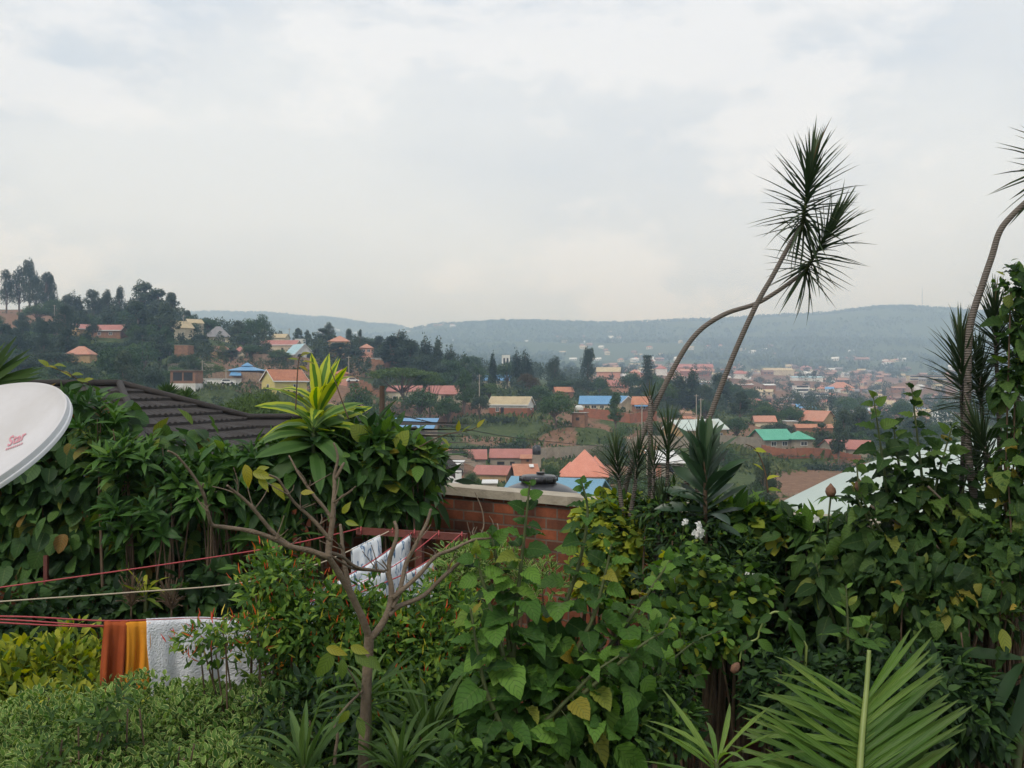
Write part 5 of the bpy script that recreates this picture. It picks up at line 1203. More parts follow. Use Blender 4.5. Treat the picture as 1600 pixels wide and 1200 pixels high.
def whorls(kind, pos, out, size, k=7, el=(.15,.9), up=.8, droop=0):
    n=len(pos); A=norm(out*.6+np.array([[0,-.1,up]])+rand_unit(n)*.35)
    B=norm(np.cross(A,rand_unit(n))); Cc=np.cross(A,B); P_=[];D_=[];N_=[];S_=[];Rn=[]
    base=rng.uniform(0,.75,n)
    for j in range(k):
        a=2.4*j+rng.uniform(-.3,.3,n); e=el[0]+(el[1]-el[0])*(1-j/max(k-1,1))**.8
        e=1.5708-(el[1]-e) if False else e
        rad=B*np.cos(a)[:,None]+Cc*np.sin(a)[:,None]; th=lerp(1.25,.35,j/max(k-1,1))+rng.uniform(-.15,.15,n)
        d=rad*np.sin(th)[:,None]+A*np.cos(th)[:,None]; d[:,2]-=droop
        P_.append(pos-A*(.012*(k-j))[..., None] if False else pos-A*.015*(k-j)); D_.append(d); N_.append(A*np.sin(th)[:,None]-rad*np.cos(th)[:,None]+A*.2)
        S_.append(size*rng.uniform(.75,1.15,n)*lerp(1.0,.6,j/k)); Rn.append(np.clip(base+rng.uniform(0,.15,n)+.15*j/k,0,1))
    return assemble(kind,np.concatenate(P_),np.concatenate(D_),np.concatenate(N_),np.concatenate(S_),np.concatenate(Rn))
def branches(mb, base, pts, r0=.03, r1=.007, seed=1, m=0):
    """stems from ground points to scattered targets, forking half way"""
    rr=random.Random(seed)
    for i,p in enumerate(pts):
        b=Vector(base[i%len(base)]); e=Vector(p); mid=b.lerp(e,.5)+Vector((rr.uniform(-.12,.12),rr.uniform(-.1,.1),rr.uniform(.0,.2)))
        c=spline([b,mid,e],5); mb.tube(c,[lerp(r0,r1,k/(len(c)-1)) for k in range(len(c))],6,m)
def shrub(name,label,cat,blobs,parts,base,stem='twig',r0=.03,nst=14,seed=1,group=None,fill=.35,lump=.28):
    """parts: list of (mode, template, material, count, size, kwargs)"""
    bx=np.mean([P(*b[:3][:2],b[4]) for b in blobs],axis=0); g=Vector((X(base[0],base[1]),base[1],0))
    root=empty(name,g,0,label,cat,group); packs=[];mats=[]
    for mode,tk,mt,n,size,kw in parts:
        p,u=shell(blobs,n,fill,lump,seed=seed)
        packs.append((single if mode=='s' else whorls)(tk,p,u,size,**kw)); mats.append(M[mt])
    o=leaves_obj('foliage',packs,mats,root,True)
    mb=MB(); p,u=shell(blobs,nst,1.0,.1,seed=seed)
    branches(mb,[Vector((lerp(g.x,q[0],.8)+random.uniform(-.1,.1),lerp(g.y,q[1],.6),-.05)) for q in p],p,r0*.8,.006,seed)
    mb.build('stem',M[stem],root,True,True)
    return root
# creeper over the left wall
shrub('creeper','dense round-leaved creeper spilling over the wall behind the white dish','creeper',
 [(60,700,90,80,11.7,.4),(140,665,60,50,11.6,.4),(205,745,80,70,11.4,.5),(110,780,110,90,11.6,.45),(250,800,75,90,11.5,.45),(30,800,70,90,11.8,.35),(140,880,140,55,11.7,.4),(290,720,45,60,11.5,.4),(105,635,26,26,11.8,.3),(320,880,40,50,11.8,.25),(-60,760,90,120,11.8,.4)],
 [('s','round','l_creeper',2300,.205,dict(droop=.75,up=.15,rnd=.45)),('s','wide','l_creeper',420,.20,dict(droop=.3))],(150,12.0),nst=22,seed=3,fill=.12,lump=.4)
shrub('poinsettia_bush','pointed-leaved bush with leaf rosettes growing through the creeper by the tiled roof','bush',
 [(205,725,55,45,10.9,.4),(170,665,40,34,11,.3),(240,800,70,50,10.8,.4),(135,625,24,18,11,.2),(290,745,36,34,10.8,.3)],
 [('w','lance','l_poins',75,.30,dict(k=8))],(230,11.2),nst=16,seed=4)
shrub('poinsettia_bush','bright green pointed-leaved bush in front of the black tiled roof','bush',
 [(345,732,46,34,10.8,.35),(368,718,28,18,10.8,.25),(320,765,40,45,10.9,.3),(380,775,40,45,11,.3),(402,705,24,20,10.7,.2)],
 [('w','lance','l_poins',64,.33,dict(k=9)),('s','lance','l_poins',120,.28,{})],(350,11.2),nst=14,seed=5)
shrub('poinsettia_bush','big dark bush with long pointed leaves under the striped plant','bush',
 [(520,735,110,60,11.0,.4),(430,790,55,60,11.1,.4),(590,760,90,70,11.1,.4),(640,722,50,30,11.2,.35),(470,708,50,26,11.2,.3),(560,692,60,26,11.2,.3),(500,690,60,35,11.5,.3),(570,700,70,36,11.4,.4),(600,690,40,30,11.2,.3),(645,765,30,30,11.4,.25)],
 [('w','lance','l_poins',170,.33,dict(k=8)),('s','wide','l_poins',420,.27,dict(droop=.4)),('s','lance','l_dark',500,.3,dict(droop=.5))],(540,11.7),nst=24,seed=6,fill=.45)
shrub('poinsettia_bush','pale-veined bush with broad pointed leaves beside the brick wall end','bush',
 [(620,770,55,45,10.9,.35),(660,740,30,30,10.9,.25),(590,790,50,26,11.2,.3)],
 [('w','wide','l_mid',34,.36,dict(k=7)),('s','wide','l_poins',60,.3,{})],(625,11.3),nst=10,seed=7)
shrub('rose_apple_bush','glossy bush with bronze oval leaves right of the striped plant','bush',
 [(635,712,50,28,10.7,.3),(592,695,26,22,10.8,.25),(668,716,26,20,10.8,.25),(610,735,40,30,10.9,.3)],
 [('s','wide','l_mid',190,.22,dict(up=.9)),('s','round','l_yellow',26,.19,dict(up=.9)),('w','wide','l_poins',26,.25,dict(k=7))],(640,11.3),nst=12,seed=8)
# striped corn plant
def rosette(name,label,cat,px,py,d,n,size,tk,mt,mt2=None,axis=(0,0,1),len_ax=.3,th=(.15,1.7),group=None,base=None,stem='greenstem',r=.03,wid=1.0,droopdir=.0,rs=None):
    """leaves spiralling round the end of a stem"""
    c=P(px,py,d); A=Vector(axis).normalized(); g=Vector((X(base[0],base[1]),base[1],0)) if base else Vector((c.x,c.y,0))
    root=empty(name,g,0,label,cat,group); q=rosette_leaves(c,A,n,size,tk,len_ax,th,wid,droopdir)
    leaves_obj('foliage',[q],[M[mt]],root,True)
    mb=MB(); top=c+A*len_ax*.9; k=spline([g-Vector((0,0,.1)),g.lerp(c,.6)+Vector((0,0,.1)),c,top],6); mb.tube(k,[lerp(r*1.3,r*.6,i/(len(k)-1)) for i in range(len(k))],8); mb.build('stem',M[stem],root,True,True)
    return root
def rosette_leaves(c,A,n,size,tk,len_ax,th,wid=1.0,droopdir=0.0,seed=0,taper=.35):
    i=np.arange(n); t=(i+rng.uniform(-.3,.3,n))/n; t=np.clip(t,0,1)     # 0 bottom, 1 top
    B=A.orthogonal().normalized(); Cc=A.cross(B); a=i*2.39996+rng.uniform(-.3,.3,n)
    rad=np.outer(np.cos(a),B)+np.outer(np.sin(a),Cc); ang=th[1]+(th[0]-th[1])*t**.85+rng.normal(0,.09,n)
    d=rad*np.sin(ang)[:,None]+np.outer(np.cos(ang),A); d[:,2]-=droopdir*(1-t)
    nr=np.outer(np.sin(ang),A)-rad*np.cos(ang)[:,None]
    if tk in('strap','agave'): nr=nr+rand_unit(n)*.5+np.array([[0,-.45,0]])
    pos=np.array(c)[None]+np.outer(t*len_ax,A)+rad*.012
    s=size*(1-taper*np.abs(t-.45)*1.2)*rng.uniform(.85,1.12,n)
    return assemble(tk,pos,d,nr,s,np.clip(t*.8+rng.uniform(-.1,.25,n),0,1),wid=wid)
rosette('striped_dragon_plant','yellow and green striped strap-leaved plant standing highest in the middle','plant',497,690,11.0,36,.70,'strap','l_corn',len_ax=.48,th=(.10,1.75),base=(505,11.7),wid=1.8)
rosette('striped_dragon_plant','lower dull green strap-leaved plant drooping under the striped one','plant',490,722,10.75,26,.78,'strap','l_corndark',len_ax=.42,th=(.7,2.0),base=(490,11.6),wid=1.8)
rosette('striped_dragon_plant','broad-leaved drooping plant at the foot of the wall behind the pink rope','plant',440,880,10.7,16,.75,'strap','l_corndark',len_ax=.3,th=(.3,2.0),base=(470,11.2),wid=1.2)
def tendril(label,pts,d,leaves,size,mt='l_yellow',kind='wide',name='climbing_shoot',r=.008):
    root=empty(name,(X(pts[0][0],d),d,0),0,label,'shoot'); mb=MB(); c=spline([P(px,py,d) for px,py in pts],6); mb.tube(c,[lerp(r,r*.5,i/(len(c)-1)) for i in range(len(c))],5); mb.build('stem',M['twig'],root,True,True)
    n=len(leaves); p=np.array([P(px,py,d) for px,py,_,_ in leaves]); dr=np.array([(a,-.25,b) for _,_,a,b in leaves],float)
    leaves_obj('foliage',[assemble(kind,p,dr,np.tile([[.1,-.5,.8]],(n,1))+rand_unit(n)*.3,size,rng.uniform(.3,1,n))],[M[mt]],root,True)
tendril('thin twining shoot with small orange leaves over the striped plant',[(462,640),(464,600),(466,570),(470,555),(480,552)],10.0,[(466,562,-1,.2),(470,556,.8,.5),(478,566,1,.1),(468,572,.9,-.2),(472,566,1,.3)],.11)
tendril('arching bare shoot with two leaves right of the striped plant',[(545,655),(532,620),(522,590),(516,575)],10.0,[(552,645,.5,.3),(548,640,.8,.4),(560,650,.7,-.4)],.16,'l_mid')
tendril('long shoot reaching right over the brick wall with yellow-tipped leaves',[(640,708),(670,690),(700,678),(735,672),(750,664)],10.5,[(715,674,.1,.6),(745,668,.5,.6),(722,676,.6,.6),(690,684,.6,-.5)],.13)
tendril('yellow leafy shoot rising behind the dish',[(130,600),(110,585),(92,578),(75,572)],11,[(95,580,1,-.1),(90,578,-.6,.5),(76,573,-.5,.6),(112,586,1,.1),(120,592,1,-.2),(84,572,1,.3),(128,596,1,.3)],.15)
# fan palm leaf at the left edge, fan palms behind the roof
def fan(label,c,d,size,dirs,name='fan_palm',base=None,n=22):
    root=empty(name,(c.x,c.y,0 if base is None else base),0,label,'palm'); q=[];mb=MB()
    for A,spread in dirs:
        A=Vector(A).normalized(); Nn=Vector((.1,-.9,.35)); Nn=(Nn-A*Nn.dot(A)).normalized(); S=A.cross(Nn)
        ang=np.linspace(-spread,spread,n); d_=np.outer(np.cos(ang),A)+np.outer(np.sin(ang),S); d_[:,2]-=.08
        q.append(assemble('blade',np.tile(np.array(c+A*size*.25),(n,1)),d_,np.tile(np.array(Nn),(n,1))+rand_unit(n)*.2,size*rng.uniform(.85,1.05,n),rng.uniform(0,1,n),wid=1.9))
        mb.tube([c,c+A*size*.3],.018*size,6)
    mb.tube([Vector((c.x,c.y,(base or 0)-.3)),c],[.07*size,.05*size],8)
    leaves_obj('leaf_fan',q,[M['l_fan']],root,True); mb.build('stem',M['palmrib'],root,True,True)
fan('dark green fan palm leaf at the left edge above the white dish',P(-50,625,5.2),5.2,.33,[((.72,0,.62),1.0)],base=0)
for k,(px,py,d,s,l) in enumerate(((262,622,34,.5,'fan palm crown behind the black tiled roof, left of two'),(288,628,36,.5,'fan palm crown behind the black tiled roof, right of two'))):
    c=P(px,py,d); fan(l,c,d,s,[((math.cos(a),.25*math.sin(3*a),math.sin(a)),.7) for a in (.1,.8,1.5,2.3,3.0)],base=tz(c.x,d),n=14)
# --- satellite dish
def dish():
    c=Vector((-1.896,3.2,CZ-.230)); n=Vector((-.2184,-.4758,.8520)).normalized()
    rt=Vector((.86,.49,0)); rt=(rt-n*rt.dot(n)).normalized(); up=n.cross(rt); rad=.436
    root=empty('satellite_dish',(c.x-.15,c.y+.25,0),0,'large white satellite dish with red lettering at the left edge','satellite dish')
    Mx=Matrix((rt,up,n)).transposed().to_4x4(); Mx.translation=c
    hgt=lambda r:.075*((r/rad)**2-1)
    mb=MB(); pr=[(0.002,hgt(0))]+[(rad*k/14,hgt(rad*k/14)) for k in range(1,15)]+[(rad+.004,.004),(rad+.010,.003)]
    mb.lathe(pr,96,0,Mx)
    mb.build('reflector',M['dish'],root,True,True)
    for nm_,pr_ in (('rim',[(rad+.0095,.0035),(rad+.0105,.0),(rad+.0105,-.014)]),('rim_step',[(rad+.0105,-.0142),(rad+.0155,-.0150),(rad+.0165,-.0175),(rad+.0165,-.028)]),('back_shell',[(rad+.0165,-.0282),(rad+.012,-.030),(rad-.02,-.03),(rad*.5,-.1),(.002,-.13)])):
        r=MB(); r.lathe(pr_,128,0,Mx); r.build(nm_,M['dishrim'],root,True,True)
    # lettering: 'Star' and the small line beneath
    def text(body,size,u0,v0,shear,nm,sx=1.0,q=None):
        cu=bpy.data.curves.new(nm,'FONT'); cu.body=body; cu.size=size; cu.shear=shear; cu.offset=.02; cu.resolution_u=3
        o=bpy.data.objects.new(nm,cu); C.objects.link(o); bpy.context.view_layer.update(); me=bpy.data.meshes.new_from_object(o.evaluated_get(bpy.context.evaluated_depsgraph_get()))
        bpy.data.objects.remove(o)
        xm=max(v.co.x for v in me.vertices)
        for v in me.vertices:
            tx=v.co.x/xm; a,b=uv(lerp(q[0],q[2],tx)+v.co.y*q[5],lerp(q[1],q[3],tx)+v.co.y*q[4]); v.co=Mx@Vector((a,b,hgt(math.hypot(a,b))+.0025))
        me.materials.clear(); me.materials.append(M['redprint']); link(nm,me,root,True)
    def uv(px,py):   # ray through the pixel onto the dish plane
        dr=P(px,py,1)-Vector((0,0,CZ)); o=Vector((0,0,CZ)); t=(c-o).dot(n)/dr.dot(n); q=o+dr*t-c; return q.dot(rt),q.dot(up)
    def decal(body,nm,x0,y0,x1,y1,hpx,lean):
        text(body,1.0,0,0,0,nm,1.0,(x0,y0,x1,y1,hpx,lean))
    decal('Star','lettering',-1,677,30,671,-21,7); decal('IIIIIIII','small_lettering',-4,683.5,26,679.5,-5.0,2)
    m=MB(); back=c-n*.13; m.tube([back,back-n*.1,Vector((c.x-.15,c.y+.25,c.z-.35)),Vector((c.x-.15,c.y+.25,-.3))],.028,10); m.build('mast',M['rust'],root,True,True)
dish()
# --- clothes lines
HK=[(565,825,10.3),(614,827,10.2),(648,829,10.1),(686,831,10.0),(722,833,9.9)]
def line_post():
    a=P(558,823,10.32); b=P(729,835,9.88); root=empty('washing_line_post',((a+b)/2).xy.to_3d(),0,'dark red T-shaped washing line post below the brick wall','post','washing line posts')
    u=(b-a).normalized(); mb=MB(); ang=math.atan2(u.y,u.x)
    m=(a+b)/2; L=(b-a).length
    mb.box(-L/2,L/2,-.025,.025,-.07,0,M=Matrix.Translation(m)@Matrix.Rotation(ang,4,'Z')); mb.build('crossbar',M['rust'],root,False,True)
    p=MB(); p.box(-.035,.035,-.03,.03,-m.z-.2,-.072,M=Matrix.Translation(P(656,829,10.08)*1)@Matrix.Rotation(ang,4,'Z')); p.build('upright',M['rust'],root,False,True)
    k=MB()
    for q in HK:
        c=P(*q); k.tube([c+Vector((0,-.03,.02)),c+Vector((0,-.055,-.02)),c+Vector((0,-.03,-.06))],.006,5)
    k.build('hook',M['rope'],root,False,True)
    o=copy_tree(root,'dark red washing line post at the left end of the ropes'); o.location+=Vector((-4.9,-5.9,0))
line_post()
ROPE=[
 ('clothes_rope','red clothes rope, highest of the lines, running to the left end of the bar',[(565,825,10.3),(440,853,9.7),(250,883,8.9),(0,918,8.0),(-330,965,6.9)],'rope'),
 ('clothes_rope','cream clothes rope hanging just under the highest red one',[(614,827,10.2),(500,880,9.6),(375,911,9.0),(200,926,8.4),(0,940,7.75),(-330,965,6.8)],'creamrope'),
 ('clothes_rope','red clothes rope carrying the long blue and white cloth to the middle of the bar',[(648,829,10.1),(560,890,9.5),(440,945,8.8),(300,973,8.15),(165,979,7.75),(0,973,7.3),(-330,950,6.7)],'rope'),
 ('clothes_rope','red clothes rope, second from the right end of the bar',[(686,831,10.0),(600,893,9.3),(450,951,8.6),(300,974,8.0),(165,978,7.6),(0,968,7.2),(-330,960,6.6)],'rope'),
 ('clothes_rope','red clothes rope at the right end of the bar',[(722,833,9.9),(640,893,9.2),(450,962,8.4),(300,966,7.9),(165,970,7.5),(0,963,7.1),(-330,968,6.5)],'rope')]
RC=[]
for nm,lb,pts,mt in ROPE:
    c=spline([P(*p) for p in pts],8); RC.append(c); mb=MB(); mb.tube(c,.0062,6); tag(mb.build(nm,M[mt],None,True),lb,'rope','clothes ropes')
def rope_at(k,px):
    c=RC[k]; 
    for a,b in zip(c[:-1],c[1:]):
        pa=800+a.x/a.y*F; pb=800+b.x/b.y*F
        if pb<=px<=pa: return a.lerp(b,(pa-px)/max(pa-pb,1e-6))
    return c[0]
def cloth(name,label,cat,k,p0,p1,front,back,mt,folds=5,amp=.025,seed=0,th=.006,slant=0.0,nu=60,nv=26,mt_split=None):
    """cloth folded over rope k between pixel columns p0 and p1: front and back drops in metres"""
    A=[rope_at(k,lerp(p0,p1,i/nu)) for i in range(nu+1)]; u=(A[-1]-A[0]); u.z=0; u.normalize(); nn=Vector((u.y,-u.x,0))
    if nn.y>0: nn=-nn
    vs=[];rr=random.Random(seed); ph=[rr.uniform(0,6.28) for _ in range(4)]
    for i,a in enumerate(A):
        s=i/nu
        for j in range(nv+1):
            t=j/nv*(front+back)-back; x=abs(t); sg=1 if t>=0 else -1
            fold=amp*min(1,x*3)*(math.sin(s*folds*6.28+ph[0]+.5*math.sin(x*3+ph[1]))+.5*math.sin(s*folds*13+ph[2]+x))
            off=.012*sg*min(1,x*25)+fold*(1 if sg>0 else .6)+(.03*x*sg)
            vs.append(a+nn*off+u*(slant*x*(s-.5)*2+.012*math.sin(x*7+ph[3]))+Vector((0,0,.008-x-.01*math.sin(s*folds*6.28+ph[0])*min(x,1))))
    me=MB(); me.raw(vs,[(i*(nv+1)+j,(i+1)*(nv+1)+j,(i+1)*(nv+1)+j+1,i*(nv+1)+j+1) for i in range(nu) for j in range(nv)])
    o=me.build(name,M[mt],None,True); md=o.modifiers.new('thick','SOLIDIFY'); md.thickness=th; md.offset=0
    return tag(o,label,cat)
cloth('cloth','deep rust-orange cloth at the left end of the washing','cloth',4,160,199,.60,.5,'redcloth',1.5,.03,1,nu=24)
cloth('cloth','golden orange cloth between the rust-orange cloth and the white towel','cloth',4,193,234,.56,.5,'orangecloth',1.6,.03,2,nu=24)
cloth('towel','large white terry towel hanging on the rope beside the orange cloth','towel',4,230,424,.68,.5,'towel',2.7,.018,3,.012)
cloth('cloth','orange cloth half hidden behind the chilli bush, right of the white towel','cloth',3,412,470,.55,.5,'orangecloth',2,.03,4,nu=24)
cloth('cloth','small blue batik cloth on the left of the hanging cloths under the bar','cloth',1,550,594,.30,.26,'batik',2,.02,5,nu=24)
cloth('cloth','long white and blue patterned cloth hanging from the middle rope','cloth',2,470,640,.50,.42,'batik',4,.025,6)
cloth('cloth','white cloth with faint blue stripes on the right-hand rope','cloth',4,634,676,.36,.3,'batik',2,.02,7,nu=24)
cloth('cloth','white cloth low behind the chilli bush on the second rope from the right','cloth',3,560,634,.34,.3,'batik',2,.02,8,nu=24)
# --- thin fence posts by the creeper
for px,yt,d,l in ((72,868,11.1,'thin rusty post, left of two in front of the creeper'),(283,878,11.0,'thin rusty post, right of two in front of the creeper'),(110,930,11.0,'very thin stake between the two rusty posts')):
    t=P(px,yt,d); mb=MB(); mb.box(-.022,.022,-.022,.022,0,t.z+.05,M=Matrix.Translation((t.x,t.y,-.05))); tag(mb.build('fence_post',M['rust']),l,'post','posts along the creeper')
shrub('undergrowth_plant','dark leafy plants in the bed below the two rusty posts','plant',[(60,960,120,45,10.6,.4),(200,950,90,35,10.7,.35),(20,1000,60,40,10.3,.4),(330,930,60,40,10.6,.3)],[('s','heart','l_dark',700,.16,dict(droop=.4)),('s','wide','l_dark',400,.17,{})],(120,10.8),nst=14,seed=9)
rosette('strap_leaf_plant','pale lime strap-leaved plant between the rusty posts','plant',228,940,10.4,12,.36,'strap','l_lime',len_ax=.12,th=(.2,1.3),base=(228,10.4))
def drystalk(label,px,py,d):
    root=empty('dry_flower_stalk',(X(px,d),d,0),0,label,'dry plant'); mb=MB(); c=P(px,py,d); rr=random.Random(px)
    mb.tube([Vector((c.x,c.y,-.05)),c-Vector((0,0,.15))],.01,5)
    for i in range(46):
        e=c+Vector((rr.uniform(-.16,.16),rr.uniform(-.12,.12),rr.uniform(-.12,.2))); mb.tube([c-Vector((0,0,.15)),c.lerp(e,.6)+Vector((0,0,-.03)),e],[.005,.004,.007],4)
    mb.build('seed_head',M['twig'],root,False,True)
drystalk('dry brown seed head, left of two behind the washing',205,925,10.3); drystalk('dry brown twiggy seed head, right of two behind the washing',268,930,10.3)
# --- low hedges in front
shrub('hedge','yellow-green leafy hedge in the lower left behind the orange cloth','hedge',[(30,1060,95,52,8.9,.6),(120,1040,70,50,9.0,.5),(-60,1080,90,60,8.7,.6),(150,1100,60,50,8.6,.5),(60,1130,110,60,8.3,.5)],
 [('s','wide','l_lime',3000,.115,dict(up=.8,droop=-.5)),('s','lance','l_mid',900,.12,dict(droop=-.4))],(60,8.8),nst=20,seed=10,lump=.2)
shrub('hedge','cream-edged small-leaved hedge along the bottom left','hedge',[(60,1160,130,62,6.9,.6),(230,1135,120,62,7.0,.6),(360,1140,110,66,7.0,.6),(450,1180,80,60,6.9,.5),(130,1220,170,60,6.3,.6),(330,1230,170,60,6.3,.6),(-50,1190,80,60,6.8,.5)],
 [('s','smallw','l_hedge',22000,.044,dict(up=.7,droop=-.2,rnd=.9)),('s','small','l_hedge',8000,.054,dict(up=.7,droop=-.4))],(230,6.7),nst=40,seed=11,lump=.2,fill=.3)
shrub('shrub','bluish-leaved sprigs growing through the cream-edged hedge','shrub',[(120,1150,70,40,6.2,.3),(80,1185,50,35,6.1,.3),(290,1165,40,35,6.2,.25),(180,1110,40,40,6.3,.25)],[('w','lance','l_right',34,.13,dict(k=6))],(130,6.3),nst=22,seed=12,r0=.012)
# --- chilli bush
shrub('chilli_bush','bushy chilli plant with red and yellow pods in the middle of the garden','chilli bush',
 [(440,905,58,40,7.6,.4),(440,965,60,36,7.4,.4),(490,990,70,70,7.5,.5),(560,965,70,50,7.8,.45),(640,990,80,55,7.8,.5),(700,945,40,40,8.0,.35),(620,1040,110,80,7.5,.5),(500,1060,90,60,7.5,.45),(690,1040,60,90,7.5,.4),(600,1110,120,60,7.2,.5)],
 [('s','small','l_chili',9000,.07,dict(up=.8,droop=.1)),('s','lance','l_chili',3600,.10,dict(up=.8,droop=.1)),('s','pod','pod',1000,.062,dict(up=.2,droop=-1.0,rnd=.5,push=.06))],(560,7.7),nst=46,seed=13,lump=.4,fill=.45)
shrub('chilli_bush','low spreading chilli branch hanging in front of the white towel','chilli bush',[(345,985,52,17,7.0,.25),(300,1000,30,16,6.95,.2),(395,990,40,28,7.05,.25),(330,1022,26,14,6.95,.2)],
 [('s','small','l_chili',330,.06,dict(up=.8,droop=.1)),('s','lance','l_chili',110,.08,dict(up=.8)),('s','pod','pod',110,.062,dict(up=.2,droop=-1.0,push=.03))],(430,7.3),nst=9,seed=33,r0=.012)
# --- bare tree
def bare_tree():
    root=empty('bare_tree',(X(572,6.0),6.0,0),0,'nearly leafless pruned tree with smooth tan forking limbs','tree')
    D0=6.0
    def br(mb,pts,r0,r1,d0,d1,n=10):
        k=len(pts); c=spline([P(px,py,lerp(d0,d1,i/(k-1))) for i,(px,py) in enumerate(pts)],5)
        r0*=.56; r1*=.5; c=[p+Vector((noise.noise(p*7)*.006,0,noise.noise(p*7+Vector((3,0,0)))*.006)) for p in c]
        m_=MB(); m_.tube(c,[lerp(r0,r1,i/(len(c)-1))*(1+.10*noise.noise(p*14)+(.10 if i%5==0 else 0)) for i,p in enumerate(c)],n); m_.build(mb,M['barelimb'],root,True,True)
    t=MB(); base=P(566,1500,D0); base.z=-.1
    pts=[base,P(566,1300,D0),P(567,1200,D0),P(571,1110,D0),P(574,1050,D0),P(576,1010,D0),P(577,990,D0)]; c=spline(pts,6)
    t.tube(c,[lerp(.037,.029,i/(len(c)-1))*(1+.08*noise.noise(p*9)) for i,p in enumerate(c)],14); t.build('trunk',M['barelimb'],root,True,True)
    br('limb',[(577,996),(566,965),(548,930),(530,895),(512,868)],.042,.034,6,5.75)
    br('limb',[(513,870),(485,861),(455,855),(430,843),(395,830),(350,823),(331,818),(325,800),(318,772),(297,738),(276,712),(262,704)],.030,.011,5.75,5.3)
    br('limb',[(457,856),(425,830),(397,797),(372,772),(355,758)],.024,.012,5.68,5.5)
    br('limb',[(319,776),(315,765),(317,756)],.012,.008,5.38,5.35,7)
    br('limb',[(512,870),(514,850),(519,815),(521,785),(522,760),(522,742),(528,715),(521,692)],.036,.011,5.75,5.9)
    br('limb',[(523,748),(535,728),(538,724)],.019,.014,5.85,5.9,7)
    br('limb',[(517,845),(495,818),(470,795),(450,772),(435,750),(420,742)],.022,.011,5.77,5.6)
    br('limb',[(519,812),(500,785),(482,762),(466,738),(451,712)],.02,.009,5.8,5.9)
    br('limb',[(524,790),(533,775),(545,770),(552,764)],.009,.004,5.85,6.0,6)
    br('limb',[(548,932),(541,895),(536,860),(533,835),(531,820)],.026,.018,5.9,6.1)
    br('limb',[(514,862),(535,870),(555,885),(575,890),(602,892)],.02,.016,5.78,6.1)
    br('limb',[(514,866),(540,882),(560,890),(600,893)],.013,.013,5.75,6.1,7)
    br('limb',[(578,998),(592,982),(604,960),(611,935),(611,915),(606,893)],.042,.03,6,6.1)
    br('limb',[(607,898),(609,875),(617,848),(620,828),(617,815)],.026,.02,6.1,6.2)
    br('limb',[(611,950),(624,925),(634,880),(650,850),(666,818),(674,796)],.03,.017,6.05,6.3)
    br('limb',[(613,935),(628,922),(655,898),(680,869),(705,858),(740,844),(765,841),(778,830),(777,818)],.029,.009,6.05,6.4)
    br('limb',[(607,962),(622,948),(662,931),(697,898),(730,868),(756,856),(759,852)],.031,.015,6.03,6.5)
    br('limb',[(746,843),(756,822),(752,795),(742,768)],.010,.006,6.33,6.4,6)
    br('limb',[(755,842),(768,836),(771,818),(764,806)],.009,.005,6.35,6.4,6); br('limb',[(742,844),(738,832),(741,824)],.008,.005,6.33,6.4,6)
    rr=random.Random(3)
    for px,py,d in ((325,800,5.4),(430,843,5.6),(397,797,5.6),(470,795,5.7),(521,785,5.8),(450,772,5.65),(482,762,5.85),(536,860,6),(634,880,6.15),(680,869,6.2),(697,898,6.3),(740,844,6.3),(606,893,6.1),(500,820,5.75),(455,855,5.7),(372,772,5.55),(650,850,6.2),(765,841,6.4),(590,892,6.0)):
        for _ in range(3):
            a=rr.uniform(-1.3,1.3); l=rr.uniform(10,44); br('twig',[(px,py),(px+l*.5*math.sin(a)+rr.uniform(-4,4),py-l*.5*math.cos(a)),(px+l*math.sin(a),py-l*math.cos(a))],.0078,.0045,d,d+rr.uniform(-.05,.05),5)
    # stump-like side shoot low on the trunk
    br('twig',[(523,1300),(523,1200),(528,1150),(524,1130),(545,1100),(560,1085),(568,1078)],.02,.012,5.9,5.98,8); br('twig',[(562,1085),(552,1060),(535,1035),(525,1015)],.010,.005,5.95,5.8,6)
    lv=[(383,726,.3,-.9,.20),(395,738,.9,-.2,.19),(400,735,1,.3,.12),(405,745,.6,-.8,.15),(425,755,.7,-.6,.18),(520,1018,-.5,-.9,.27),(510,1012,1,-.2,.19),(548,1010,.9,-.25,.17),(555,1020,.8,-.6,.19),(535,1030,.1,-1,.18),(577,1025,.7,-.8,.17),(535,802,.5,.7,.12),(540,815,.9,-.2,.12),(470,770,.9,.1,.12),(560,1120,.3,-.9,.18),(545,1110,-.5,-.8,.15)]
    p=np.array([P(a,b,5.7 if a<470 else 5.75) for a,b,_,_,_ in lv]); dr=np.array([(c,-.3,e) for _,_,c,e,_ in lv])
    leaves_obj('foliage',[assemble('wide',p,dr,np.tile([[.2,-.9,.4]],(len(lv),1))+rand_unit(len(lv))*.35,np.array([q[4]*.72 for q in lv]),rng.uniform(0,.9,len(lv)),wid=1.0)],[M['l_yellow']],root,True)
bare_tree()
# --- strap-leaved plants low in the middle
def clump(name,label,px,py,d,n,size,mt='l_strap',tk='strap',th=(.1,1.25),wid=.55,lean=(0,0,1),group=None,la=.12):
    return rosette(name,label,'plant',px,py,d,n,size,tk,mt,len_ax=la,th=th,base=(px,d),wid=wid,axis=lean,group=group,r=.02)
SG='strap-leaved plants under the bare tree'
clump('strap_leaf_plant','upright strap-leaved clump right of the bare trunk',668,1185,6.5,34,.62,th=(.05,1.2),group=SG)
clump('strap_leaf_plant','strap-leaved rosette on the bare trunk at mid height',577,1105,6.2,22,.42,th=(.3,1.6),group=SG)
clump('strap_leaf_plant','strap-leaved clump at the very bottom left of the bare trunk',475,1225,5.6,24,.5,th=(.05,1.2),group=SG)
clump('strap_leaf_plant','strap-leaved clump at the very bottom, just right of the bare trunk',625,1230,5.8,26,.5,th=(.05,1.1),group=SG)
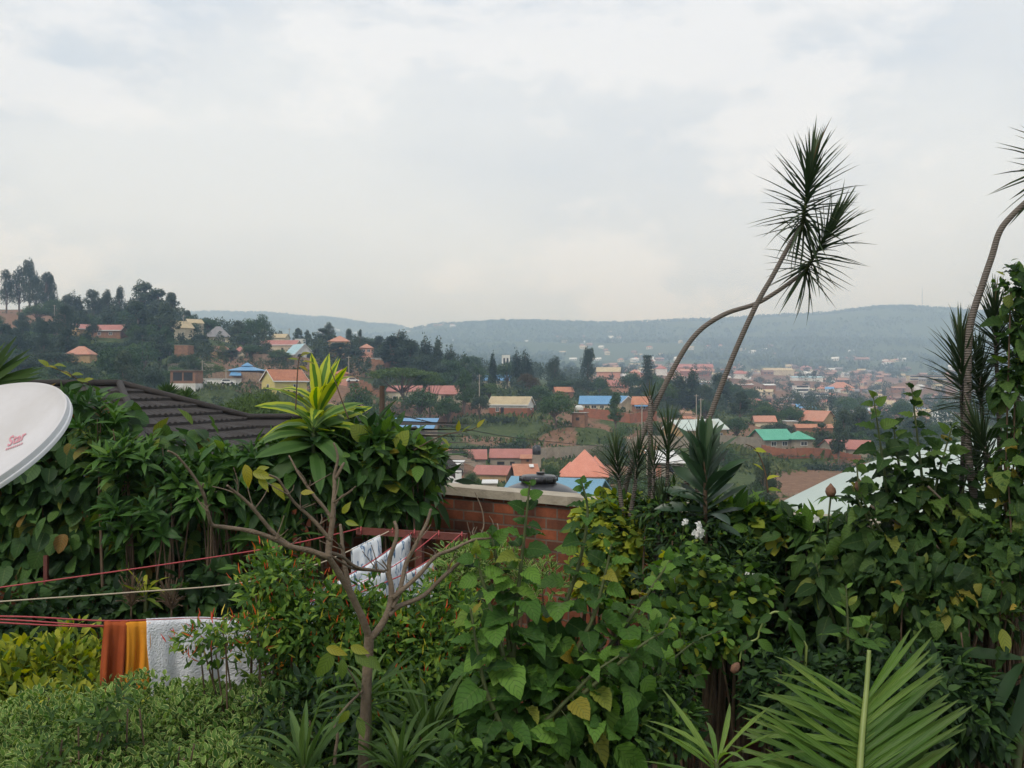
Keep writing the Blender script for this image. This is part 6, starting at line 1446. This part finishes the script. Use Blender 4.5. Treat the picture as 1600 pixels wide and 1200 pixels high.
shrub('shrub','low bushy plant with soft pointed leaves at the bottom centre','shrub',[(740,1170,60,32,6.0,.3),(690,1200,60,30,5.8,.3),(800,1190,60,34,6.1,.3)],[('w','wide','l_right',60,.15,dict(k=6)),('s','wide','l_mid',200,.11,{})],(740,6.2),nst=16,seed=15,r0=.012)
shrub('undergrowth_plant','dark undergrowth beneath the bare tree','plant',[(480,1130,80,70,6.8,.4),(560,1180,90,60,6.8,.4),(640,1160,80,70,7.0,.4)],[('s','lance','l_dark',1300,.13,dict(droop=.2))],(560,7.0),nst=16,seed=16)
# --- serrated-leaf shrub: upright leafy stems
def spires(name,label,cat,stems,mt,size,tk='heart',per=16,base=None,stem='greenstem',r=.016,blobs=None,nbl=0,seed=0,droop=.45,spread=1.0,tipsize=.35,group=None):
    """stems: (d, [(px,py)...] bottom to tip); leaves in pairs, smaller towards the tip"""
    rr=np.random.default_rng(seed+50); P_=[];D_=[];N_=[];S_=[]; mb=MB()
    g=Vector((X(base[0],base[1]),base[1],0)); root=empty(name,g,0,label,cat,group)
    for d,pts in stems:
        c=spline([P(px,py,d) for px,py in pts],8); lo=c[0]
        full=[g+Vector((rr.uniform(-.1,.1),rr.uniform(-.08,.08),-.05)),g.lerp(lo,.6)+Vector((0,0,.05)),lo]+c[1:] if lo.z>.2 else c
        k=len(full); mb.tube(full,[lerp(r,r*.28,i/(k-1)) for i in range(k)],7)
        Ls=sum((b-a).length for a,b in zip(c[:-1],c[1:])); n=max(int(Ls*per),6); a0=rr.uniform(0,6.28)
        for i in range(n):
            t=(i+.5)/n; q=t*(len(c)-1); j=min(int(q),len(c)-2); p=c[j].lerp(c[j+1],q-j); ax=(c[j+1]-c[j]).normalized()
            B=ax.orthogonal().normalized(); Cc=ax.cross(B); sz=size*lerp(1.05,tipsize,max(0,(t-.35)/.65)**1.3)*rr.uniform(.8,1.2)
            for h in (0,3.1416):
                a=a0+i*1.5708+h+rr.uniform(-.35,.35); rad=B*math.cos(a)+Cc*math.sin(a); el=lerp(.25,.9,t**2)
                dd=rad*math.cos(el)+ax*math.sin(el)+Vector((0,-.12,-droop*(1-t*.8))); pet=sz*.35*spread*(1-.6*t)
                P_.append(p+rad*pet); D_.append(dd); N_.append(Vector((0,-.45,.8))+rad*.5); S_.append(sz)
                mb.tube([p,p+rad*pet],.003,4,cap=False)
    n=len(P_); packs=[assemble(tk,np.array(P_),np.array(D_),np.array(N_)+rand_unit(n)*.25,np.array(S_),rng.uniform(0,1,n))]
    if blobs:
        p,u=shell(blobs,nbl,.4,.25); packs.append(single(tk,p,u,size*.95,droop=droop,up=.35,rnd=.6))
    leaves_obj('foliage',packs,[M[mt]]*len(packs),root,True); mb.build('stem',M[stem],root,True,True)
    return root
spires('broad_leaf_shrub','tall leafy shrub with broad toothed leaves in front of the brick wall','shrub',
 [(6.3,[(800,1120),(803,1000),(812,900),(820,830),(828,752)]),(6.5,[(830,1090),(870,980),(905,880),(918,800),(908,752)]),(6.4,[(860,1080),(920,980),(945,900),(955,850)]),
  (6.2,[(800,1080),(775,980),(752,900),(742,860)]),(6.3,[(800,1060),(790,960),(775,870),(768,835)]),(6.5,[(880,1100),(960,1000),(1010,930),(1050,872)]),(6.3,[(870,1120),(940,1060),(1000,1010),(1040,985)]),(6.2,[(850,1130),(890,1090),(930,1050),(975,1020)]),(6.1,[(790,1150),(760,1080),(745,1010),(735,950)])],
 'l_serr',.20,per=11,base=(830,6.5),blobs=[(830,1010,80,60,6.6,.3),(900,1050,110,80,6.6,.35),(800,1100,80,80,6.4,.3),(900,1150,90,60,6.3,.3)],nbl=190,seed=1,r=.02)
shrub('lime_bush','yellow-green bush between the leaning trunks and the toothed-leaf shrub','bush',[(938,818,36,36,9.4,.3),(970,850,50,50,9.3,.35),(985,800,30,24,9.5,.2),(945,900,50,40,9.2,.3)],
 [('s','smallw','l_lime',1700,.10,dict(up=.8)),('s','wide','l_mid',500,.13,{})],(950,9.5),nst=16,seed=17)
shrub('shrub','pale feathery shrub behind the toothed-leaf shrub, below the wall','shrub',[(760,880,50,30,8.8,.3),(720,900,40,40,8.6,.3),(830,910,50,30,8.9,.3)],[('s','lance','l_hedge',1500,.085,dict(up=.6,droop=-.4))],(770,9.0),nst=14,seed=18)
shrub('white_flower_bush','dark bush with small leaves and white flower clusters under the spiky plants','flowering bush',[(1080,850,60,50,8.8,.4),(1120,910,70,60,8.6,.4),(1060,930,60,60,8.6,.35),(1150,880,40,50,8.8,.3),(1040,800,50,30,9.0,.3),(1130,960,50,50,8.4,.35)],
 [('s','lance','l_dark',4200,.095,dict(up=.6)),('s','smallw','l_mid',1200,.07,dict(up=.7))],(1090,8.9),nst=26,seed=19,lump=.3)
def flowers(label,pts,d,group):
    for i,(px,py,n,sz) in enumerate(pts):
        c=P(px,py,d); root=empty('white_flower',c,0,label[i],'flower',group); p=np.array(c)+rng.normal(0,sz*.55,(n,3)); P_=np.repeat(p,5,0); u=rand_unit(len(P_))*1.0+np.array([[0,-.6,.3]])
        leaves_obj('petals',[assemble('round',P_,u,u[:,[2,0,1]]+np.array([[0,-.5,.6]]),sz,rng.uniform(0,1,len(P_)))],[M['petal']],root,True)
        mb=MB(); mb.tube([c+Vector((0,.25,-.25)),c+Vector((0,.05,-.02))],.004,4); mb.build('stem',M['greenstem'],root,False,True)
flowers(['white flower cluster, largest one on the dark bush','white flower just above the largest cluster','small white flower left of the largest cluster','white flower cluster at the tip of the toothed-leaf shrub','single white flower beside the bud heads','tiny white flower low on the bush with pale leaves'],
 [(1092,835,9,.036),(1095,822,4,.03),(1071,817,3,.027),(1055,903,6,.032),(1277,810,3,.033),(1172,900,3,.022)],8.05,'white flowers')
shrub('round_leaf_bush','sprawling bush with small round pale leaves in front of the dark hollow','bush',[(1110,960,60,40,7.8,.3),(1050,1000,45,32,7.5,.3),(1115,1000,40,28,7.6,.3),(1170,930,36,36,8,.25),(1080,890,50,30,7.9,.25)],[('s','round','l_mid',900,.085,dict(up=.8,droop=0)),('s','round','l_lime',130,.075,dict(up=.9,droop=0))],(1100,8.2),nst=9,seed=20,r0=.014,fill=.5)
spires('broad_leaf_shrub','low leafy sprays with hanging toothed leaves above the dark hollow','shrub',[(7.0,[(990,1090),(1040,1040),(1090,1000),(1130,985)]),(7.0,[(980,1100),(1030,1080),(1075,1060),(1100,1052)]),(7.1,[(1000,1060),(1030,1000),(1050,960)])],'l_serr',.15,per=12,base=(990,7.2),seed=2,r=.012)
shrub('fern_shrub','fine-leaved green shrub beside the dark hollow','shrub',[(1000,1100,70,50,6.9,.35),(950,1140,70,50,6.7,.35),(1040,1130,50,45,6.8,.3)],[('s','small','l_mid',2600,.075,dict(up=.7)),('s','lance','l_dark',700,.1,{})],(990,7.0),nst=8,seed=21)
# --- leaning dragon trees
mk('spike', [(0,.030),(.12,.036),(.4,.034),(.7,.022),(1,.001)], (.5,), (.0,.15,.35))
def dragon(label,stems,group,name='dragon_tree',base_z=0.0,trunk='ring',blades=95,size=.55,rad=.035):
    """stems: dicts with trunk points (px,py,d) base to tip and head length"""
    p0=P(*stems[0]['pts'][0]); root=empty(name,(p0.x,p0.y,0),0,label,'tree',group)
    for s in stems:
        c=spline([P(*q) for q in s['pts']],8); k=len(c); full=[Vector((c[0].x,c[0].y,-.1))]+c if s.get('root',True) else c
        mb=MB(); r=s.get('r',rad); mb.tube(full,[lerp(r*1.15,r*.72,i/(len(full)-1)) for i in range(len(full))],12); mb.build('trunk',M[trunk],root,True,True)
        if s.get('head'):
            A=Vector(s['axis']).normalized() if 'axis' in s else (c[-1]-c[-4]).normalized()
            hd=s['head']; q=rosette_leaves(c[-1]-A*.02,A,s.get('n',blades),s.get('size',size),'spike',hd,s.get('th',(.03,1.95)),s.get('wid',1.0),.05,taper=.15); q2=rosette_leaves(c[-1]-A*.04,A,16,s.get('size',size)*1.05,'spike',hd*.35,(1.7,2.75),.8,.25,taper=.1); q2[2][:,0]=np.clip(q2[2][:,0]*.35+.65,0,1)
            hp=MB(); hp.tube([c[-1]-A*.05,c[-1]+A*hd*.95],[r*.7,r*.35],10); h=leaves_obj('leaf_head',[q,q2],[M['l_spike']]*2,root,True)
            hp.build('stem',M['greenstem'],h,True,False)
            for ch in h.children: ch.matrix_parent_inverse=root.matrix_basis.inverted()@Matrix.Identity(4) if False else ch.matrix_parent_inverse
    return root
dragon('tall leaning dragon tree crossing rightwards, with the higher spiky head',[dict(pts=[(1040,850,9.3),(1062,790,9.25),(1095,690,9.2),(1140,570,9.15),(1180,480,9.1),(1208,430,9.1),(1235,380,9.1),(1254,350,9.1)],head=.56,axis=(.15,0,1),n=98,size=.50,th=(.03,1.9),wid=.85,r=.026)],'leaning dragon trees')
dragon('leaning dragon tree with bent neck, ending in the lower spiky head',[dict(pts=[(962,830,9.5),(975,770,9.5),(1000,690,9.45),(1045,590,9.4),(1085,525,9.4),(1130,492,9.4),(1180,475,9.4),(1215,455,9.4),(1258,424,9.4)],head=.52,axis=(.5,0,.85),n=90,size=.48,th=(.03,2.0),wid=.85,r=.026)],'leaning dragon trees')
def tuft(c,A,n,size,la,th,w=1.0): return rosette_leaves(c,A,n,size,'spike',la,th,w,.03,taper=.2)
def small_dragons(label,items,group,mt='l_spike'):
    for lb,pts,d,n,size,la,th,ax in items:
        c=spline([P(px,py,d) for px,py in pts],6); root=empty('dragon_plant',(c[0].x,c[0].y,0),0,lb,'plant',group)
        mb=MB(); full=[Vector((c[0].x,c[0].y,-.1))]+c; A=Vector(ax).normalized(); mb.tube(full+[c[-1]+A*la*.9],[lerp(.026,.016,i/len(full)) for i in range(len(full)+1)],8); mb.build('trunk',M['ring'],root,True,True)
        leaves_obj('leaf_head',[tuft(c[-1]-A*.02,A,n,size,la,th)],[M[mt]],root,True)
small_dragons('',[
 ('spiky brush-like dragon plant, left stem of the low pair by the bent trunk',[(975,830),(970,780),(968,757)],9.2,64,.29,.33,(.02,1.3),(-.12,0,1)),
 ('spiky brush-like dragon plant, right stem of the low pair by the bent trunk',[(980,830),(990,775),(993,752)],9.25,56,.27,.33,(.02,1.2),(.1,0,1)),
 ('tall narrow dragon plant with a long bare-lined stem between the leaning trunks',[(1045,860),(1043,790),(1043,732)],9.0,50,.36,.36,(.02,1.75),(.02,0,1)),
 ('shorter narrow dragon plant left of the tall narrow one',[(1022,850),(1020,790),(1021,760)],9.0,40,.28,.3,(.02,1.75),(.0,0,1)),
 ('smallest spiky dragon plant at the foot of the leaning trunks',[(1030,850),(1032,815)],8.9,44,.34,.2,(.02,1.3),(0,0,1)),
 ('small tuft sprouting high on the bent trunk',[(1016,640),(1016,632)],9.38,12,.22,.1,(.02,.8),(0,0,1)),
 ('short spiky plant behind the thick-leaved rosette',[(1090,760),(1090,735)],9.3,30,.34,.3,(.02,1.2),(0,0,1))],'low dragon plants')
rosette('thick_leaf_plant','dark plant with thick pointed paddle leaves beside the leaning trunks','plant',1102,822,8.7,42,.46,'agave','l_agave',len_ax=.64,th=(.05,1.7),base=(1104,8.8),wid=1.1,r=.024,stem='twig')
tendril('thin upright shoot with a yellow tip right of the thick-leaved plant',[(1200,770),(1196,740),(1188,715),(1178,700),(1165,694)],8.6,[(1178,703,1,.1),(1198,750,.6,.5),(1192,735,-.6,.5),(1200,765,.8,.2)],.12,'l_lime')
# --- right-hand bushes
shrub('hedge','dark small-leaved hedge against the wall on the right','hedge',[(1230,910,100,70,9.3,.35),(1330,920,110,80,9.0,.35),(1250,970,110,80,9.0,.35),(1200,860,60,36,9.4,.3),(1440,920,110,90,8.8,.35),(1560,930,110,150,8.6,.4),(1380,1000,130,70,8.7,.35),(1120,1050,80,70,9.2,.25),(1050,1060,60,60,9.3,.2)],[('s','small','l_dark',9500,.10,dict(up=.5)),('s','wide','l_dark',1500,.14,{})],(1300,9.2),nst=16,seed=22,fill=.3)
shrub('creeper','light green creeper along the wall top beside the pale roof','creeper',[(1180,815,60,24,9.0,.25),(1240,830,50,20,8.9,.25),(1135,820,50,30,9.1,.25),(1290,835,50,20,8.8,.25),(1195,818,30,14,9.0,.2)],[('s','wide','l_mid',420,.19,dict(up=.9)),('s','round','l_lime',60,.15,dict(up=.9)),('s','small','l_mid',900,.08,{})],(1210,9.1),nst=16,seed=23)
spires('broad_leaf_shrub','leafy shrub with two tall spires in front of the pale green roof','shrub',
 [(8.0,[(1395,850),(1385,760),(1375,690),(1364,614)]),(8.0,[(1450,840),(1440,740),(1432,670),(1424,602)]),(8.1,[(1420,860),(1410,760),(1400,700),(1396,660)]),(8.0,[(1440,860),(1460,770),(1475,710),(1488,665)]),(7.9,[(1380,860),(1350,800),(1330,760)]),(8.0,[(1460,870),(1500,780),(1515,720)]),(7.9,[(1420,880),(1370,820),(1345,770),(1338,720)]),(8.1,[(1470,850),(1465,760),(1455,700)])],
 'l_right',.20,per=12,base=(1430,8.2),blobs=[(1410,800,45,50,8.1,.22),(1465,790,40,45,8.1,.22),(1430,870,90,40,8.0,.3),(1500,840,40,40,8.0,.25),(1360,840,40,30,8,.2)],nbl=230,seed=3)
spires('broad_leaf_shrub','long drooping-leaved shrub with bud heads in front of the dark hedge','shrub',
 [(8.2,[(1330,980),(1330,900),(1325,850),(1322,800)]),(8.2,[(1350,980),(1360,900),(1372,860)]),(8.1,[(1310,990),(1285,920),(1275,880)]),(8.1,[(1370,1000),(1410,930),(1430,890)]),(8.2,[(1340,980),(1345,880),(1340,820)]),(8.0,[(1400,1000),(1450,950),(1480,900)])],
 'l_right',.24,tk='wide',per=11,base=(1350,8.4),blobs=[(1330,915,70,50,8.3,.25),(1400,930,70,50,8.2,.25),(1290,890,40,60,8.3,.2)],nbl=230,seed=4,droop=.8,tipsize=.6)
def bud(label,px,py,d,r=.045):
    c=P(px,py,d); root=empty('flower_bud',(c.x,c.y,c.z-.3),0,label,'flower bud','bud heads above the right-hand shrub'); mb=MB(); mb.lathe([(.004,-r*1.1),(r*.7,-r*.8),(r,-.1*r),(r*.85,.6*r),(r*.35,1.15*r),(.004,1.5*r)],14,0,Matrix.Translation(c)); mb.build('head',M['bud'],root,True,True)
    s=MB(); s.tube([c-Vector((0,-.1,.45)),c-Vector((.01,-.02,.2)),c-Vector((0,0,r))],.008,6); s.build('stem',M['greenstem'],root,True,True)
    n=7; a=np.arange(n)*.9; leaves_obj('foliage',[assemble('lance',np.tile(np.array(c)-np.array([0,0,r]),(n,1)),np.stack([np.cos(a),np.sin(a),np.full(n,.1)],1),np.tile([[0,0,1.]],(n,1)),.16,rng.uniform(0,1,n))],[M['l_mid']],root,True)
bud('round brown-green bud head, left of two by the pale roof',1298,768,8.1); bud('pointed brown bud head, right of two by the pale roof',1342,762,8.1,.05)
shrub('broad_leaf_shrub','tangled shrub with yellowing leaves in the middle of the right side','shrub',[(1480,900,80,60,7.7,.35),(1545,860,50,50,7.7,.3),(1450,950,80,60,7.6,.3),(1560,900,70,70,7.5,.35),(1400,870,50,40,7.8,.25),(1520,960,80,50,7.4,.3)],[('s','heart','l_right',330,.14,dict(droop=.7)),('s','wide','l_yellow',24,.15,dict(droop=.9)),('s','wide','l_right',260,.12,dict(droop=.5)),('s','small','l_right',800,.07,{})],(1490,8.0),nst=40,seed=24,r0=.016,fill=.5)
spires('broad_leaf_shrub','upright sprig with whorled glossy leaves over the palm frond','shrub',[(7.2,[(1325,1080),(1325,990),(1322,915)]),(7.2,[(1330,1080),(1350,1010),(1362,975)])],'l_mid',.19,tk='wide',per=13,base=(1330,7.3),seed=5,droop=.2)
# dragon trees and climber at the right edge
dragon('tall dragon tree with grey curved trunk leaving the frame at the right edge',[dict(pts=[(1528,900,8.0),(1524,800,8.0),(1512,700,8.0),(1512,600,8.0),(1516,510,8.0),(1535,445,8.0),(1550,400,8.0),(1562,362,8.0),(1582,336,8.0),(1620,300,8.0),(1650,270,8.0)],head=.5,axis=(.6,0,.75),n=100,size=.5,th=(.03,1.9),r=.029)],'dragon trees at the right edge')
small_dragons('',[
 ('tall spiky dragon plant, leftmost in the cluster at the right edge',[(1500,900),(1502,780),(1505,690),(1503,635)],8.1,110,.38,.55,(.02,1.7),(-.02,0,1)),
 ('spiky dragon plant behind the grey curved trunk',[(1545,900),(1545,780),(1538,690),(1535,650)],8.3,100,.36,.5,(.02,1.7),(-.08,0,1)),
 ('highest spiky dragon plant of the right-hand cluster',[(1560,900),(1562,720),(1560,620),(1557,570)],8.2,110,.34,.52,(.02,1.7),(-.03,0,1)),
 ('dark spiky dragon plant at the extreme right edge',[(1590,900),(1592,780),(1590,680),(1590,620)],8.2,120,.36,.7,(.02,1.8),(.02,0,1)),
 ('leaning dragon plant low in the right-hand cluster',[(1600,900),(1580,800),(1555,740),(1548,725)],7.9,60,.36,.3,(.05,1.6),(-.35,0,.9)),
 ('half-hidden dragon plant below the curved trunk',[(1520,920),(1524,840),(1524,790)],8.2,80,.36,.5,(.02,1.8),(.03,0,1))],'dragon plants at the right edge')
shrub('creeper','green climber hanging over the dragon plants at the right edge','creeper',[(1585,450,22,34,7.8,.2),(1590,520,20,40,7.8,.2),(1575,600,18,40,7.8,.15),(1590,680,22,40,7.8,.2),(1570,740,30,30,7.7,.2),(1595,800,24,50,7.7,.2),(1560,850,40,40,7.6,.2)],[('s','heart','l_right',330,.14,dict(droop=.5)),('s','heart','l_yellow',8,.13,dict(droop=.9)),('s','small','l_mid',500,.055,{})],(1592,7.9),nst=16,seed=25,r0=.014,fill=.4)
def trunks(label,items,name='tree_trunk'):
    root=empty(name,(X(items[0][0][0][0],items[0][0][0][2]),items[0][0][0][2],0),0,label,'tree'); mb=MB()
    for pts,r in items:
        c=spline([P(*p) for p in pts],6); mb.tube(c,[lerp(r,r*.5,i/(len(c)-1)) for i in range(len(c))],8)
    mb.build('trunk',M['bark'],root,True,True); return root
t_=trunks('dark trunks and crossing bare branches inside the right-hand thicket',[([(1490,1200,8),(1492,1050,8),(1500,940,8),(1520,860,8)],.05),([(1540,1200,7.9),(1545,1000,7.9),(1560,850,7.9)],.06),([(1370,1100,8.2),(1385,1000,8.2),(1430,930,8.1),(1500,880,8.0)],.018),([(1400,950,7.9),(1450,900,7.9),(1480,870,7.9)],.012),([(1460,850,7.8),(1500,900,7.8),(1540,930,7.8)],.012),([(1360,790,7.9),(1420,830,7.9),(1480,870,7.9)],.010),([(1440,940,7.7),(1500,950,7.7),(1560,940,7.7)],.010),([(1340,1100,8),(1345,990,8)],.016),([(1362,1100,8.1),(1350,1000,8.1),(1352,960,8.1)],.02),([(1450,760,7.9),(1490,800,7.9),(1530,850,7.8)],.010)],'thicket_tree')
p_,u_=shell([(1480,880,90,90,8.1,.25)],120,.8,.2); leaves_obj('crown',[single('wide',p_,u_,.13)],[M['l_dark']],t_,True)
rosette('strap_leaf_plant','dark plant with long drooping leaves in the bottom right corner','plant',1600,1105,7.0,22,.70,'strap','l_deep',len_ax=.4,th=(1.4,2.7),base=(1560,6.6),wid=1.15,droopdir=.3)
shrub('undergrowth_plant','dark undergrowth between the palm leaf and the corner','plant',[(1510,1120,50,60,7.0,.3),(1480,1060,50,40,7.2,.3)],[('s','lance','l_dark',500,.16,dict(droop=.8)),('s','small','l_dark',900,.08,{})],(1500,7.1),nst=10,seed=41)
# shoot with hanging brown bud
def budshoot():
    d=6.9; root=empty('bud_shoot',(X(1215,d),d,0),0,'arching stem with a hanging brown bud over the dark hollow','shoot'); mb=MB()
    c=spline([P(px,py,d) for px,py in ((1260,1010),(1235,970),(1213,956),(1197,966),(1187,985),(1183,998),(1165,1006),(1158,1020),(1156,1034))],6)
    mb.tube([Vector((c[0].x,c[0].y+.2,0)),c[0]-Vector((0,-.1,.5))]+c,[.014,.012]+[lerp(.010,.006,i/(len(c)-1)) for i in range(len(c))],6); mb.build('stem',M['palmrib'],root,True,True)
    b=MB(); b.lathe([(.004,-.05),(.02,-.045),(.032,-.01),(.022,.02),(.006,.035)],12,0,Matrix.Translation(P(1150,1042,d))@Matrix.Rotation(R(35),4,'Y')); b.build('bud',M['bud'],root,True,True)
    lv=[(1215,957,.9,-.4,.13),(1232,968,.5,-1,.19),(1236,975,.9,-.7,.2),(1184,1000,.9,-.5,.16),(1176,1003,-.8,-.3,.13),(1187,985,1,-.1,.1),(1165,1010,.8,-.5,.1),(1240,985,.3,-1,.2),(1205,960,-.7,-.4,.12)]
    p=np.array([P(a,q,d-.02) for a,q,_,_,_ in lv]); leaves_obj('foliage',[assemble('wide',p,np.array([(a,-.2,q) for _,_,a,q,_ in lv]),np.tile([[.1,-.8,.6]],(len(lv),1))+rand_unit(len(lv))*.3,np.array([q[4] for q in lv]),rng.uniform(.2,.8,len(lv)))],[M['l_mid']],root,True)
budshoot()
# --- palm fronds in the foreground
mk('leaflet', [(0,.020),(.08,.036),(.3,.042),(.5,.041),(.7,.034),(.85,.022),(.94,.012),(1,.001)], (.35,.6), (.1,.4,.8))
def frond():
    d=4.5; root=empty('palm_frond',(X(1343,d),d,0),0,'large green palm leaf standing upright in the bottom right','palm')
    c=spline([P(1332,1420,4.2),P(1340,1260,4.35),P(1347,1150,4.48),P(1354,1075,4.58),P(1358,1016,4.64)],8)
    mb=MB(); k=len(c); mb.tube([Vector((c[0].x-.05,c[0].y+.1,-.1))]+c,[.03]+[lerp(.019,.0095,i/(k-1)) for i in range(k)],10); mb.build('rachis',M['palmrib'],root,True,True)
    Ps=[];Ds=[];Ns=[];Ss=[]
    for i in range(44):
        t=i/43; py=lerp(1098,1330,t); px=1352-(py-1075)*.07; p=P(px,py,4.56-(py-1100)*.0011)
        for sg in (-1,1):
            jit=random.uniform(-.05,.05)
            if sg<0: a=lerp(math.radians(33),math.radians(28),t)+jit+.12*math.sin(i*1.3); L=lerp(.47,.62,min(1,t*2))
            else: a=lerp(math.radians(50),math.radians(30),t**.8)+jit+.08*math.sin(i*1.7); L=lerp(.5,.66,min(1,t*2))
            a+=random.uniform(-.05,.05); L*=.92; dr=Vector((sg*math.cos(a),random.uniform(-.2,.35),math.sin(a))); Ps.append(p);Ds.append(dr);Ns.append(Vector((-sg*math.sin(a)*.5,-.8,math.cos(a)*.8)));Ss.append(L*random.uniform(.88,1.08))
    n=len(Ps); leaves_obj('leaflets',[assemble('leaflet',np.array(Ps),np.array(Ds),np.array(Ns)+rand_unit(n)*.18,np.array(Ss),rng.uniform(0,1,n),wid=.76)],[M['l_palm']],root,True)
frond()
def arching(label,px,py,d,n,size,seed,wid=.5,th=(.2,1.35),mt='l_palm',name='arching_grass_plant'):
    rosette(name,label,'plant',px,py,d,n,size,'strap',mt,len_ax=.15,th=th,base=(px,d),wid=wid,r=.015)
arching('yellowish arching grassy leaves at the bottom, left of the palm leaf',1120,1235,4.4,24,.42,1,.5,(.5,1.6))
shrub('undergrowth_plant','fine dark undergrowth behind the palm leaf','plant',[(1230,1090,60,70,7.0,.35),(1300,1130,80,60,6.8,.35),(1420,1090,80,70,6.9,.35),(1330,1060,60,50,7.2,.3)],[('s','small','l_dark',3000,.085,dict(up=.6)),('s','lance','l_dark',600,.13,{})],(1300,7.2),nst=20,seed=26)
# ---------------------------------------------------------------- sky, air, light, camera
SUN_EL, SUN_AZ = 52.0, 212.0         # the hazy sun stands behind the camera, to the left
def world():
    w=bpy.data.worlds.new('World'); bpy.context.scene.world=w; w.use_nodes=True; nt=w.node_tree; L=nt.links.new
    for n in list(nt.nodes): nt.nodes.remove(n)
    out=nt.nodes.new('ShaderNodeOutputWorld'); bg=nd(nt,'ShaderNodeBackground',i_Strength=.1)
    sky=nt.nodes.new('ShaderNodeTexSky'); sky.sky_type='NISHITA'; sky.sun_disc=False; sky.sun_elevation=R(SUN_EL); sky.sun_rotation=R(SUN_AZ); sky.air_density=1.2; sky.dust_density=3.0
    tc=nd(nt,'ShaderNodeTexCoord'); mp=nd(nt,'ShaderNodeMapping'); mp.inputs['Scale'].default_value=(1,1,2.6); L(tc.outputs['Generated'],mp.inputs[0])
    n1=nd(nt,'ShaderNodeTexNoise',i_Scale=1.9,i_Detail=9.0,i_Roughness=.52,i_Distortion=.25); L(mp.outputs[0],n1.inputs['Vector'])
    n2=nd(nt,'ShaderNodeTexNoise',i_Scale=3.9,i_Detail=9.0,i_Roughness=.58,i_Distortion=.15); mp2=nd(nt,'ShaderNodeMapping'); mp2.inputs['Location'].default_value=(3.3,1.7,.4); mp2.inputs['Scale'].default_value=(1,1,2.2); L(tc.outputs['Generated'],mp2.inputs[0]); L(mp2.outputs[0],n2.inputs['Vector'])
    # sheet of cloud: grey-blue thin parts to bright white billows
    r1=ramp(nt,[(.34,SKY0),(.49,SKY1),(.62,SKY2)]); L(n1.outputs['Fac'],r1.inputs['Fac'])
    r2=ramp(nt,[(.49,(0,0,0)),(.555,(1,1,1))]); L(n2.outputs['Fac'],r2.inputs['Fac'])
    m1=nd(nt,'ShaderNodeMixRGB'); m1.inputs['Color2'].default_value=(*SKY3,1); f=nd(nt,'ShaderNodeMath',operation='MULTIPLY'); f.inputs[1].default_value=.62; L(r2.outputs[0],f.inputs[0]); L(f.outputs[0],m1.inputs['Fac']); L(r1.outputs[0],m1.inputs['Color1'])
    sc=nd(nt,'ShaderNodeVectorMath',operation='SCALE'); sc.inputs['Scale'].default_value=SKYK; L(m1.outputs[0],sc.inputs[0])
    mx=nd(nt,'ShaderNodeMixRGB'); mx.inputs['Fac'].default_value=.90; L(sky.outputs[0],mx.inputs['Color1']); L(sc.outputs[0],mx.inputs['Color2'])
    L(mx.outputs[0],bg.inputs['Color']); L(bg.outputs[0],out.inputs['Surface'])
SKY0=(.57,.66,.78); SKY1=(.715,.765,.83); SKY2=(.80,.84,.88); SKY3=(.93,.94,.965); SKYK=10.1
world()
sl=bpy.data.lights.new('sun','SUN'); sl.energy=1.5; sl.angle=R(14); sl.color=(1,.96,.9); so=bpy.data.objects.new('sun',sl); C.objects.link(so)
so.rotation_euler=(R(90-SUN_EL),0,R(180-SUN_AZ))
def haze():
    me=bpy.data.meshes.new('haze'); mb=MB(); mb.box(-9600,9600,-1400,8000,-80,460)
    m,nt,out=newmat('haze'); v=nt.nodes.new('ShaderNodeVolumePrincipled'); v.inputs['Color'].default_value=(.50,.70,1.0,1); v.inputs['Absorption Color'].default_value=(1,1,1,1); v.inputs['Density'].default_value=HAZE; v.inputs['Anisotropy'].default_value=.1
    nt.links.new(v.outputs[0],out.inputs['Volume']); o=mb.build('haze',m); tag(o,kind='stuff')
HAZE=3.1e-4
haze()
cam=bpy.data.cameras.new('camera'); co=bpy.data.objects.new('camera',cam); C.objects.link(co); co.location=(0,0,CZ); co.rotation_euler=(R(90),0,0)
cam.sensor_width=36; cam.lens=36*F/1600; cam.clip_start=.05; cam.clip_end=30000
sc=bpy.context.scene; sc.camera=co
sc.render.engine='CYCLES'; sc.view_settings.view_transform='Standard'; sc.view_settings.look='None'; sc.view_settings.exposure=.22; sc.view_settings.gamma=1
sc.cycles.use_denoising=True; sc.cycles.max_bounces=7; sc.cycles.diffuse_bounces=3; sc.cycles.glossy_bounces=2; sc.cycles.transmission_bounces=4; sc.cycles.volume_bounces=1; sc.cycles.use_adaptive_sampling=True; sc.cycles.adaptive_threshold=.02
sc.cycles.sample_clamp_indirect=4
